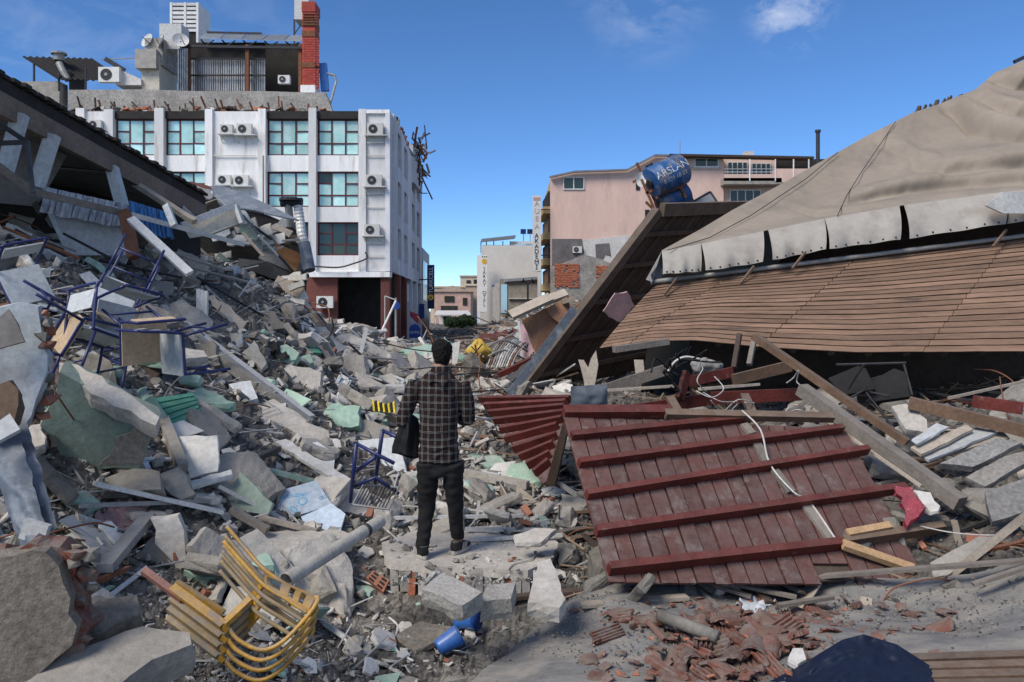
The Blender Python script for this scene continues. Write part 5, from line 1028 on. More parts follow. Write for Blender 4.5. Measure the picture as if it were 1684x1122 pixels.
tag(MB().tube(curve([P(262, 300, 15), P(285, 316, 14.6), P(300, 340, 14.2), P(325, 362, 13.8)], 6), .035, 7).build('bent_rail', 'metal_white', smooth=True), 'bent white rail curling down from the roof sheets', 'rail')
dc = thing('vent_duct', 'crushed silver vent duct with flat cap over the broken roof', 'duct', P(485, 420, 19))
MB().tube([P(462, 334, 18.8), P(497, 332, 18.8)], .1, 12, rs=[.1, .1]).build('cap_rim', 'metal_dark', dc)
c = P(479, 331, 18.8); MB().tube([c, c + Vector((0, 0, .06))], .28, 18).build('cap', 'metal_dark', dc)
pts_ = [P(490, 338, 18.8), P(493, 360, 18.8), P(496, 385, 18.7), P(502, 405, 18.7)]; cvs = curve(pts_, 8); MB().tube(cvs, .1, 12, rs=[.1 + .012 * (i % 2) for i in range(len(cvs))]).build('pipe', 'metal_white', dc)
MB().tube([P(474, 335, 18.8), P(478, 372, 19)], .09, 10).build('stub', 'metal_grey', dc)
MB().tube([P(500, 400, 18.6), P(509, 445, 18.4)], .14, 12).build('lower_pipe', 'metal_blue', dc)
pslab('orange_board', 'orange brown board hanging at the broken floor edge', 'board', [(454, 400), (496, 418), (488, 445), (478, 446), (452, 415)], (.2, -1, .1), .03, 'orange', Y=18.6)
# broken upper floor slab with a dark void below it
tag(MB().prism([P(392, 425, 17.8), P(440, 430, 18.2), P(480, 448, 18.6), P(500, 462, 19), P(496, 476, 19), P(470, 466, 18.6), P(425, 450, 18.2), P(392, 440, 17.8)], (-.8, 3, .1)).build('floor_slab', 'concrete_dark'), 'broken edge of the upper floor slab over the void', 'slab')
tag(MB().prism([P(318, 500, 19.4), P(318, 316, 19.4), P(352, 324, 19.6), P(400, 338, 19.8), P(470, 366, 20.3), P(496, 384, 20.5), P(507, 440, 20.6), P(497, 540, 20.6), P(400, 540, 19.8)], (-.5, .3, 0)).build('void_wall', 'soot_and_shade'), 'added black wall standing in for the shade behind the broken floor edge', 'wall')  # added dark backing; the shade of the hollow is in its colour
tag(MB().beam(P(402, 545, 17.8), P(402, 450, 17.8), .16, .16).build('column', 'clinker'), 'slim red brown column below the broken floor slab', 'column')
bar('post', 'thin white post beside the slim red brown column', 'post', (408, 500), (408, 455), .05, .05, 'metal_white', 17.6, 17.6, up=(0, 1, 0))
pslab('cabinet_panel', 'grey cabinet panel in the shadow of the broken floor', 'panel', [(409, 462), (450, 470), (452, 500), (412, 504)], (0, -1, .1), .05, 'concrete', Y=18.2)
bar('concrete_fragment', 'long dull green plank sliding out of the shop front', 'plank', (435, 470), (487, 545), .35, .06, 'plaster_green', 19.6, 18.6, up=(.4, -.8, .5))
VR = random.Random(31)
for k in range(64):                               # crushed sheets and boards filling the hollow under the broken floor
    x = VR.uniform(330, 494); y = VR.uniform(340 + max(0, x - 380) * .35, 515); s = VR.uniform(9, 26); Y = VR.uniform(16.8, 18.0) if y > 455 else VR.uniform(18.9, 19.6); m = VR.choice(['panel_white', 'panel_blue', 'concrete', 'metal_grey', 'wood_pale', 'plaster_green', 'concrete_light', 'wood_dark']); a = VR.uniform(-.6, 1.0)
    q = [(x + dx * math.cos(a) - dy * math.sin(a), y + dx * math.sin(a) + dy * math.cos(a)) for dx, dy in ((-s, -s * .35), (s, -s * .4), (s * .9, s * .4), (-s, s * .3))]
    pslab('crushed_board', 'crushed board jammed in the hollow under the broken upper floor', 'board', q, (VR.uniform(-.3, .5), -1, VR.uniform(0, .8)), .05, m, Y=Y, jag=.03, group='boards jammed under the broken floor')
for k in range(26):
    x, y = VR.uniform(20, 330), 0; y = 330 + x * .3 + VR.uniform(-10, 50); s = VR.uniform(10, 30); Y = 10.4 + x / 110; m = VR.choice(['panel_white', 'panel_blue', 'panel_cream', 'metal_grey', 'wood_pale', 'concrete_dark', 'wood_dark']); a = VR.uniform(-.2, 1.1)
    q = [(x + dx * math.cos(a) - dy * math.sin(a), y + dx * math.sin(a) + dy * math.cos(a)) for dx, dy in ((-s, -s * .35), (s, -s * .4), (s * .9, s * .4), (-s, s * .3))]
    pslab('crushed_board', 'crushed board sliding out below the curtains', 'board', q, (VR.uniform(-.1, .5), -1, VR.uniform(.2, 1)), .04, m, Y=Y, jag=.02, group='boards below the curtains')
for k in range(16):
    x = VR.uniform(318, 470); y = VR.uniform(322 + max(0, x - 360) * .3, 420); Y = VR.uniform(17.6, 18.6)
    bar('bent_bar', 'thin bar of the crushed window wall beside the cream box', 'bar', (x, y), (x + VR.uniform(10, 45), y + VR.uniform(-12, 45)), .05, .04, VR.choice(['metal_white', 'metal_grey', 'metal_dark', 'wood_pale']), Y, Y + VR.uniform(-.4, .4), 'bars of the crushed window wall')
# ---- large wall pieces in the near left
def W(lb, q, n, t, m, Y=None, jag=.03, seg=.1, nm='concrete_fragment', ct='concrete piece', grp=None, lift=0.0): return pslab(nm, lb, ct, q, n, t, m, Y=Y, jag=jag, seg=seg, group=grp, lift=lift)
bw = W('huge tilted concrete wall piece with flaking grey green paint', [(98, 612), (172, 646), (258, 692), (228, 772), (120, 778), (66, 700)], (.25, -.85, -.25), .3, 'plaster_green', Y=6.3, jag=.03, seg=.15)
W('pale concrete edge strip along the top of the huge wall piece', [(98, 596), (128, 600), (200, 640), (262, 686), (256, 700), (170, 655), (98, 615)], (.2, -.6, .75), .16, 'concrete_light', Y=6.2, jag=.02, seg=.1)
W('scrap of olive plaster on the lower corner of the huge wall piece', [(228, 690), (245, 690), (232, 765), (160, 772), (188, 735), (190, 720), (215, 712)], (.25, -.85, -.25), .02, 'plaster_tan', Y=6.2, jag=.02, seg=.06)
W('pale blue plastered wall piece with broken hollow brick edge', [(-30, 520), (30, 498), (62, 505), (68, 545), (78, 610), (58, 660), (30, 720), (-30, 740)], (.35, -.9, .15), .16, 'wall_blue', Y=5.6, jag=.025, seg=.08)
def lump(c, s, seed):
    q = random.Random(seed); bm = bmesh.new()
    for _ in range(14): bm.verts.new((c.x + q.uniform(-1.2, 1.2) * s, c.y + q.uniform(-1, 1) * s, c.z + q.uniform(-.8, .8) * s))
    bmesh.ops.convex_hull(bm, input=bm.verts); bmesh.ops.delete(bm, geom=[v for v in bm.verts if not v.link_faces], context='VERTS'); bm.verts.index_update()
    mb = MB(); mb.v = [v.co.copy() for v in bm.verts]; mb.f = [[v.index for v in f.verts] for f in bm.faces]; bm.free(); return mb
for k in range(14):                               # hollow bricks along its broken edge
    p = P(72 + 6 * math.sin(k * 1.9), 516 + k * 13, 5.72 + rng.uniform(-.05, .05)); d = Vector((rng.uniform(.7, 1), rng.uniform(-.5, .2), rng.uniform(-.4, .4))).normalized()
    tag(lump(p, rng.uniform(.035, .065), k).build('brick_fragment', rng.choice(['tile', 'brick', 'concrete_dark'])), 'red hollow brick stub along the broken edge of the pale blue wall piece', 'brick', 'brick stubs on the blue wall piece')
W('grey corner of a plaster panel leaning on the pale blue wall piece', [(-20, 540), (14, 508), (40, 562), (-20, 580)], (.3, -1, .2), .02, 'ceiling', Y=5.45, jag=.01)
W('brown rounded timber end resting on the pale blue wall piece', [(-20, 640), (14, 626), (30, 640), (24, 690), (-20, 720)], (.3, -.9, .3), .15, 'wood_brown', Y=5.2, jag=.02)
W('white angular panel above the crushed blue metal column', [(-20, 705), (16, 680), (33, 706), (-20, 735)], (.2, -.7, .7), .03, 'panel_blue', Y=5.0, jag=0)
cb = thing('crushed_column', 'crushed blue grey sheet metal column leaning above the tan wall block', 'column', P(50, 900, 4.9))
def cc(u, v):
    p = P(-40, 690, 5.4).lerp(P(36, 905, 4.75), v).lerp(P(26, 690, 5.4).lerp(P(78, 878, 4.75), v), u); return p + Vector((0, -.05 * math.sin(math.pi * u) - .03 * mnoise.noise(Vector((u * 3, v * 9, 2))), .02 * mnoise.noise(Vector((u * 3, v * 8, 9)))))
mb = MB().grid(cc, 12, 40); n_ = len(mb.v); mb.v += [p + Vector((-.02, .14, .0)) for p in mb.v]; mb.f += [[i + n_ for i in q][::-1] for q in mb.f[:]]; mb.build('sheet', 'metal_blue', cb, True); MB().beam(P(38, 868, 4.75), P(78, 880, 4.75), .04, .12).build('base_strip', 'metal_white', cb)
# bottom-left tan wall block and ledge
W('big tan plastered wall block with a ragged brick edge', [(-80, 925), (-10, 918), (50, 906), (75, 908), (96, 930), (104, 960), (116, 985), (112, 1010), (126, 1030), (118, 1062), (90, 1085), (60, 1112), (20, 1140), (-80, 1200)], (.3, -.95, .05), .22, 'plaster_tan', Y=3.75, jag=.014, seg=.07)
for k in range(34):
    p = P(100 + 44 * rng.random() + 10 * math.sin(k), 902 + k * 4.6, 3.85 + rng.uniform(0, .25)); d = Vector((rng.uniform(.5, 1), rng.uniform(-.6, .6), rng.uniform(-.6, .6))).normalized()
    tag(lump(p, rng.uniform(.025, .06), k + 40).build('brick_fragment', rng.choice(['tile', 'tile', 'concrete_dark', 'plaster_tan'])), 'broken brick chip along the ragged edge of the tan wall block', 'brick', 'brick chips on the tan wall block')
W('ragged brick core behind the tan wall block', [(-60, 912), (60, 896), (98, 900), (128, 918), (122, 950), (140, 975), (128, 1005), (150, 1030), (140, 1070), (100, 1095), (40, 1130), (-60, 1150)], (.3, -.95, .05), .2, 'tile', Y=3.85, jag=.03, seg=.05)
W('broad grey concrete ledge at the foot of the tan wall block', [(20, 1135), (110, 1075), (235, 1030), (312, 1040), (315, 1060), (250, 1085), (180, 1140)], (0, -.3, 1), .16, 'concrete', Y=3.85, jag=.012, seg=.08)
W('jagged light grey concrete lump between wall block and yellow chairs', [(128, 1010), (165, 985), (225, 978), (232, 1010), (170, 1040), (135, 1050)], (.1, -.5, .85), .15, 'plaster_tan', Y=4.15, jag=.03, seg=.06)
# ---- traced pieces of the left and middle heap: (label, outline, normal, thickness, material)
PC = [
 ('white square door panel standing against the grey pipe', [(288, 718), (357, 716), (358, 775), (312, 785)], (.1, -.75, .65), .03, 'panel_white'),
 ('small white panel lying beside the square door panel', [(362, 740), (378, 736), (410, 756), (402, 772)], (.1, -.5, .85), .04, 'panel_blue'),
 ('long white edged slab under the square door panel', [(308, 792), (380, 772), (382, 780), (312, 800)], (.05, -.4, .9), .05, 'panel_white'),
 ('grey concrete block leaning below the square door panel', [(262, 780), (292, 768), (322, 812), (298, 822), (268, 800)], (.3, -.75, .5), .16, 'concrete'),
 ('long rough concrete lump below the huge wall piece', [(162, 790), (200, 776), (262, 775), (265, 805), (200, 808)], (.1, -.7, .7), .12, 'concrete'),
 ('dull green curved plastic sheet beside the printed foam board', [(395, 776), (410, 790), (448, 828), (440, 848), (370, 838), (372, 822)], (-.2, -.8, .5), .03, 'plaster_green'),
 ('upright pale concrete post behind the yellow chairs', [(247, 852), (292, 848), (306, 920), (290, 950), (258, 945)], (.15, -.95, .2), .12, 'concrete_light'),
 ('broad flat concrete slab behind the yellow chairs', [(315, 905), (380, 876), (560, 872), (582, 880), (520, 895), (500, 912), (340, 915)], (0, -.16, 1), .14, 'concrete_light'),
 ('mint painted slab on its pale block beside the yellow chairs', [(302, 938), (330, 918), (372, 915), (378, 945), (340, 950)], (0, -.45, .9), .16, 'plaster_mint'),
 ('big square mint painted concrete block behind the person', [(528, 690), (545, 664), (592, 668), (590, 700), (540, 705)], (.1, -.75, .6), .22, 'plaster_mint'),
 ('upright grey green concrete block with broken top', [(555, 590), (598, 585), (602, 610), (595, 640), (566, 640)], (-.15, -1, .1), .25, 'concrete_light'),
 ('grey plastered block striped by a pale line near the long rails', [(462, 610), (476, 600), (528, 612), (528, 642), (512, 648), (470, 628)], (.1, -.85, .5), .2, 'concrete_light'),
 ('tilted pale concrete slab fragment pointing up', [(398, 580), (418, 560), (438, 598), (430, 608)], (.3, -.75, .6), .1, 'concrete_light'),
 ('long mint and grey slab lying across the foot of the long rails', [(392, 672), (420, 660), (540, 708), (542, 722), (520, 728), (440, 690)], (.15, -.5, .85), .12, 'concrete_light'),
 ('broad pale slab with brick underside beside the long rails', [(426, 664), (450, 656), (540, 712), (524, 722), (500, 718)], (.2, -.5, .85), .1, 'concrete_light'),
 ('narrow white strip lying below the long rails', [(452, 726), (470, 722), (580, 790), (560, 795)], (.15, -.5, .85), .05, 'panel_white'),
 ('mint painted slab half hidden by the small green shutter', [(292, 646), (330, 636), (388, 662), (352, 664), (305, 662)], (.1, -.45, .9), .1, 'plaster_mint'),
 ('pale blue cube of concrete by the long rails', [(376, 632), (412, 626), (424, 655), (395, 662)], (.15, -.7, .7), .15, 'panel_blue'),
 ('greyish blue cabinet door behind the broken blue chair', [(590, 724), (652, 718), (662, 750), (670, 780), (600, 790)], (.05, -.8, .6), .04, 'panel_blue'),
 ('mint edged slab beside the person', [(758, 745), (820, 750), (832, 762), (780, 770), (760, 768)], (0, -.4, .9), .09, 'plaster_mint'),
 ('grey concrete slab with mint face behind the broken blue chair', [(575, 705), (600, 690), (640, 702), (638, 735), (600, 740)], (.1, -.7, .7), .14, 'concrete'),
 ('small pale cube beside the yellow striped cloth', [(590, 680), (632, 678), (637, 692), (596, 698)], (0, -.6, .8), .12, 'plaster_mint'),
 ('tall white panel lying among the blue chairs below the curtain', [(100, 400), (118, 398), (155, 428), (150, 448), (122, 440)], (.3, -.8, .5), .03, 'panel_blue'),
 ('long pale blue panel behind the blue chairs', [(65, 420), (80, 415), (116, 432), (112, 440), (76, 436)], (.2, -.7, .7), .03, 'panel_blue'),
 ('square pale blue panel among the blue chairs', [(128, 452), (148, 446), (170, 468), (155, 478)], (.2, -.85, .5), .03, 'panel_blue'),
 ('pale grey upright panel in the upper heap', [(138, 356), (152, 352), (172, 378), (176, 396), (150, 382)], (.2, -.85, .5), .03, 'panel_blue'),
 ('broad bluish panel leaning under the sloping rail', [(165, 365), (180, 370), (208, 402), (205, 412), (176, 408)], (.2, -.85, .5), .03, 'panel_blue'),
 ('beige board standing in the upper heap', [(105, 372), (146, 374), (150, 388), (140, 395), (106, 392)], (.1, -.9, .4), .03, 'wood_pale'),
 ('small white tile shaped panel beside the broad aluminium beam', [(314, 412), (326, 410), (340, 424), (324, 432)], (.2, -.8, .6), .03, 'panel_white'),
 ('pale blue folded panel near the sign box', [(370, 385), (392, 376), (404, 410), (392, 408)], (.2, -.85, .5), .03, 'panel_blue'),
 ('grey wedge of a metal box beside the sign box', [(358, 395), (400, 405), (398, 420), (366, 420)], (.1, -.9, .3), .1, 'metal_grey'),
 ('weathered plank with peeling paint beside the window posts', [(338, 488), (352, 485), (405, 530), (396, 545), (378, 536)], (.2, -.8, .6), .05, 'wood_pale'),
 ('grey curved sheet behind the green shutter', [(118, 590), (165, 582), (188, 610), (192, 632), (150, 612)], (.2, -.7, .6), .04, 'concrete'),
 ('dark tabletop lying beside the blue chairs', [(220, 590), (234, 580), (262, 615), (248, 628)], (.3, -.7, .6), .03, 'wood_dark'),
 ('upright greyish stone beside the green shutter', [(318, 566), (350, 560), (362, 600), (330, 604)], (.1, -.8, .5), .12, 'concrete_dark'),
 ('orange slat leaning beside the round green seat', [(0, 440), (20, 425), (27, 428), (5, 462), (-5, 460)], (.2, -.9, .3), .03, 'orange'),
 ('round green seat beside an orange slat under the sunken roof', [(0, 415), (18, 408), (30, 422), (24, 434), (0, 432)], (.2, -.8, .5), .03, 'mint_metal'),
 ('dusty white slab under the rail at the heap crest', [(262, 395), (310, 385), (325, 400), (280, 405)], (.1, -.6, .7), .04, 'panel_white'),
 ('mint stained plaster slab between blue chairs and green shutter', [(270, 612), (290, 604), (330, 618), (326, 630), (285, 628)], (.1, -.5, .85), .06, 'plaster_mint'),
 ('dark grey panel leaning between rail and clinker shop', [(425, 515), (452, 512), (470, 540), (440, 545)], (.1, -.8, .5), .05, 'concrete_dark'),
 ('grey slab with mint lower edge near the shop front', [(440, 572), (470, 566), (492, 580), (486, 592), (450, 594)], (.1, -.7, .7), .15, 'plaster_mint'),
 ('mint slab behind the striped grey block', [(486, 588), (510, 582), (516, 596), (490, 602)], (.1, -.7, .7), .15, 'plaster_mint'),
 ('pale framed pane lying by the upright concrete block', [(545, 640), (570, 622), (578, 626), (566, 648)], (.2, -.8, .6), .03, 'panel_white'),
]
for lb, q, n, t, m in PC: W(lb, q, n, t, m, jag=.012 if m.startswith('panel') else .03, seg=.09, nm='concrete_fragment' if 'concrete' in m or 'plaster' in m else 'panel_board', ct='slab' if 'concrete' in m or 'plaster' in m else 'panel', lift=.22)
# long rails down the heap
RL = [('double white aluminium rail running down the heap to the person', (268, 505), (512, 688), .10, .07, 'metal_white'), ('grey underside channel of the double rail', (272, 520), (510, 700), .08, .14, 'metal_grey'),
 ('white aluminium rail above the double rail', (232, 476), (330, 556), .06, .05, 'metal_white'), ('long thin pale rod crossing the heap by the shop', (232, 388), (404, 455), .025, .025, 'metal_grey'),
 ('white flat bar lying beside the huge wall piece', (155, 795), (365, 842), .09, .03, 'metal_white'), ('thin dark tube lying over the white flat bar', (130, 832), (370, 823), .03, .03, 'metal_grey'),
 ('aluminium channel slanting behind the pale concrete post', (172, 935), (244, 850), .10, .06, 'metal_grey'), ('pale blue flat strip near the aluminium channel', (172, 862), (206, 898), .09, .03, 'panel_blue'),
 ('green painted tube lying towards the printed foam boards', (412, 766), (578, 808), .05, .05, 'plaster_mint'), ('white pole lying near the shop front', (380, 550), (475, 562), .04, .04, 'metal_white'),
 ('pale batten lying under the printed foam boards', (425, 850), (520, 874), .05, .04, 'wood_pale'), ('grey batten beside the pale batten', (380, 838), (440, 872), .07, .05, 'wood_grey'),
 ('white rail lying by the small maroon panel', (765, 870), (905, 872), .035, .03, 'metal_white'), ('second white rail behind the person', (770, 888), (925, 880), .03, .03, 'metal_white'), ('third white rail lying behind the person', (640, 852), (860, 848), .03, .03, 'metal_white'),
 ('thick round grey pipe beside the mint edged slab', (762, 778), (868, 798), .09, .09, 'concrete_light'), ('grey pipe standing beside the square door panel', (268, 690), (300, 770), .09, .09, 'concrete'),
 ('white slim rail over the tan wall block', (0, 912), (75, 892), .05, .03, 'metal_white'), ('dark framed profile at the end of the green tube', (412, 760), (458, 738), .06, .05, 'metal_dark'),
 ('long white lath beside the dull green plastic sheet', (360, 800), (470, 856), .03, .025, 'metal_white')]
for lb, a, b, w_, h_, m in RL: pbar('rail', lb, 'rail', a, b, w_, h_, m, lift=.24)
for k in range(3): bar('window_post', 'white aluminium window post standing in the heap', 'post', (327 + k * 6, 476 + k * 2), (327 + k * 5.5, 536), .055, .05, 'metal_white', 11.6, 11.4, 'cluster of window posts', up=(0, 1, 0))
pp_ = thing('drain_pipe', 'grey plastic drain pipe lying up the concrete slab', 'pipe', P(545, 955, 5.2)); a, b = P(470, 955, 4.85), P(626, 857, 5.75); MB().tube([a, b], .045, 14, False).build('pipe', 'concrete_light', pp_, True); MB().tube([a.lerp(b, .8), a.lerp(b, .83)], .05, 14).build('collar', 'metal_dark', pp_, True)
MB().tube([a.lerp(b, .995), b + (b - a) * .003], .038, 14).build('pipe_mouth', 'black', pp_)
# green ribbed shutter
gs = thing('green_shutter', 'dented green ribbed metal shutter lying on the heap', 'shutter', P(290, 690, 7)); gY = hit(285, 670) - .25; gn = Vector((.1, -.55, .8)).normalized(); ga = P(285, 668, gY)
for k in range(8):
    t = k / 8
    def L_(x0, y0, x1, y1, f): return (x0 + (x1 - x0) * f, y0 + (y1 - y0) * f)
    q = [on_plane(*L_(242, 656, 262, 700, t), ga, gn), on_plane(*L_(318, 646, 328, 672, t), ga, gn), on_plane(*L_(318, 646, 328, 672, t + .1), ga, gn), on_plane(*L_(242, 656, 262, 700, t + .1), ga, gn)]
    MB().prism([v + gn * (.012 if k % 2 else 0) for v in q], -gn * .03).build('rib', 'mint_metal', gs)
MB().prism([on_plane(262, 700, ga, gn), on_plane(328, 672, ga, gn), on_plane(326, 682, ga, gn) - Vector((0, 0, .05)), on_plane(268, 706, ga, gn) - Vector((0, 0, .05))], -gn * .04).build('lip', 'mint_metal', gs)
ls = thing('green_shutter', 'narrow green louvred shutter below the clinker shop wall', 'shutter', P(500, 575, 14)); ly = hit(500, 570) - .3; la = P(500, 568, ly); ln_ = Vector((0, -.6, .8)).normalized()
for k in range(5): MB().prism([on_plane(472 + k * 3, 558 + k * 4, la, ln_), on_plane(520 + k * 2, 566 + k * 3, la, ln_), on_plane(520 + k * 2, 568.4 + k * 3, la, ln_), on_plane(472 + k * 3, 561 + k * 4, la, ln_)], -ln_ * .04).build('slat', 'mint_metal', ls)
# printed foam boards
mat('foam_board', (.50, .60, .70), .7, .08, 2, .05, .15); mat('print_blue', (.12, .38, .58), .7, .3, 8, 0, .1)
def foam(q, lb, n, Y, marks):
    f = pslab('foam_board', lb, 'board', q, n, .025, 'foam_board', Y=Y); n = Vector(n).normalized(); a = P(sum(p[0] for p in q) / 4, sum(p[1] for p in q) / 4, Y)
    for s, px, py, sz, dx, dy in marks:
        o = on_plane(px, py, a, n); x = (on_plane(px + dx, py + dy, a, n) - o).normalized(); y = n.cross(x); y = -y if y.z < 0 else y
        text_part('print', s, sz, 'print_blue', f, frame_mat(o + n * .002, x, y), .0008)
foam([(442, 812), (520, 790), (546, 830), (463, 856)], 'white foam board printed with blue lettering, on top of another', (.05, -.7, .7), hit(495, 825) - .22, [('izobozpan', 482, 815, .065, 10, -1.6), ('0\u00b7\u00b70\u00b7O', 484, 838, .12, 10, -9), ('IZO', 532, 818, .05, 8, -4), ('.....', 536, 830, .05, 10, -2)])
foam([(495, 850), (545, 828), (568, 845), (560, 872), (505, 872)], 'crumpled printed foam board under the lettered one', (0, -.6, .8), hit(530, 855) - .1, [('//', 522, 855, .08, 10, -2)])
# yellow striped cloth
mat('stripe_yellow', (.75, .56, .02), .7, .15, 4, .1, .05)
yc = thing('striped_cloth', 'yellow and black striped cloth beside the person', 'cloth', P(632, 690, 8)); yy = 7.4
for k in range(9): MB().prism([P(612 + k * 4.2, 664 - abs(k - 5) * 1.5 + 3, yy), P(614.6 + k * 4.2, 664 - abs(k - 5) * 1.5 + 3, yy), P(616.6 + k * 4.2, 676 + k * .4, yy - .05), P(613.6 + k * 4.2, 676 + k * .4, yy - .05)], (0, .03, .01)).build('stripe', 'stripe_yellow' if k % 2 == 0 else 'black', yc)
# ---- school chairs: blue tube frames
def chair_proto():
    t = thing('school_chair', 'x', 'chair', (0, 0, 0), 'blue school chairs thrown on the heap')
    for s in (-1, 1):
        x = .19 * s
        MB().tube(curve([(x, -.2, 0), (x, -.19, .40), (x, -.15, .44), (x, .15, .44), (x, .19, .48), (x, .24, .82)], 4), .0135, 7).build('side_frame', 'chair_blue', t, True)
        MB().tube([(x, .22, 0), (x, .16, .43)], .0135, 7).build('leg', 'chair_blue', t, True)
    MB().tube(curve([(-.19, .24, .82), (-.17, .245, .85), (.17, .245, .85), (.19, .24, .82)], 4), .0135, 7).build('top_rail', 'chair_blue', t, True)
    for y, z in ((-.19, .2), (.2, .15)): MB().tube([(-.19, y, z), (.19, y, z)], .01, 6).build('stretcher', 'chair_blue', t, True)
    MB().box((-.19, -.2, .455), (.19, .17, .468)).build('seat', 'ply', t); MB().box((-.17, .222, .62), (.17, .236, .80)).build('backrest', 'ply', t)
    return t
CH = chair_proto(); SEATM = None
cspots = [(235, 560, 7.0, (100, 25, 20), 1.0, 'blue school chair lying on its back with the plywood seat showing, end of the row'), (160, 560, 7.1, (20, 10, 150), 1.0, 'blue school chair standing askew beside the pale blue panel'), (205, 470, 7.9, (160, -25, 30), 1.0, 'upturned blue school chair at the top of the tangle'),
          (185, 530, 7.4, (75, 60, 0), 1.0, 'blue school chair wedged sideways in the tangle'), (40, 470, 7.6, (60, -30, 80), 1.0, 'blue school chair half buried beside the round green seat'),
          (285, 580, 6.9, (95, -10, -30), .95, 'blue school chair at the end of the tangle, seat towards the street'), (105, 540, 7.0, (120, 40, 100), 1.0, 'blue school chair tipped forward by the brick edge')]
for i, (px, py, Y, e, s, lb) in enumerate(cspots):
    o = CH if i == 0 else copy_tree(CH); M_ = Matrix.Rotation(R(e[2]), 4, 'Z') @ Matrix.Rotation(R(e[0]), 4, 'X') @ Matrix.Rotation(R(e[1]), 4, 'Y')
    if i not in (0, 6):
        for ch_ in o.children:
            if ch_.name.startswith(('seat', 'backrest')) and not ch_.name.startswith('seat_'):
                if SEATM is None: SEATM = {}
                key = ch_.data.name
                if key not in SEATM: SEATM[key] = ch_.data.copy(); SEATM[key].materials[0] = MATS['panel_blue' if i % 2 else 'metal_dark']
                ch_.data = SEATM[key]
    c = P(px, py, Y); o.matrix_basis = Matrix.Translation(c) @ M_ @ Matrix.Translation((0, 0, -.42)) @ Matrix.Scale(s, 4); o['label'] = lb
# broken blue chair frame with wire rack by the person
bc = thing('chair_frame', 'broken blue chair frame standing in front of the grey blue door', 'chair', P(615, 835, 6.7)); by = 6.75
for pts_ in ([(576, 826), (586, 730)], [(586, 730), (648, 762)], [(617, 795), (629, 708)], [(629, 708), (664, 724)], [(586, 775), (617, 752)], [(583, 800), (618, 785), (655, 812)]):
    MB().tube([P(*q, by - .12 * (j % 2)) for j, q in enumerate(pts_)], .017, 8).build('tube', 'chair_blue', bc, True)
for k in range(11): MB().tube([P(598 + k * 5.2, 798 + k * .4, by - .05), P(580 + k * 5.4, 830 + k * .5, by - .25)], .006, 5).build('wire', 'metal_dark', bc)
MB().tube([P(580, 830, by - .25), P(598, 797, by - .05), P(656, 802, by - .05), P(640, 838, by - .25), P(580, 830, by - .25)], .01, 6).build('rack_frame', 'metal_grey', bc)
# window frames lying in the heap
def frame(q, n, lb, Y=None, m='metal_white', bars=1):
    cxp, cyp = sum(p[0] for p in q) / 4, sum(p[1] for p in q) / 4; Y = Y or hit(cxp, cyp) - .2; n = Vector(n).normalized(); a = P(cxp, cyp, Y); t = thing('window_frame', lb, 'window frame', a)
    v = [on_plane(*p, a, n) for p in q]
    for i in range(4): MB().beam(v[i], v[(i + 1) % 4], .05, .045, n).build('frame_bar', m, t)
    for k in range(bars): f = (k + 1) / (bars + 1); MB().beam(v[0].lerp(v[1], f), v[3].lerp(v[2], f), .04, .04, n).build('mullion', m, t)
    MB().prism([p - n * .01 for p in v], -n * .006).build('pane', 'glass_sky', t)
frame([(620, 645), (648, 620), (664, 626), (646, 652)], (.1, -.7, .7), 'white window frame with a cracked pane beside the person', bars=1)
frame([(553, 632), (560, 618), (572, 625), (562, 645)], (.2, -.8, .5), 'small white window frame leaning on the upright concrete block', bars=0)
frame([(622, 576), (632, 574), (640, 612), (626, 614)], (0, -1, .2), 'narrow upright window frame in the far heap by the shop', bars=0)
frame([(525, 610), (545, 590), (556, 596), (536, 618)], (.1, -.8, .6), 'twisted pale window frame behind the upright concrete block', bars=1)
# wreck of bent white bars in front of the shop
for k in range(16):
    x0, y0 = rng.uniform(525, 600), rng.uniform(535, 575); Y = rng.uniform(22, 30)
    bar('bent_bar', 'thin white steel bar of the crumpled awning before the shop', 'bar', (x0, y0), (x0 + rng.uniform(-30, 40), y0 + rng.uniform(-15, 25)), .06, .06, rng.choice(['metal_white', 'metal_white', 'metal_grey']), Y, Y + rng.uniform(-1, 1), 'awning bars before the shop')
# ================================================================ foreground
# slab the person stands on, with its broken brick front
SL = thing('broken_slab', 'broken concrete slab under the standing person, bricks showing in its front', 'slab', P(760, 950, 6.2))
zt = 0.0
def onz(px, py, z): return on_plane(px, py, Vector((0, 0, z)), Vector((0, 0, 1)))
top = jagged([onz(628, 892, 0), onz(690, 868, 0), onz(900, 862, 0), onz(918, 900, 0), onz(886, 930, 0), onz(868, 938, 0), onz(720, 932, 0), onz(640, 922, 0)], .025, .12, random.Random(4))
mb = MB(); rough_slab(mb, top, Vector((0, 0, 1)), .07, .0, .1, random.Random(5)); mb.build('screed', 'concrete_light', SL)
for k in range(15):
    x = 648 + k * 15.5; a = onz(x, float(np.interp(x, [640, 720, 868, 890], [921, 931, 937, 929])), 0) + Vector((0, .02 + .02 * math.sin(k * 2.3), -.072))
    m = ['concrete_light', 'concrete', 'brick', 'concrete_light', 'concrete_light'][k % 5]; wd = rng.uniform(.05, .085); hh = rng.uniform(.16, .23)
    mb = MB(); q = [a + Vector((-wd / 2, rng.uniform(-.05, .02), 0)), a + Vector((wd / 2, rng.uniform(-.05, .02), 0)), a + Vector((wd / 2, .2, 0)), a + Vector((-wd / 2, .2, 0))]; mb.prism(q, (rng.uniform(-.02, .02), -.01, -hh)); mb.build('brick', m, SL)
MB().prism([onz(640, 905, -.08), onz(900, 885, -.08), onz(905, 865, -.08), onz(640, 868, -.08)], (0, 0, -.3)).build('core', 'concrete_dark', SL)
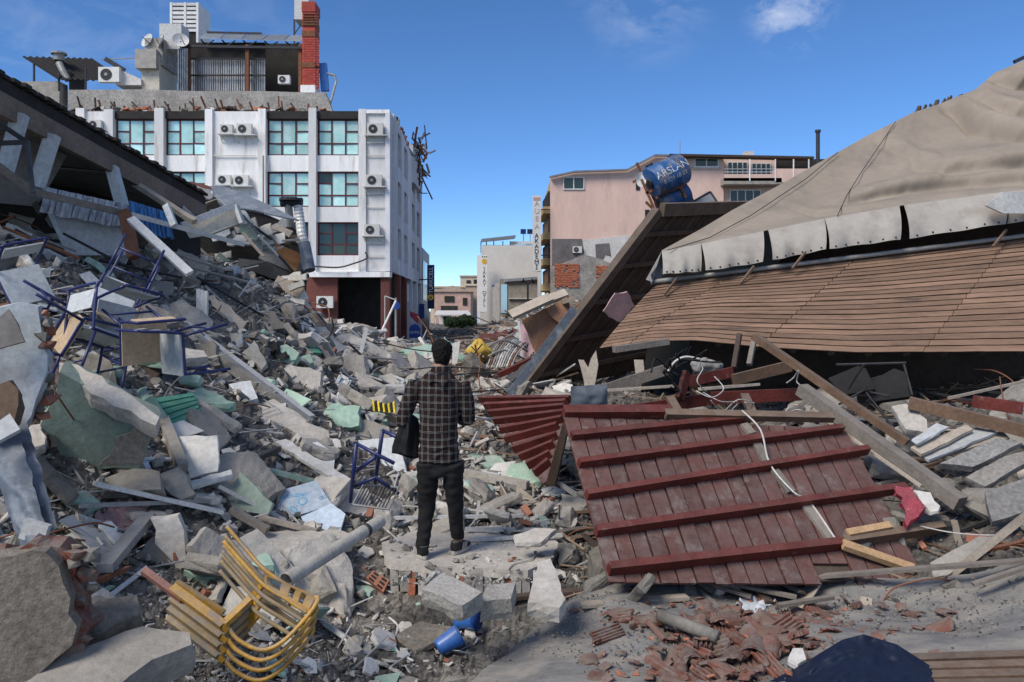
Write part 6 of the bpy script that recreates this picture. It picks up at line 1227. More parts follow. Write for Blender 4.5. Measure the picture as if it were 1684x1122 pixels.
def chunk(nm, lb, ct, q, depthv, m, Y, jag=.012, grp=None):
    """block: traced top face, then the body hanging below it"""
    pts = [on_plane(px, py, P(q[0][0], q[0][1], Y), Vector((0, 0, 1)).lerp(Vector((0, -.6, .8)), .5).normalized()) for px, py in q]
    mb = MB(); rough_slab(mb, pts, Vector((0, -.3, .9)).normalized(), depthv, jag, .07, random.Random(int(q[0][0]))); return tag(mb.build(nm, m), lb, ct, grp)
mat('concrete_cut', (.40, .38, .34), .95, .25, 6, .9, .35, speck=.4, dustc=(.5, .485, .46), bscale=40)
chunk('concrete_block', 'large square concrete block in front of the broken slab', 'block', [(694, 970), (727, 942), (792, 974), (760, 996)], .13, 'concrete_cut', 5.2)
chunk('concrete_block', 'smaller pale concrete block beside the large square one', 'block', [(790, 990), (802, 962), (848, 957), (840, 985)], .16, 'concrete_cut', 5.25)
chunk('concrete_block', 'upright concrete fragment at the end of the broken slab, by the sheet', 'block', [(868, 990), (884, 925), (905, 918), (930, 985), (920, 1000)], .12, 'concrete_light', 5.4)
chunk('concrete_block', 'flat concrete slab lying on the end of the broken slab', 'block', [(845, 880), (880, 868), (915, 870), (890, 892), (850, 893)], .05, 'concrete_light', 6.6)
pslab('flat_tile', 'flat pinkish paving tile lying behind the blue cups', 'tile', [(650, 1045), (690, 1022), (742, 1030), (730, 1048), (684, 1070)], (0, -.15, 1), .035, 'plaster_tan', jag=.01, lift=.12)
for lb, q in (('hollow clay brick chip beside the large concrete block', [(602, 950), (614, 938), (640, 955), (630, 974)]), ('hollow clay brick lying behind the person', [(652, 802), (668, 795), (690, 800), (688, 820), (660, 818)])):
    hb_ = thing('hollow_brick', lb, 'brick', P(*q[0], hit(*q[0]))); Yb = hit(*q[2]) - .1; n = Vector((.1, -.8, .6)).normalized(); a = P(*q[1], Yb); v = [on_plane(*p, a, n) for p in q][:4]
    MB().prism(v, -n * .1).build('body', 'brick', hb_)
    for i in range(3):
        for j in range(2):
            u0, v0 = (i + .2) / 3, (j + .2) / 2; u1, v1 = (i + .8) / 3, (j + .8) / 2
            f = lambda u, w_: v[0].lerp(v[1], u).lerp(v[3].lerp(v[2], u), w_) + n * .002
            MB().prism([f(u0, v0), f(u1, v0), f(u1, v1), f(u0, v1)], -n * .0015).build('cell', 'black', hb_)
# roof membrane sheet in front
mat('membrane', (.165, .17, .175), .85, .4, 1.1, .6, .6, rnd=0, streak=(.9, 3.0, 3.0), speck=.35, dustc=(.30, .28, .25), hue=((.30, .275, .24), .45, .62, 1.6))
UP = [(735, 1110), (770, 1088), (820, 1050), (880, 1012), (960, 976), (1060, 958), (1200, 952), (1400, 966), (1560, 978), (1684, 990), (1900, 1010)]
def mem(u, v):
    x = 735 + u * 1165; yu = float(np.interp(x, [p[0] for p in UP], [p[1] for p in UP]))
    yl = float(np.interp(x, [735, 800, 870, 2000], [1112, 1150, 1240, 1330])); y = yu + (yl - yu) * v
    p = onz(x, y, -.17); p.z = H(p.x, p.y) + .045 + .018 * math.sin(p.x * 2.2 + 4 * p.y) + .02 * mnoise.noise(Vector((p.x * 3, p.y * 5, 0))) + .008 * mnoise.noise(Vector((p.x * 11, p.y * 11, 0)))
    if v < .02 or v > .98 or u < .01: p.z -= .01
    return p
mb = MB().grid(mem, 170, 70); n_ = len(mb.v); mb.v += [p - Vector((0, 0, .012)) for p in mb.v]; mb.f += [[i + n_ for i in q][::-1] for q in mb.f[:]]
tag(mb.build('roof_membrane', 'membrane', smooth=True), 'dusty blue grey roofing sheet spread over the near rubble', 'sheet')
# planks along the back edge of the sheet
for k, (a, b, w_, m, lb) in enumerate((((955, 985), (1130, 972), .09, 'wood_pale', 'pale flat plank below the maroon panel'), ((1120, 945), (1235, 962), .05, 'wood_grey', 'dark grey lath pointing at the bottom red rafter'), ((1168, 940), (1310, 965), .05, 'wood_grey', 'grey lath lying over the sheet edge'), ((1270, 942), (1690, 985), .07, 'wood_grey', 'long grey board along the back edge of the roofing sheet'),
        ((1280, 975), (1370, 976), .05, 'wood_grey', 'short grey lath on the roofing sheet'), ((1010, 965), (1120, 958), .07, 'wood_pale', 'pale thin plank under the maroon roof corner'), ((1600, 988), (1690, 995), .05, 'wood_grey', 'short grey lath near the leaning pole'))):
    p, q = onz(*a, -.08 + .02 * k % .05), onz(*b, -.08); p.z = H(p.x, p.y) + .09 + .012 * k; q.z = H(q.x, q.y) + .09 + .012 * k; tag(MB().beam(p, q, w_, .025).build('plank', m), lb, 'plank')
# terracotta debris: whole pieces and chips
ridge = thing('ridge_tile', 'broken arched terracotta ridge tile among the tile chips', 'tile', onz(1235, 1090, -.12)); c = onz(1238, 1085, -.12); c.z = H(c.x, c.y) + .05
ax = Vector((.85, -.5, .1)).normalized(); ax = Vector((-.35, -.9, 0)).normalized(); sdv = Vector((ax.y, -ax.x, 0)); mb = MB()
def rt(u, v): a = math.pi * (u * .94 + .03); return c + sdv * math.cos(a) * .095 + Vector((0, 0, math.sin(a) * .1)) + ax * (v * .24 - .2)
mb.grid(rt, 16, 2); n_ = len(mb.v); mb.grid(lambda u, v: (rt(u, v) - c) * 1.0 + c + (sdv * math.cos(math.pi * (u * .94 + .03)) + Vector((0, 0, math.sin(math.pi * (u * .94 + .03))))) * .014, 16, 2)
rim = [];
for v_ in (0, 2):
    for i in range(16): a_ = v_ * 17 + i; mb.f.append([a_, a_ + 1, a_ + 1 + n_, a_ + n_])
mb.build('arch', 'tile', ridge)
def curved_chip(L_, r, arc, th, seed):
    q = random.Random(seed); mb = MB(); nu, nv = 7, 3; V = []
    for s in (0, th):
        for j in range(nv + 1):
            for i in range(nu + 1):
                a = (i / nu - .5) * arc; e = (q.uniform(-.015, .015) if j in (0, nv) else 0); V.append(Vector((math.sin(a) * (r + s), (j / nv - .5) * L_ + e, math.cos(a) * (r + s) - r)))
    n = (nu + 1) * (nv + 1); fs = []
    for j in range(nv):
        for i in range(nu):
            a = j * (nu + 1) + i; fs.append([a, a + nu + 1, a + nu + 2, a + 1]); fs.append([a + n, a + 1 + n, a + nu + 2 + n, a + nu + 1 + n])
    for j in (0, nv):
        for i in range(nu): a = j * (nu + 1) + i; fs.append([a, a + 1, a + 1 + n, a + n])
    for i in (0, nu):
        for j in range(nv): a = j * (nu + 1) + i; fs.append([a, a + n, a + nu + 1 + n, a + nu + 1])
    mb.add(V, fs); return mb
def ribbed_chip(L_, w_, seed):
    q = random.Random(seed); mb = MB(); prof = []
    k = 4
    for i in range(k * 4 + 1):
        t = i / (k * 4); prof.append((t * w_ - w_ / 2, .012 * (1 if (i % 4) in (1, 2) else 0)))
    for s in (0, -.016):
        for y in (-L_ / 2, L_ / 2):
            for x, z in prof: mb.v.append(Vector((x, y + q.uniform(-.012, .012), (z if s == 0 else 0) + s)))
    n = len(prof)
    for i in range(n - 1): mb.f += [[i, i + 1, n + i + 1, n + i], [2 * n + i, 3 * n + i, 3 * n + i + 1, 2 * n + i + 1], [i, 2 * n + i, 2 * n + i + 1, i + 1], [n + i, n + i + 1, 3 * n + i + 1, 3 * n + i]]
    mb.f += [[0, n, 3 * n, 2 * n], [n - 1, 3 * n - 1, 4 * n - 1, 2 * n - 1]]; return mb
def hull(s, seed, n=13, flat=1.0, sharp=0):
    q = random.Random(seed); bm = bmesh.new()
    for _ in range(n): bm.verts.new((q.uniform(-1, 1) * s[0], q.uniform(-1, 1) * s[1], q.uniform(-1, 1) * s[2]))
    r_ = bmesh.ops.convex_hull(bm, input=bm.verts); bmesh.ops.delete(bm, geom=[v for v in bm.verts if not v.link_faces], context='VERTS')
    bm.verts.index_update(); mb = MB(); mb.v = [v.co.copy() for v in bm.verts]; mb.f = [[v.index for v in f.verts] for f in bm.faces]; bm.free(); return mb
def proto(mb, name, m):                           # mesh data to share
    o = mb.build(name, m, loc=(0, 0, 0)); me = o.data; bpy.data.objects.remove(o); return me
TP = [proto(curved_chip(.16, .07, 2.2, .012, 1), 'tile_chip', 'tile'), proto(curved_chip(.2, .06, 1.9, .012, 2), 'tile_chip', 'tile'), proto(curved_chip(.1, .09, 1.2, .012, 3), 'tile_chip', 'tile'), proto(ribbed_chip(.16, .11, 4), 'tile_chip', 'tile'), proto(ribbed_chip(.11, .08, 5), 'tile_chip', 'tile'), proto(ribbed_chip(.2, .09, 6), 'tile_chip', 'tile'), proto(hull((.06, .04, .012), 7), 'tile_chip', 'tile'), proto(hull((.05, .03, .01), 8), 'tile_chip', 'tile'), proto(hull((.035, .03, .015), 9), 'tile_chip', 'brick')]
KIND = ['curved', 'curved', 'curved', 'ribbed', 'ribbed', 'ribbed', 'flat', 'flat', 'crumbled']
TT = random.Random(21)
def put(me, name, loc, eul, sc, lb, ct, grp):
    o = bpy.data.objects.new(name, me); col.objects.link(o); o.location = loc; o.rotation_euler = eul; o.scale = (sc, sc, sc) if not isinstance(sc, tuple) else sc; return tag(o, lb, ct, grp)
ntc = 0
for k in range(420):
    u = TT.random()
    if u < .62: x, y = TT.gauss(1185, 95), TT.gauss(1050, 42)
    elif u < .85: x, y = TT.gauss(1300, 110), TT.gauss(1010, 22)
    else: x, y = TT.uniform(930, 1560), TT.uniform(985, 1110)
    if y < 968 or y > 1130 or x < 930 or ntc >= 292: continue
    ntc += 1
    p = onz(x, y, -.13); dens = math.exp(-((x - 1190) / 110) ** 2 - ((y - 1060) / 55) ** 2); j = TT.randrange(9) if dens > .3 or TT.random() < .4 else TT.choice([6, 7, 8, 2])
    p.z = H(p.x, p.y) + .06 + TT.uniform(0, .13) * dens
    put(TP[j], 'tile_chip', p, (TT.gauss(0, .3), TT.gauss(0, .3), TT.uniform(0, 6.28)), TT.uniform(.6, 1.15) * (1.3 if 3 <= j <= 5 else 1), '%s terracotta roof tile chip on the roofing sheet' % KIND[j], 'tile', '%s tile chips on the roofing sheet' % KIND[j])
pt = MB().tube([(0, -.16, 0), (0, .16, 0)], .055, 14, False); n_ = len(pt.v)
tag(MB().tube([onz(1085, 1012, -.03), onz(1180, 1048, -.04)], .042, 14).build('clay_pipe', 'concrete_dark', smooth=True), 'dark clay pipe lying across the tile chips', 'pipe')
chunk('white_stone', 'small round white stone on the tile chips', 'stone', [(1296, 1082), (1304, 1066), (1320, 1066), (1326, 1084), (1312, 1092)], .05, 'plaster_white', 4.75, .004)
# bottom-right: navy tarpaulin and rusty planks
def tp(u, v):
    x = 1235 + u * 360; yu = float(np.interp(x, [1235, 1300, 1385, 1420, 1475, 1530, 1600], [1135, 1104, 1052, 1043, 1060, 1095, 1135])); y = yu + (1230 - yu) * v
    p = onz(x, y, .0); hgt = .22 * math.sin(math.pi * u) ** .8 * min(1, v * 3 + .15); p.z = max(H(p.x, p.y) + .07, -.12) + hgt * .9 + .03 * mnoise.noise(Vector((u * 5, v * 4, 1))); p = P(x, y, p.y) if False else p; return p
def tp2(u, v):
    x = 1235 + u * 360; yu = float(np.interp(x, [1235, 1300, 1385, 1420, 1475, 1530, 1600], [1135, 1104, 1052, 1043, 1060, 1095, 1135])); y = yu + (1250 - yu) * v
    Y = 4.75 - 1.1 * v - .25 * abs(u - .5) ; Y += .09 * mnoise.noise(Vector((u * 4, v * 4, 3))) + .05 * mnoise.noise(Vector((u * 13 + v * 5, v * 9, 8))) + .02 * mnoise.noise(Vector((u * 30, v * 24, 5))); return P(x, y, Y)
mb = MB().grid(tp2, 90, 50); n_ = len(mb.v); mb.v += [p + Vector((0, .01, -.012)) for p in mb.v]; mb.f += [[i + n_ for i in q][::-1] for q in mb.f[:]]
tag(mb.build('tarpaulin', 'tarp_navy', smooth=True), 'dark navy tarpaulin draped over a heap in front of the tile chips', 'tarp')
for k in range(5):
    a = onz(1485 + k * 6, 1076 + k * 13, -.02); b = onz(1780, 1066 + k * 15, -.02); a.z = b.z = -.05 - k * .004; tag(MB().beam(a, b, .085, .03).build('plank', 'wood_brown'), 'rusty brown plank lying flat beside the navy tarpaulin', 'plank', 'brown planks by the tarpaulin')
for k in range(4):
    a = onz(610 + k * 6, 1104 + k * 5, -.2); b = onz(735 + k * 4, 1110 + k * 5, -.2); a.z = H(a.x, a.y) + .03; b.z = H(b.x, b.y) + .03; tag(MB().beam(a, b, .03, .025).build('lath', 'wood_pale'), 'thin pale lath bundled in front of the broken slab', 'lath', 'bundle of laths')
pslab('dark_board', 'grey board with a black edge beside the lath bundle', 'board', [(660, 1088), (690, 1080), (735, 1086), (725, 1102), (668, 1104)], (0, -.15, 1), .03, 'concrete', jag=.01)
# blue cups
def cup(px, py, ax, lb):
    Y = hit(px, py) - .2; c = P(px, py, Y); ax = Vector(ax).normalized(); t = thing('plastic_cup', lb, 'cup', c - Vector((0, 0, .07)))
    prof = [(-.085, .0), (-.085, .052), (-.07, .056), (.07, .072), (.085, .075), (.085, .070), (.065, .067), (-.07, .050), (-.075, .0)]
    MB().tube([c + ax * a for a, _ in prof], 1, 24, False, [max(r, .0005) for _, r in prof]).build('body', 'plastic_blue', t, True); MB().tube([c + ax * .083, c + ax * .088, c + ax * .088, c + ax * .083], 1, 24, False, [.075, .079, .070, .071]).build('rim', 'cup_in', t, True)
cup(768, 1020, (.75, -.5, .3), 'blue plastic cup lying open towards the navy tarpaulin'); cup(737, 1055, (.75, .35, .35), 'dented blue plastic cup lying on the pinkish tile')
tag(MB().tube(curve([G(640, 1020, .02), G(655, 1038, .03), G(648, 1060, .03), G(655, 1080, .03), G(680, 1092, .02)], 8), .009, 7).build('cable', 'cable', smooth=True), 'thin white cable curling beside the pinkish tile', 'cable')
tag(MB().tube([G(622, 1064, .03), G(672, 1088, .03)], .014, 8).build('green_rod', 'mint_metal', smooth=True), 'short pale green rod beside the white cable', 'rod')
pslab('foam_chip', 'orange foam chip beside the pinkish tile', 'foam', [(645, 1062), (655, 1056), (678, 1070), (672, 1080), (655, 1074)], (0, -.3, 1), .03, 'orange', jag=.006)
pslab('terracotta_shard', 'dark red clay shard behind the second blue cup', 'tile', [(800, 1028), (812, 1022), (838, 1034), (835, 1042), (815, 1040)], (.1, -.4, .9), .02, 'tile', jag=.004)
for k in range(6):
    x, y = 635 + rng.uniform(-35, 50), 985 + rng.uniform(-15, 12); s = rng.uniform(6, 16); pslab('mint_shard', 'thin mint plastic shard by the large concrete block', 'shard', [(x, y), (x + s, y - s * .3), (x + s * 1.4, y + s * .3), (x + s * .4, y + s * .5)], (rng.uniform(-.3, .3), -.5, 1), .006, rng.choice(['plaster_mint', 'glass_sky', 'plaster_mint']), group='mint shards by the block')
# ---- stack of yellow chairs
def ychair(k):
    o = Vector((-.012 * k, .01 * k, -.062 * k)); Yc = 4.65
    lbs = ['topmost yellow metal chair of the fallen stack', 'second yellow metal chair in the fallen stack, below the topmost', 'third yellow metal chair in the fallen stack', 'lowest yellow metal chair of the fallen stack']
    t = thing('yellow_chair', lbs[k], 'chair', P(400, 1080, Yc) + o, 'stacked yellow chairs')
    def q(px, py, d=0.0): return P(px, py, Yc + d) + o
    m = 'chair_yellow'; md = 'chair_yellow' if k < 1 else 'chair_dusty'
    MB().beam(q(283, 966, .02), q(367, 1028, -.1), .05, .028, (.3, -.6, .8)).build('seat_bar', md, t); MB().beam(q(367, 1028, -.1), q(414, 984, .1), .05, .028, (-.3, -.6, .8)).build('seat_bar', md, t)
    MB().beam(q(290, 958, .25), q(368, 1008, .2), .04, .028).build('seat_bar', md, t)
    MB().tube(curve([q(373, 866, .3), q(402, 900, .24), q(432, 934, .16), q(468, 960, .12), q(504, 984, .1)], 6), .0125, 9).build('leg', md, t, True)
    MB().tube(curve([q(368, 890, .12), q(400, 926, .08), q(434, 962, .02), q(470, 985, 0), q(506, 1008, -.02)], 6), .0125, 9).build('leg', md, t, True)
    MB().tube(curve([q(378, 1036, -.1), q(394, 1054, -.12), q(430, 1069, -.14), q(464, 1056, -.12), q(500, 1020, -.06), q(521, 992, 0), q(523, 982, .04)], 7), .0125, 9).build('hoop', m, t, True)
    MB().tube([q(504, 984, .1), q(523, 982, .04), q(518, 996, .0), q(506, 1008, -.02)], .0125, 9).build('hoop_end', m, t, True)
    if k == 0:
        def pl(u, v): p = q(436, 944, .14).lerp(q(522, 980, .06), u).lerp(q(436, 962, .02).lerp(q(508, 1006, -.03), u), v); return p + Vector((0, -.02 * math.sin(math.pi * v), .012 * math.sin(math.pi * v)))
        mb = MB()
        for u0, u1, v0, v1 in ((.0, 1, .0, .18), (0, 1, .82, 1.0), (.0, .06, .18, .82), (.34, .52, .18, .82), (.62, .74, .18, .82), (.84, 1, .18, .82)):
            mb.grid(lambda u, v: pl(u0 + (u1 - u0) * u, v0 + (v1 - v0) * v), 6, 4)
        n_ = len(mb.v); mb.v += [p + Vector((0, .004, -.006)) for p in mb.v]; mb.f += [[i + n_ for i in f][::-1] for f in mb.f[:]]; mb.build('back_plate', m, t, True)
        MB().beam(q(236, 938, .06), q(300, 985, .0), .04, .035, (.3, -.6, .8)).build('leg_end', 'chair_red', t)
    MB().beam(q(367, 1029, -.1), q(376, 1037, -.1), .03, .03).build('joint', m, t); MB().beam(q(414, 984, .1), q(432, 962, .05), .03, .03).build('joint', m, t)
for k in range(4): ychair(k)
# ================================================================ the person
def plaid():
    m = bpy.data.materials.new('plaid'); m.use_nodes = True; t = m.node_tree; nd = t.nodes; ln = t.links.new; b = nd['Principled BSDF']; b.inputs['Roughness'].default_value = .95; b.inputs['Specular IOR Level'].default_value = .15
    tc = nd.new('ShaderNodeTexCoord'); dn = nd.new('ShaderNodeTexNoise'); dn.inputs['Scale'].default_value = 6; ln(tc.outputs['Object'], dn.inputs['Vector'])
    va = nd.new('ShaderNodeVectorMath'); va.operation = 'MULTIPLY_ADD'; va.inputs[1].default_value = (.03, .03, .03); ln(dn.outputs['Color'], va.inputs[0]); ln(tc.outputs['Object'], va.inputs[2])
    sx = nd.new('ShaderNodeSeparateXYZ'); ln(va.outputs[0], sx.inputs[0])
    def M(op, a, bb, c=None):
        n = nd.new('ShaderNodeMath'); n.operation = op
        for i, v in enumerate((a, bb, c)):
            if v is None: continue
            if isinstance(v, (int, float)): n.inputs[i].default_value = v
            else: ln(v, n.inputs[i])
        return n.outputs[0]
    def lines(src, per, offs, wdt):
        f = M('FRACT', M('DIVIDE', M('ADD', src, 10.0), per), 0); r = None
        for o in offs:
            k = M('LESS_THAN', M('ABSOLUTE', M('SUBTRACT', f, o), 0), wdt); r = k if r is None else M('MAXIMUM', r, k)
        return r
    v1 = lines(sx.outputs['X'], .056, (.2, .38), .021); h1 = lines(sx.outputs['Z'], .060, (.3, .47), .02); v2 = lines(sx.outputs['X'], .056, (.74,), .17); h2 = lines(sx.outputs['Z'], .060, (.82,), .15)
    wn_ = nd.new('ShaderNodeTexWave') if False else None
    white = M('MULTIPLY', M('ADD', v1, h1), .5); red = M('MULTIPLY', M('ADD', v2, h2), .5)
    m1 = nd.new('ShaderNodeMix'); m1.data_type = 'RGBA'; m1.inputs[6].default_value = (.014, .012, .013, 1); m1.inputs[7].default_value = (.024, .012, .011, 1); ln(red, m1.inputs[0])
    m2 = nd.new('ShaderNodeMix'); m2.data_type = 'RGBA'; m2.inputs[7].default_value = (.40, .37, .34, 1); ln(white, m2.inputs[0]); ln(m1.outputs[2], m2.inputs[6]); ln(m2.outputs[2], b.inputs['Base Color'])
    n2 = nd.new('ShaderNodeTexNoise'); n2.inputs['Scale'].default_value = 300; bp = nd.new('ShaderNodeBump'); bp.inputs['Strength'].default_value = .3; bp.inputs['Distance'].default_value = .003; ln(n2.outputs['Fac'], bp.inputs['Height']); ln(bp.outputs['Normal'], b.inputs['Normal'])
    MATS['plaid'] = m
plaid(); mat('trousers', (.011, .011, .012), .9, .4, 9, .2, .12, rnd=0, dustc=(.06, .055, .05)); mat('skin', (.36, .19, .13), .55, .08, 9, .05, 0, rnd=0); mat('hair', (.008, .007, .006), .6, .4, 60, .9, 0, rnd=0, bscale=180); mat('jacket', (.01, .01, .011), .7, .3, 8, .2, 0, rnd=0); mat('shoe', (.014, .014, .016), .6, .2, 9, .1, .25, rnd=0); mat('sole', (.45, .43, .40), .8, .2, 9, .1, .1, rnd=0); mat('hood', (.045, .035, .05), .95, .2, 9, .1, 0, rnd=0)
PY_ = 6.62; PS = F / PY_
PO = P(724, 908, PY_); PO.z = 0.005
PERSON = None
def remesh(chains, vox, smooth_it=6):
    """union of tapered elliptical limbs -> one continuous skin. chain: list of (point, rx, ry); rings stay level unless the limb slants"""
    mb = MB()
    for ch in chains:
        pts = [Vector(c[0]) for c in ch]; n = 18; o = len(mb.v)
        for i, p in enumerate(pts):
            d = (pts[min(i + 1, len(pts) - 1)] - pts[max(i - 1, 0)]).normalized(); x = Vector((1, 0, 0)); x = x - d * x.dot(d)
            if x.length < .25: x = Vector((0, 1, 0)) - d * d.y
            x.normalize(); y = d.cross(x)
            for k in range(n): a = 2 * math.pi * k / n; mb.v.append(p + x * math.cos(a) * ch[i][1] + y * math.sin(a) * ch[i][2])
        for i in range(len(pts) - 1):
            for k in range(n): k2 = (k + 1) % n; mb.f.append([o + i * n + k, o + i * n + k2, o + (i + 1) * n + k2, o + (i + 1) * n + k])
        mb.f.append([o + k for k in range(n)][::-1]); e = o + (len(pts) - 1) * n; mb.f.append([e + k for k in range(n)])
    me = bpy.data.meshes.new('tmp'); me.from_pydata([tuple(v) for v in mb.v], [], mb.f); bm = bmesh.new(); bm.from_mesh(me); bmesh.ops.recalc_face_normals(bm, faces=bm.faces[:]); bm.to_mesh(me); bm.free()
    o = bpy.data.objects.new('tmp', me); col.objects.link(o); r = o.modifiers.new('r', 'REMESH'); r.mode = 'VOXEL'; r.voxel_size = vox; s = o.modifiers.new('s', 'SMOOTH'); s.factor = .5; s.iterations = smooth_it
    dg = bpy.context.evaluated_depsgraph_get(); out_ = bpy.data.meshes.new_from_object(o.evaluated_get(dg)); bpy.data.objects.remove(o); return out_
def fin(me, name, m, parent, disp=None):
    if disp:
        for v in me.vertices: v.co += v.normal * disp(v.co)
    me.name = name; me.materials.clear(); me.materials.append(MATS[m]); me.polygons.foreach_set('use_smooth', [True] * len(me.polygons)); o = bpy.data.objects.new(name, me); col.objects.link(o)
    if parent: o.parent = parent
    return o
def L3(px, py, y=0.0): return Vector(((px - 724) / PS, y, (908 - py) / PS))
# joints (y: + is away from the camera, the way he faces)
hipL, hipR = L3(704, 758, .0), L3(744, 758, .0)
kneeL, kneeR = L3(701, 830, .03), L3(747, 828, .04); ankL, ankR = L3(695, 897, -.03), L3(751, 888, .10)
shL, shR = L3(682, 622, 0), L3(762, 624, 0); elL, elR = L3(662, 688, .02), L3(771, 684, .03); haL, haR = L3(676, 716, .27), L3(752, 690, .27)
def limb(*a): return list(a)
def hand(wr, dirv, side):                         # palm, four fingers of unequal length, thumb from the side of the palm
    d = dirv.normalized(); s = d.cross(Vector((0, 0, 1))).normalized() * side; up = s.cross(d) * side; ch = [limb((wr - d * .03, .026, .022), (wr + d * .02, .036, .02), (wr + d * .07, .04, .017), (wr + d * .09, .036, .015))]
    for i, ln_ in enumerate((.062, .07, .065, .05)):
        o = s * (.027 - .018 * i); b = wr + d * .085 + o; ch.append(limb((b, .0085, .0085), (b + d * ln_ * .45 - up * .006, .008, .008), (b + d * ln_ * .75 - up * .022, .0075, .0075), (b + d * ln_ * .85 - up * .042, .0065, .0065)))
    b = wr + d * .025 + s * .035; ch.append(limb((b, .011, .011), (b + d * .03 + s * .018, .0095, .0095), (b + d * .055 + s * .012 - up * .015, .008, .008))); return ch
body = [limb((L3(724, 770), .125, .085), (L3(724, 735), .125, .085), (L3(724, 690), .13, .095), (L3(723, 640), .165, .105), (L3(723, 620), .17, .09), (L3(724, 606), .09, .07), (L3(725, 596, .01), .056, .058), (L3(726, 585, .02), .054, .056)),
        limb((hipL, .085, .09), (hipL.lerp(kneeL, .5), .07, .075), (kneeL, .052, .056), (kneeL.lerp(ankL, .35), .05, .055), (ankL + Vector((0, 0, .03)), .036, .04), (ankL - Vector((0, 0, .02)), .036, .045)), limb((hipR, .085, .09), (hipR.lerp(kneeR, .5), .07, .075), (kneeR, .052, .056), (kneeR.lerp(ankR, .35), .05, .055), (ankR + Vector((0, 0, .03)), .036, .04), (ankR - Vector((0, 0, .02)), .036, .045)),
        limb((shL, .055, .055), (elL, .042, .042), (elL.lerp(haL, .5), .038, .036), (haL, .027, .024)), limb((shR, .055, .055), (elR, .042, .042), (elR.lerp(haR, .5), .038, .036), (haR, .027, .024)),
        # head: skull, jaw, nose, ears
        limb((L3(727, 597, .03), .045, .05), (L3(727, 590, .045), .058, .07), (L3(727, 580, .04), .068, .088), (L3(727, 571, .035), .074, .096), (L3(727, 564, .03), .07, .09), (L3(727, 559, .025), .045, .06)),
        limb((L3(727, 577, .13), .012, .012), (L3(727, 584, .152), .015, .014)), limb((L3(712.5, 576, .03), .008, .014), (L3(712.5, 585, .025), .006, .01)), limb((L3(741.5, 576, .03), .008, .014), (L3(741.5, 585, .025), .006, .01))] + hand(haL, haL - elL, 1) + hand(haR, haR - elR, -1)
bme = remesh(body, .0085, 3)
PERSON = fin(bme, 'person', 'skin', None); PERSON.location = PO; tag(PERSON, 'person in a dark plaid shirt and black trousers seen from behind, standing on the slab', 'person'); ORG[PERSON.name] = PO
def wr_(c): return .007 * mnoise.noise(Vector((c.x * 9, c.y * 9, c.z * 16))) + .004 * mnoise.noise(Vector((c.x * 25, c.y * 25, c.z * 40)))
def fold(c): return .008 * mnoise.noise(Vector((c.x * 12 + c.z * 4, c.y * 8, c.z * 11))) + .006 * math.sin(c.z * 55 + 6 * mnoise.noise(c * 9)) * max(0, 1 - abs(c.z - .9) * 4) + .004 * mnoise.noise(c * 45)
shirt = [limb((L3(721, 753), .167, .122), (L3(721, 735), .167, .122), (L3(721, 700), .156, .12), (L3(722, 660), .166, .12), (L3(722, 636), .182, .115), (L3(723, 622), .178, .1), (L3(724, 611), .125, .085), (L3(725, 602, .01), .078, .076)),
         limb((shL + Vector((.02, 0, 0)), .075, .08), (shL.lerp(elL, .5), .068, .07), (elL, .06, .062), (elL.lerp(haL, .6), .052, .052), (elL.lerp(haL, .82), .046, .046)), limb((shR - Vector((.02, 0, 0)), .075, .08), (shR.lerp(elR, .5), .066, .07), (elR, .058, .062), (elR.lerp(haR, .6), .05, .052), (elR.lerp(haR, .82), .046, .046))]
fin(remesh(shirt, .011, 4), 'shirt', 'plaid', PERSON, fold)
coll = [limb((L3(725, 607, .0), .092, .088), (L3(725, 602, .0), .088, .086), (L3(725, 597, .005), .074, .074))]; fin(remesh(coll, .01, 2), 'collar', 'plaid', PERSON)
hd = [limb((L3(705, 612, -.075), .02, .02), (L3(712, 619, -.10), .045, .022), (L3(728, 621, -.112), .06, .024), (L3(738, 612, -.085), .03, .02))]; fin(remesh(hd, .009, 4), 'hood', 'plaid', PERSON, wr_)
tr = [limb((L3(722, 735), .14, .1), (L3(723, 758), .15, .108), (L3(724, 775), .145, .106)), limb((hipL + Vector((0, 0, .02)), .098, .11), (hipL.lerp(kneeL, .5), .085, .09), (kneeL, .068, .072), (kneeL.lerp(ankL, .5), .06, .066), (ankL + Vector((0, 0, .05)), .056, .062), (ankL + Vector((0, 0, .02)), .06, .066)), limb((hipR + Vector((0, 0, .02)), .098, .11), (hipR.lerp(kneeR, .5), .085, .09), (kneeR, .068, .072), (kneeR.lerp(ankR, .5), .06, .066), (ankR + Vector((0, 0, .05)), .056, .062), (ankR + Vector((0, 0, .02)), .06, .066))]
fin(remesh(tr, .011, 4), 'trousers', 'trousers', PERSON, lambda c: .011 * mnoise.noise(Vector((c.x * 10, c.y * 10, c.z * 22))) + .008 * mnoise.noise(c * 14))
hr = [limb((L3(727, 593, .0), .047, .045), (L3(727, 586, -.004), .064, .066), (L3(727, 578, -.004), .078, .084), (L3(727, 570, .0), .085, .1), (L3(727, 562, .01), .083, .102), (L3(727, 556, .018), .062, .078), (L3(728, 553, .022), .03, .04))]
hm = remesh(hr, .0055, 2); fin(hm, 'hair', 'hair', PERSON, lambda c: .010 * mnoise.noise(c * 30) + .009 * mnoise.noise(Vector((c.x * 120, c.y * 120, c.z * 45))))
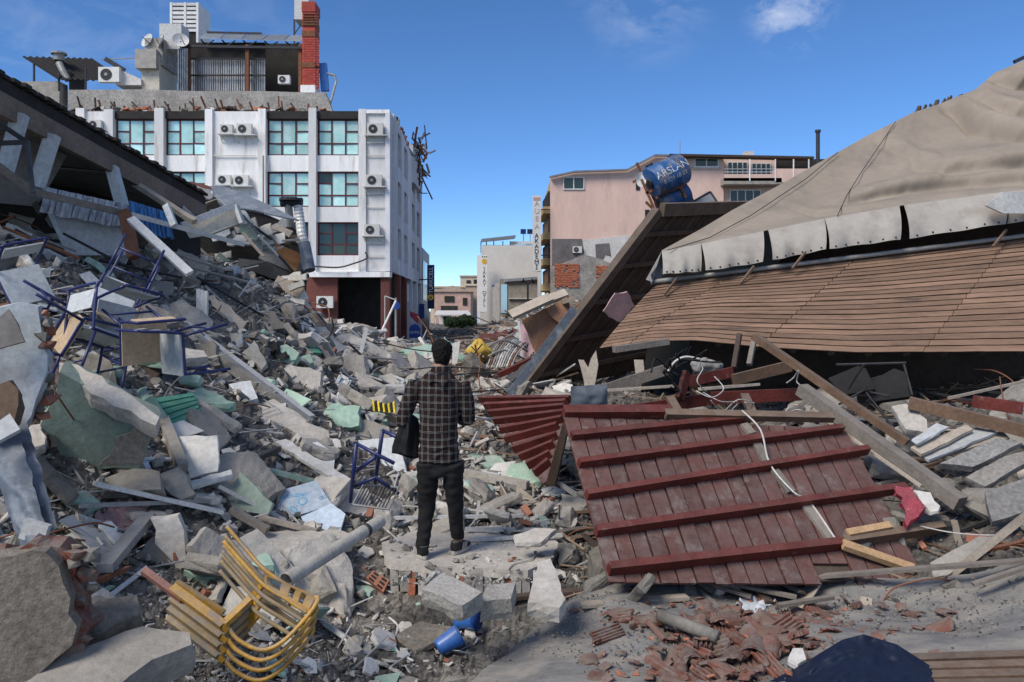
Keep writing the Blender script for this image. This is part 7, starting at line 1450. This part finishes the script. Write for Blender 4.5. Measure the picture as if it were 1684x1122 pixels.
def shoe(an, toe):
    d = toe.normalized(); s = Vector((d.y, -d.x, 0)); base = Vector((an.x, an.y, 0))
    up = remesh([limb((base - d * .07 + Vector((0, 0, .06)), .036, .045), (base + Vector((0, 0, .06)), .045, .055), (base + d * .07 + Vector((0, 0, .05)), .046, .042), (base + d * .14 + Vector((0, 0, .038)), .045, .03), (base + d * .19 + Vector((0, 0, .032)), .03, .02)), limb((base - d * .03 + Vector((0, 0, .05)), .042, .05), (base - d * .03 + Vector((0, 0, .11)), .043, .05))], .008, 3); so_ = fin(up, 'shoe', 'shoe', PERSON)
    pts = []
    for k in range(20): a = 2 * math.pi * k / 20; pts.append(base + d * (.06 + .145 * math.cos(a)) + s * (.05 * math.sin(a) * (1 + .12 * math.cos(a))) + Vector((0, 0, .002)))
    me = MB().prism(pts, (0, 0, .026)); ORG[so_.name] = Vector((0, 0, 0)); q = me.build('sole', 'sole', so_)
    for sgn in (-1, 1):
        for k in range(3):
            c0 = base + d * (.0 + .026 * k) + s * sgn * (.05 + .002 * k); MB().beam(c0 + Vector((0, 0, .032)), c0 + d * .03 + Vector((0, 0, .085)) - s * sgn * .006, .011, .006, s).build('stripe', 'sole', so_)
shoe(ankL, Vector((-.45, .9, 0))); shoe(ankR, Vector((.42, .9, 0)))
# jacket carried over the left arm
def jk(u, v):
    a = 2 * math.pi * u; top = L3(662, 676, .1); w_ = .058 + .035 * v + .018 * math.sin(3 * a + v * 4); dp = .12 - .02 * v
    c = Vector((top.x + .045 * v + .02 * math.sin(v * 5), top.y - .05 * v, top.z + .02 - .37 * v * (1 + .1 * math.sin(a + .6)))); r = 1 + .14 * math.sin(5 * a + 3 * v) + .1 * mnoise.noise(Vector((math.cos(a) * 2, math.sin(a) * 2, v * 4)))
    s = min(1, .35 + v * 4) if v < .2 else 1
    return PO + c + Vector((math.cos(a) * w_ * r * s, math.sin(a) * dp * r * s, 0))
mb = MB().grid(jk, 48, 24); mb.f.append([i for i in range(48)]); 
tag(mb.build('jacket', 'jacket', smooth=True), 'black jacket draped over the left forearm of the standing person', 'jacket')
# ================================================================ loose rubble
SR_ = random.Random(77)
mat('mix_grey', (.25, .235, .21), .92, .55, 7, .4, .15, rnd=0, speck=.3); mat('mix_pale', (.51, .485, .44), .9, .4, 7, .3, .1, rnd=0, speck=.2); mat('mix_brick', (.30, .13, .085), .9, .5, 7, .4, .35, rnd=0); mat('mix_wood', (.30, .22, .155), .85, .6, 6, .2, .15, rnd=0, speck=.2); mat('mix_dark', (.10, .095, .09), .92, .5, 7, .4, .15, rnd=0); mat('mix_metal', (.44, .44, .42), .5, .5, 6, .1, .15, rnd=0)
def tnorm(x, y):
    e = .12; return Vector((-(H(x + e, y) - H(x - e, y)) / (2 * e), -(H(x, y + e) - H(x, y - e)) / (2 * e), 1)).normalized()
def slabproto(seed, w_, l_, t, jag):
    q = random.Random(seed); k = q.choice([4, 4, 5, 5, 6]); a0 = q.uniform(0, 6.28); pts = []
    for i in range(k): a = a0 + 2 * math.pi * (i + q.uniform(-.25, .25)) / k; pts.append(Vector((math.cos(a) * w_ * q.uniform(.75, 1.1), math.sin(a) * l_ * q.uniform(.75, 1.1), t / 2)))
    mb = MB(); rough_slab(mb, pts, Vector((0, 0, 1)), t, jag, .3, q); return mb
def barproto(seed, l_, w_, h_):
    q = random.Random(seed); mb = MB(); n = 3; V = []
    for i in range(n + 1): V.append(Vector(((i / n - .5) * l_, q.uniform(-.01, .01) * l_, q.uniform(-.008, .008) * l_)))
    for i in range(n): pass
    o = 0
    for p in V:
        for sy, sz in ((-1, -1), (1, -1), (1, 1), (-1, 1)): mb.v.append(p + Vector((q.uniform(-.02, .02) * (l_ if p in (V[0], V[-1]) else 0), sy * w_ / 2, sz * h_ / 2)))
    for i in range(n):
        for c in range(4): d = (c + 1) % 4; mb.f.append([i * 4 + c, i * 4 + d, i * 4 + 4 + d, i * 4 + 4 + c])
    mb.f += [[3, 2, 1, 0], [n * 4, n * 4 + 1, n * 4 + 2, n * 4 + 3]]; return mb
def crumble(mb, amt, cuts, seed):                  # chipped, pitted faces instead of clean cuts
    bm = bmesh.new(); vs = [bm.verts.new(v) for v in mb.v]
    for f in mb.f:
        try: bm.faces.new([vs[i] for i in f])
        except ValueError: pass
    bmesh.ops.triangulate(bm, faces=bm.faces[:]); bmesh.ops.subdivide_edges(bm, edges=bm.edges[:], cuts=cuts, use_grid_fill=True); bm.normal_update(); sv = Vector((seed * 3.1, 0, 0))
    for v in bm.verts:
        edge = 1 - min((a.normal.dot(v.normal) for a in v.link_faces), default=1); v.co += v.normal * (amt * mnoise.noise(v.co * 2.6 + sv) + amt * .7 * mnoise.noise(v.co * 7 + sv) - edge * amt * 1.6)
    bm.verts.index_update(); o = MB(); o.v = [v.co.copy() for v in bm.verts]; o.f = [[v.index for v in f.verts] for f in bm.faces]; bm.free(); return o
def with_mats(mk, seeds, mats, name):
    out_ = {}
    for m in mats: out_[m] = [proto(mk(s), name, m) for s in seeds]
    return out_
CHK = with_mats(lambda s: crumble(hull((1, .8, .62), s, 15), .09, 3, s), (1, 2, 3, 4, 5, 6), ('concrete', 'concrete_light', 'concrete_dark', 'stone', 'plaster_mint'), 'concrete_chunk')
SLB = with_mats(lambda s: crumble(slabproto(s, 1, .7, .28, .06), .028, 3, s), (11, 12, 13, 14, 15, 16), ('concrete', 'concrete_light', 'plaster_white', 'plaster_mint', 'plaster_tan', 'concrete_dark'), 'slab_fragment')
PNL = with_mats(lambda s: slabproto(s, 1, .6, .05, .015), (21, 22, 23, 24, 25, 26), ('panel_white', 'panel_blue', 'panel_cream', 'plaster_mint', 'metal_grey', 'wood_pale'), 'panel_fragment')
BAR = with_mats(lambda s: barproto(s, 1, .05, .035), (31, 32, 33, 34), ('metal_white', 'metal_grey', 'rust', 'metal_dark'), 'metal_bar')
LTH = with_mats(lambda s: barproto(s, 1, .09, .03), (41, 42, 43, 44), ('wood_pale', 'wood_grey', 'wood_brown', 'wood_dark', 'maroon', 'wood_raw'), 'wood_lath')
BRK = with_mats(lambda s: barproto(s, 1, .5, .38), (51, 52, 53), ('brick',), 'brick_fragment')
NICE = {'concrete': 'grey', 'concrete_light': 'pale grey', 'concrete_dark': 'dark grey', 'stone': 'rough grey', 'plaster_mint': 'mint painted', 'plaster_white': 'white plastered', 'plaster_tan': 'tan plastered', 'panel_white': 'white', 'panel_blue': 'pale blue', 'panel_cream': 'cream', 'metal_grey': 'dull grey', 'wood_pale': 'pale', 'metal_white': 'white', 'rust': 'rusty', 'metal_dark': 'black', 'wood_grey': 'grey weathered', 'wood_brown': 'brown', 'wood_dark': 'dark', 'maroon': 'maroon', 'wood_raw': 'freshly split', 'brick': 'red'}
KN = {'concrete_chunk': 'concrete chunk', 'slab_fragment': 'broken wall slab', 'panel_fragment': 'flat board scrap', 'metal_bar': 'metal bar', 'wood_lath': 'wooden lath', 'brick_fragment': 'brick fragment'}
def zone(x, y):
    px = CX + x * F / y
    if y > 17: return 'far', 'the far street rubble'
    if px < 640: return 'left', 'the heap below the collapsed building'
    if px > 930: return 'right', 'the heap before the plank wall'
    return 'mid', 'the street around the standing person'
WT = {  # zone -> weights of kinds and materials
 'left': {'CHK': (4, dict(concrete=4, concrete_light=5, concrete_dark=2, plaster_mint=1.6)), 'SLB': (5, dict(concrete=4, concrete_light=5, plaster_white=3, plaster_mint=3.5, concrete_dark=2)), 'PNL': (3, dict(panel_white=4, panel_blue=3, panel_cream=3, plaster_mint=1, metal_grey=2)), 'BAR': (3.4, dict(metal_white=5, metal_grey=4, rust=1, metal_dark=2)), 'LTH': (1.2, dict(wood_pale=3, wood_grey=3, wood_dark=2)), 'BRK': (.4, dict(brick=1))},
 'mid': {'CHK': (4, dict(concrete=4, concrete_light=5, stone=1)), 'SLB': (3, dict(concrete=3, concrete_light=4, plaster_white=2, plaster_mint=2)), 'PNL': (2, dict(panel_white=3, panel_blue=3, panel_cream=1, wood_pale=2)), 'BAR': (2, dict(metal_white=3, metal_grey=3)), 'LTH': (1.5, dict(wood_pale=4, wood_grey=3)), 'BRK': (1, dict(brick=1))},
 'right': {'CHK': (5, dict(concrete=3, stone=5, concrete_dark=3, concrete_light=1)), 'SLB': (1.5, dict(concrete=3, concrete_dark=3)), 'PNL': (.8, dict(wood_pale=3, metal_grey=2)), 'BAR': (1, dict(metal_grey=3, rust=2, metal_dark=3)), 'LTH': (4, dict(wood_grey=4, wood_brown=4, wood_dark=4, maroon=3, wood_pale=2)), 'BRK': (.5, dict(brick=1))},
 'far': {'CHK': (4, dict(concrete=4, concrete_light=4, concrete_dark=2)), 'SLB': (3, dict(concrete=3, concrete_light=4, plaster_white=2, plaster_mint=1.5)), 'PNL': (2, dict(panel_white=3, panel_blue=2, wood_pale=2)), 'BAR': (2, dict(metal_white=3, metal_grey=3, rust=2)), 'LTH': (5, dict(wood_brown=4, wood_pale=3, wood_grey=3, maroon=2, wood_raw=1, wood_dark=3)), 'BRK': (.8, dict(brick=1))}}
LIB = {'CHK': CHK, 'SLB': SLB, 'PNL': PNL, 'BAR': BAR, 'LTH': LTH, 'BRK': BRK}
SZ = {'CHK': (.06, .34), 'SLB': (.12, .56), 'PNL': (.10, .42), 'BAR': (.5, 1.9), 'LTH': (.35, 1.4), 'BRK': (.09, .19)}
CAPN = {'CHK': 300, 'SLB': 300, 'PNL': 290, 'BAR': 260, 'LTH': 290, 'BRK': 90}
cnt = dict.fromkeys(LIB, 0)
for c_ in ((130, 430, 325, 620, 7.1), (0, 420, 90, 520, 7.5), (560, 700, 690, 840, 6.8), (235, 640, 330, 705, 7.2), (440, 785, 570, 875, 6.6), (470, 850, 630, 960, 5.6), (595, 640, 650, 690, 7.6), (1235, 640, 1590, 830, 7.5), (1490, 640, 1684, 800, 7.8), (765, 555, 810, 598, 21.5), (1330, 850, 1545, 965, 6.7), (990, 900, 1400, 965, 6.1)): HERO.append(c_)
def clear(x, y, r):                               # keep off the slab, the person, the roofing sheet, the chairs and the traced pieces
    px = CX + x * F / y; py = HY + (CZ - H(x, y)) * F / y
    if r > .07:
        rp = r * F / y * .3
        for x0, y0, x1, y1, Yh in HERO:
            if y < Yh + .05 and x0 - rp < px < x1 + rp and y0 - rp * .4 < py - rp * .4 < y1 + rp * .5: return False
    if 5.3 < y < 7.3 and 620 - 40 * r < px < 925 and y > 5.75: return False
    if y < 6.0 and px > 760 and py > float(np.interp(px, [p[0] for p in UP], [p[1] for p in UP])) - 25: return False
    if y < 5.5 and 230 < px < 560: return r < .12
    if y < 4.2 and px < 330: return False
    if y < 7.3 and 560 < px < 700 and r > .16: return False
    return True
def orient(n, tilt, r):
    n = (n + Vector((r.gauss(0, tilt), r.gauss(0, tilt), r.gauss(0, tilt * .5)))).normalized(); return n.to_track_quat('Z', 'Y') @ Quaternion((0, 0, 1), r.uniform(0, 6.28))
tries = 0
while sum(cnt.values()) < sum(CAPN.values()) and tries < 16000:
    tries += 1
    px = SR_.uniform(-160, 1850); y = math.exp(SR_.uniform(math.log(4.6), math.log(46))); x = (px - CX) / F * y
    zk, zn = zone(x, y)
    if zk == 'far' and not (380 < px < 900): continue
    if zk == 'right' and y > 11: continue
    kinds = list(WT[zk]); k = SR_.choices(kinds, [WT[zk][q][0] for q in kinds])[0]
    if cnt[k] >= CAPN[k]: continue
    ms = WT[zk][k][1]; m = SR_.choices(list(ms), list(ms.values()))[0]
    lo, hi = SZ[k]; s = lo + (hi - lo) * SR_.random() ** 1.7; s *= min(1.9, max(.6, (y / 8) ** .55)) * (1.0 if zk != 'mid' else .75)
    if not clear(x, y, s): continue
    me = SR_.choice(LIB[k][m]); n = tnorm(x, y); z = H(x, y); th = {'CHK': .3, 'SLB': .16, 'PNL': .12, 'BAR': .03, 'LTH': .03, 'BRK': .2}[k]
    q = orient(n, {'CHK': .5, 'SLB': .42, 'PNL': .48, 'BAR': .16, 'LTH': .16, 'BRK': .5}[k], SR_)
    nm = me.name.split('.')[0]; o = bpy.data.objects.new(nm, me); col.objects.link(o); o.location = (x, y, z + s * th + .02); o.rotation_mode = 'QUATERNION'; o.rotation_quaternion = q; o.scale = (s, s if k not in ('BAR', 'LTH') else max(.6, s * .75), s if k not in ('BAR', 'LTH') else .9)
    lb = '%s %s lying loose in %s' % (NICE[m], KN[nm], zn); tag(o, lb, KN[nm].split()[-1], lb); cnt[k] += 1
# bent reinforcing bars, cables and rags caught in the rubble
mat('rag_red', (.22, .03, .03), .95, .3, 6, .2, .15); mat('rag_navy', (.02, .03, .09), .95, .3, 6, .2, .15); mat('rag_pink', (.30, .19, .19), .95, .3, 6, .2, .15); mat('rag_beige', (.38, .33, .27), .95, .3, 6, .2, .15)
def curl(x, y, n_, step, rise, r):
    a = r.uniform(0, 6.28); p = Vector((x, y, H(x, y) - .03)); pts = [p.copy()]; el = r.uniform(.1, .9) * rise
    for _ in range(n_):
        a += r.uniform(-.7, .7); el += r.uniform(-.5, .3) * rise; p = p + Vector((math.cos(a) * math.cos(el), math.sin(a) * math.cos(el), math.sin(el))) * step; p.z = max(p.z, H(p.x, p.y) + .015); pts.append(p.copy())
    return curve(pts, 4)
k = 0
while k < 130:
    px = SR_.uniform(-60, 1780); y = math.exp(SR_.uniform(math.log(5), math.log(26))); x = (px - CX) / F * y; zk, zn = zone(x, y)
    if (zk == 'far' and not 450 < px < 900) or (zk == 'right' and y > 11) or not clear(x, y, .3): continue
    k += 1
    if k <= 70:
        lb = 'bent rusty reinforcing bar sticking out of ' + zn; tag(MB().tube(curl(x, y, 4, .22 * max(.8, y / 9), 1, SR_), .007 * max(1, y / 8), 5).build('reinforcing_bar', 'rust' if SR_.random() < .7 else 'metal_grey', smooth=True), lb, 'rebar', lb)
    else:
        m = 'black' if SR_.random() < .6 else 'cable'; lb = ('black' if m == 'black' else 'pale') + ' loose cable lying over ' + zn; tag(MB().tube(curl(x, y, 7, .2 * max(.8, y / 9), .15, SR_), .006 * max(1, y / 8), 5).build('cable', m, smooth=True), lb, 'cable', lb)
k = 0
while k < 34:
    px = SR_.uniform(-60, 1750); y = math.exp(SR_.uniform(math.log(5.2), math.log(24))); x = (px - CX) / F * y; zk, zn = zone(x, y)
    if (zk == 'far' and not 480 < px < 900) or (zk == 'right' and y > 11) or not clear(x, y, .3): continue
    k += 1; m = SR_.choice(['rag_red', 'rag_navy', 'rag_pink', 'rag_beige', 'curtain_white', 'black']); s = SR_.uniform(.1, .22) * max(.8, y / 9); sd0 = SR_.random() * 50; ca, sa = math.cos(sd0), math.sin(sd0); z0 = H(x, y)
    def rg(u, v):
        a, b = (u - .5) * 2 * s, (v - .5) * 1.3 * s; X_, Y_ = x + a * ca - b * sa, y + a * sa + b * ca
        return Vector((X_ + .3 * s * mnoise.noise(Vector((u * 3, v * 3, sd0))), Y_ + .3 * s * mnoise.noise(Vector((u * 3, v * 3, sd0 + 9))), H(X_, Y_) + .05 + .55 * s * abs(mnoise.noise(Vector((u * 4, v * 4, sd0 + 20)))) + .12 * s * mnoise.noise(Vector((u * 11, v * 11, sd0)))))
    mb = MB().grid(rg, 14, 12); n_ = len(mb.v); mb.v += [p - Vector((0, 0, .006)) for p in mb.v]; mb.f += [[i + n_ for i in f][::-1] for f in mb.f[:]]
    cn_ = {'rag_red': 'dark red', 'rag_navy': 'navy', 'rag_pink': 'pink', 'rag_beige': 'beige', 'curtain_white': 'greyish white', 'black': 'black'}[m]; lb = 'crumpled %s rag lying in %s' % (cn_, zn); tag(mb.build('rag', m, smooth=True), lb, 'rag', lb)
# ---- fine rubble, far too many pieces to count
def bulk(name, label, m, n, shapes, size, seed, zoneok, aniso=(1, 1, 1), tilt=.6, ymax=90, sheet=False):
    g_ = np.random.default_rng(seed); V = []; Fs = []; off = 0; k = 0; P_ = []
    px = g_.uniform(-260, 1950, n * 3); y = np.exp(g_.uniform(math.log(3.9), math.log(ymax), n * 3)); x = (px - CX) / F * y; z = Hn(x, y)
    py = HY + (CZ - z) * F / y
    upy = np.interp(px, [p[0] for p in UP], [p[1] for p in UP])
    ok = (~((y < 6.0) & (px > 740) & (py > upy - 6)) if not sheet else ((px > 740) & (py > upy + 3) & (y < 6.3))) & ~((y > 6.1) & (y < 7.25) & (px > 640) & (px < 915) & (g_.random(n * 3) > .12)) & zoneok(px, y)
    x, y, z = x[ok][:n], y[ok][:n], z[ok][:n]; z = np.where((y > 5.9) & (y < 7.1) & (CX + x * F / y > 640) & (CX + x * F / y < 915), np.maximum(z, 0.0), z)
    if sheet: z = z + .05
    for i in range(len(x)):
        vs, fs = shapes[int(g_.integers(len(shapes)))]
        s = size[0] * (size[1] / size[0]) ** (g_.random() ** 1.6) * max(.55, min(4, y[i] / 7.5))
        q = Quaternion((0, 0, 1), g_.uniform(0, 6.28)).to_matrix(); t = Matrix.Rotation(g_.normal(0, tilt), 3, 'X') @ Matrix.Rotation(g_.normal(0, tilt), 3, 'Y')
        A_ = np.array(t @ q) * s
        V.append((vs * np.array(aniso)) @ A_.T + np.array([x[i], y[i], z[i] + s * .25 * aniso[2]])); Fs.append([[a + off for a in f] for f in fs]); off += len(vs)
    me = bpy.data.meshes.new(name); me.from_pydata(np.concatenate(V).tolist(), [], [f for fs in Fs for f in fs]); me.materials.append(MATS[m])
    o = bpy.data.objects.new(name, me); col.objects.link(o); tag(o, label, 'rubble', kind='stuff')
def shp(mb): return (np.array([tuple(v) for v in mb.v]), mb.f)
HS = [shp(hull((1, .8, .6), 100 + k, 9)) for k in range(10)]; FS_ = [shp(hull((1, .7, .18), 120 + k, 8)) for k in range(8)]; ST_ = [shp(MB().box((-1, -.035, -.025), (1, .035, .025)))]
everywhere = lambda px, y: np.ones(len(px), bool)
leftish = lambda px, y: (px < 960) & ((y < 40) | (px > 500)); rightish = lambda px, y: ((px > 700) & (y > 9)) | (px > 930)
bulk('gravel', 'fine grey concrete gravel spread over all the rubble', 'mix_grey', 9000, HS, (.014, .055), 1, everywhere)
bulk('plaster_crumbs', 'fine pale plaster crumbs spread over the rubble', 'mix_pale', 6500, FS_ + HS[:4], (.014, .06), 2, leftish)
bulk('brick_crumbs', 'fine red brick crumbs spread over the rubble', 'mix_brick', 1300, HS, (.012, .045), 3, everywhere)
bulk('dark_crumbs', 'dark crumbs and clods between the rubble pieces', 'mix_dark', 4500, HS, (.02, .07), 4, everywhere)
bulk('wood_splinters', 'thin wood splinters strewn over the rubble', 'mix_wood', 1900, ST_, (.08, .3), 5, rightish, tilt=.25)
bulk('metal_slivers', 'thin pale metal slivers strewn over the heap and street', 'mix_metal', 1400, ST_, (.08, .32), 6, leftish, (1, .8, .8), tilt=.25)
bulk('plaster_shards', 'thin pale plaster shards strewn over the heap and street', 'mix_pale', 2200, FS_, (.04, .11), 7, leftish)
bulk('near_grit', 'fine grey grit on the near street', 'mix_grey', 7000, HS + FS_[:3], (.008, .034), 8, lambda px, y: px < 1000, ymax=8.0)
bulk('near_plaster', 'fine pale plaster grit on the near street', 'mix_pale', 2500, FS_, (.008, .036), 9, lambda px, y: px < 960, ymax=8.0)
bulk('sheet_grit', 'fine dusty grit on the roofing sheet', 'mix_grey', 5500, HS, (.005, .022), 10, everywhere, ymax=6.5, sheet=True)
bulk('tile_crumbs', 'small terracotta crumbs among the tile chips', 'mix_brick', 1600, FS_ + HS[:4], (.01, .045), 12, lambda px, y: np.exp(-((px - 1190) / 150) ** 2) > nrg.random(len(px)), ymax=6.0, sheet=True)
bulk('sheet_dirt', 'dark grit on the roofing sheet', 'mix_dark', 2200, HS, (.005, .026), 13, everywhere, ymax=6.5, sheet=True)
bulk('broken_concrete', 'fist sized broken concrete filling the heap and street', 'mix_grey', 1500, [shp(crumble(hull((1, .8, .6), 140 + k, 11), .09, 1, k)) for k in range(6)], (.045, .12), 14, leftish, ymax=40)
bulk('broken_plaster', 'hand sized pale plaster pieces filling the heap and street', 'mix_pale', 1300, [shp(crumble(slabproto(160 + k, 1, .75, .3, .06), .03, 1, k)) for k in range(6)], (.045, .12), 15, leftish, ymax=40, tilt=.5)
bulk('street_rubble', 'mixed rubble choking the street beyond the standing person', 'mix_grey', 1500, HS + FS_, (.03, .10), 16, lambda px, y: (px > 660) & (px < 900) & (y > 24), ymax=95)
bulk('street_timber', 'broken timber choking the street beyond the standing person', 'mix_wood', 700, ST_, (.12, .4), 17, lambda px, y: (px > 680) & (px < 900) & (y > 20), ymax=80, tilt=.3)
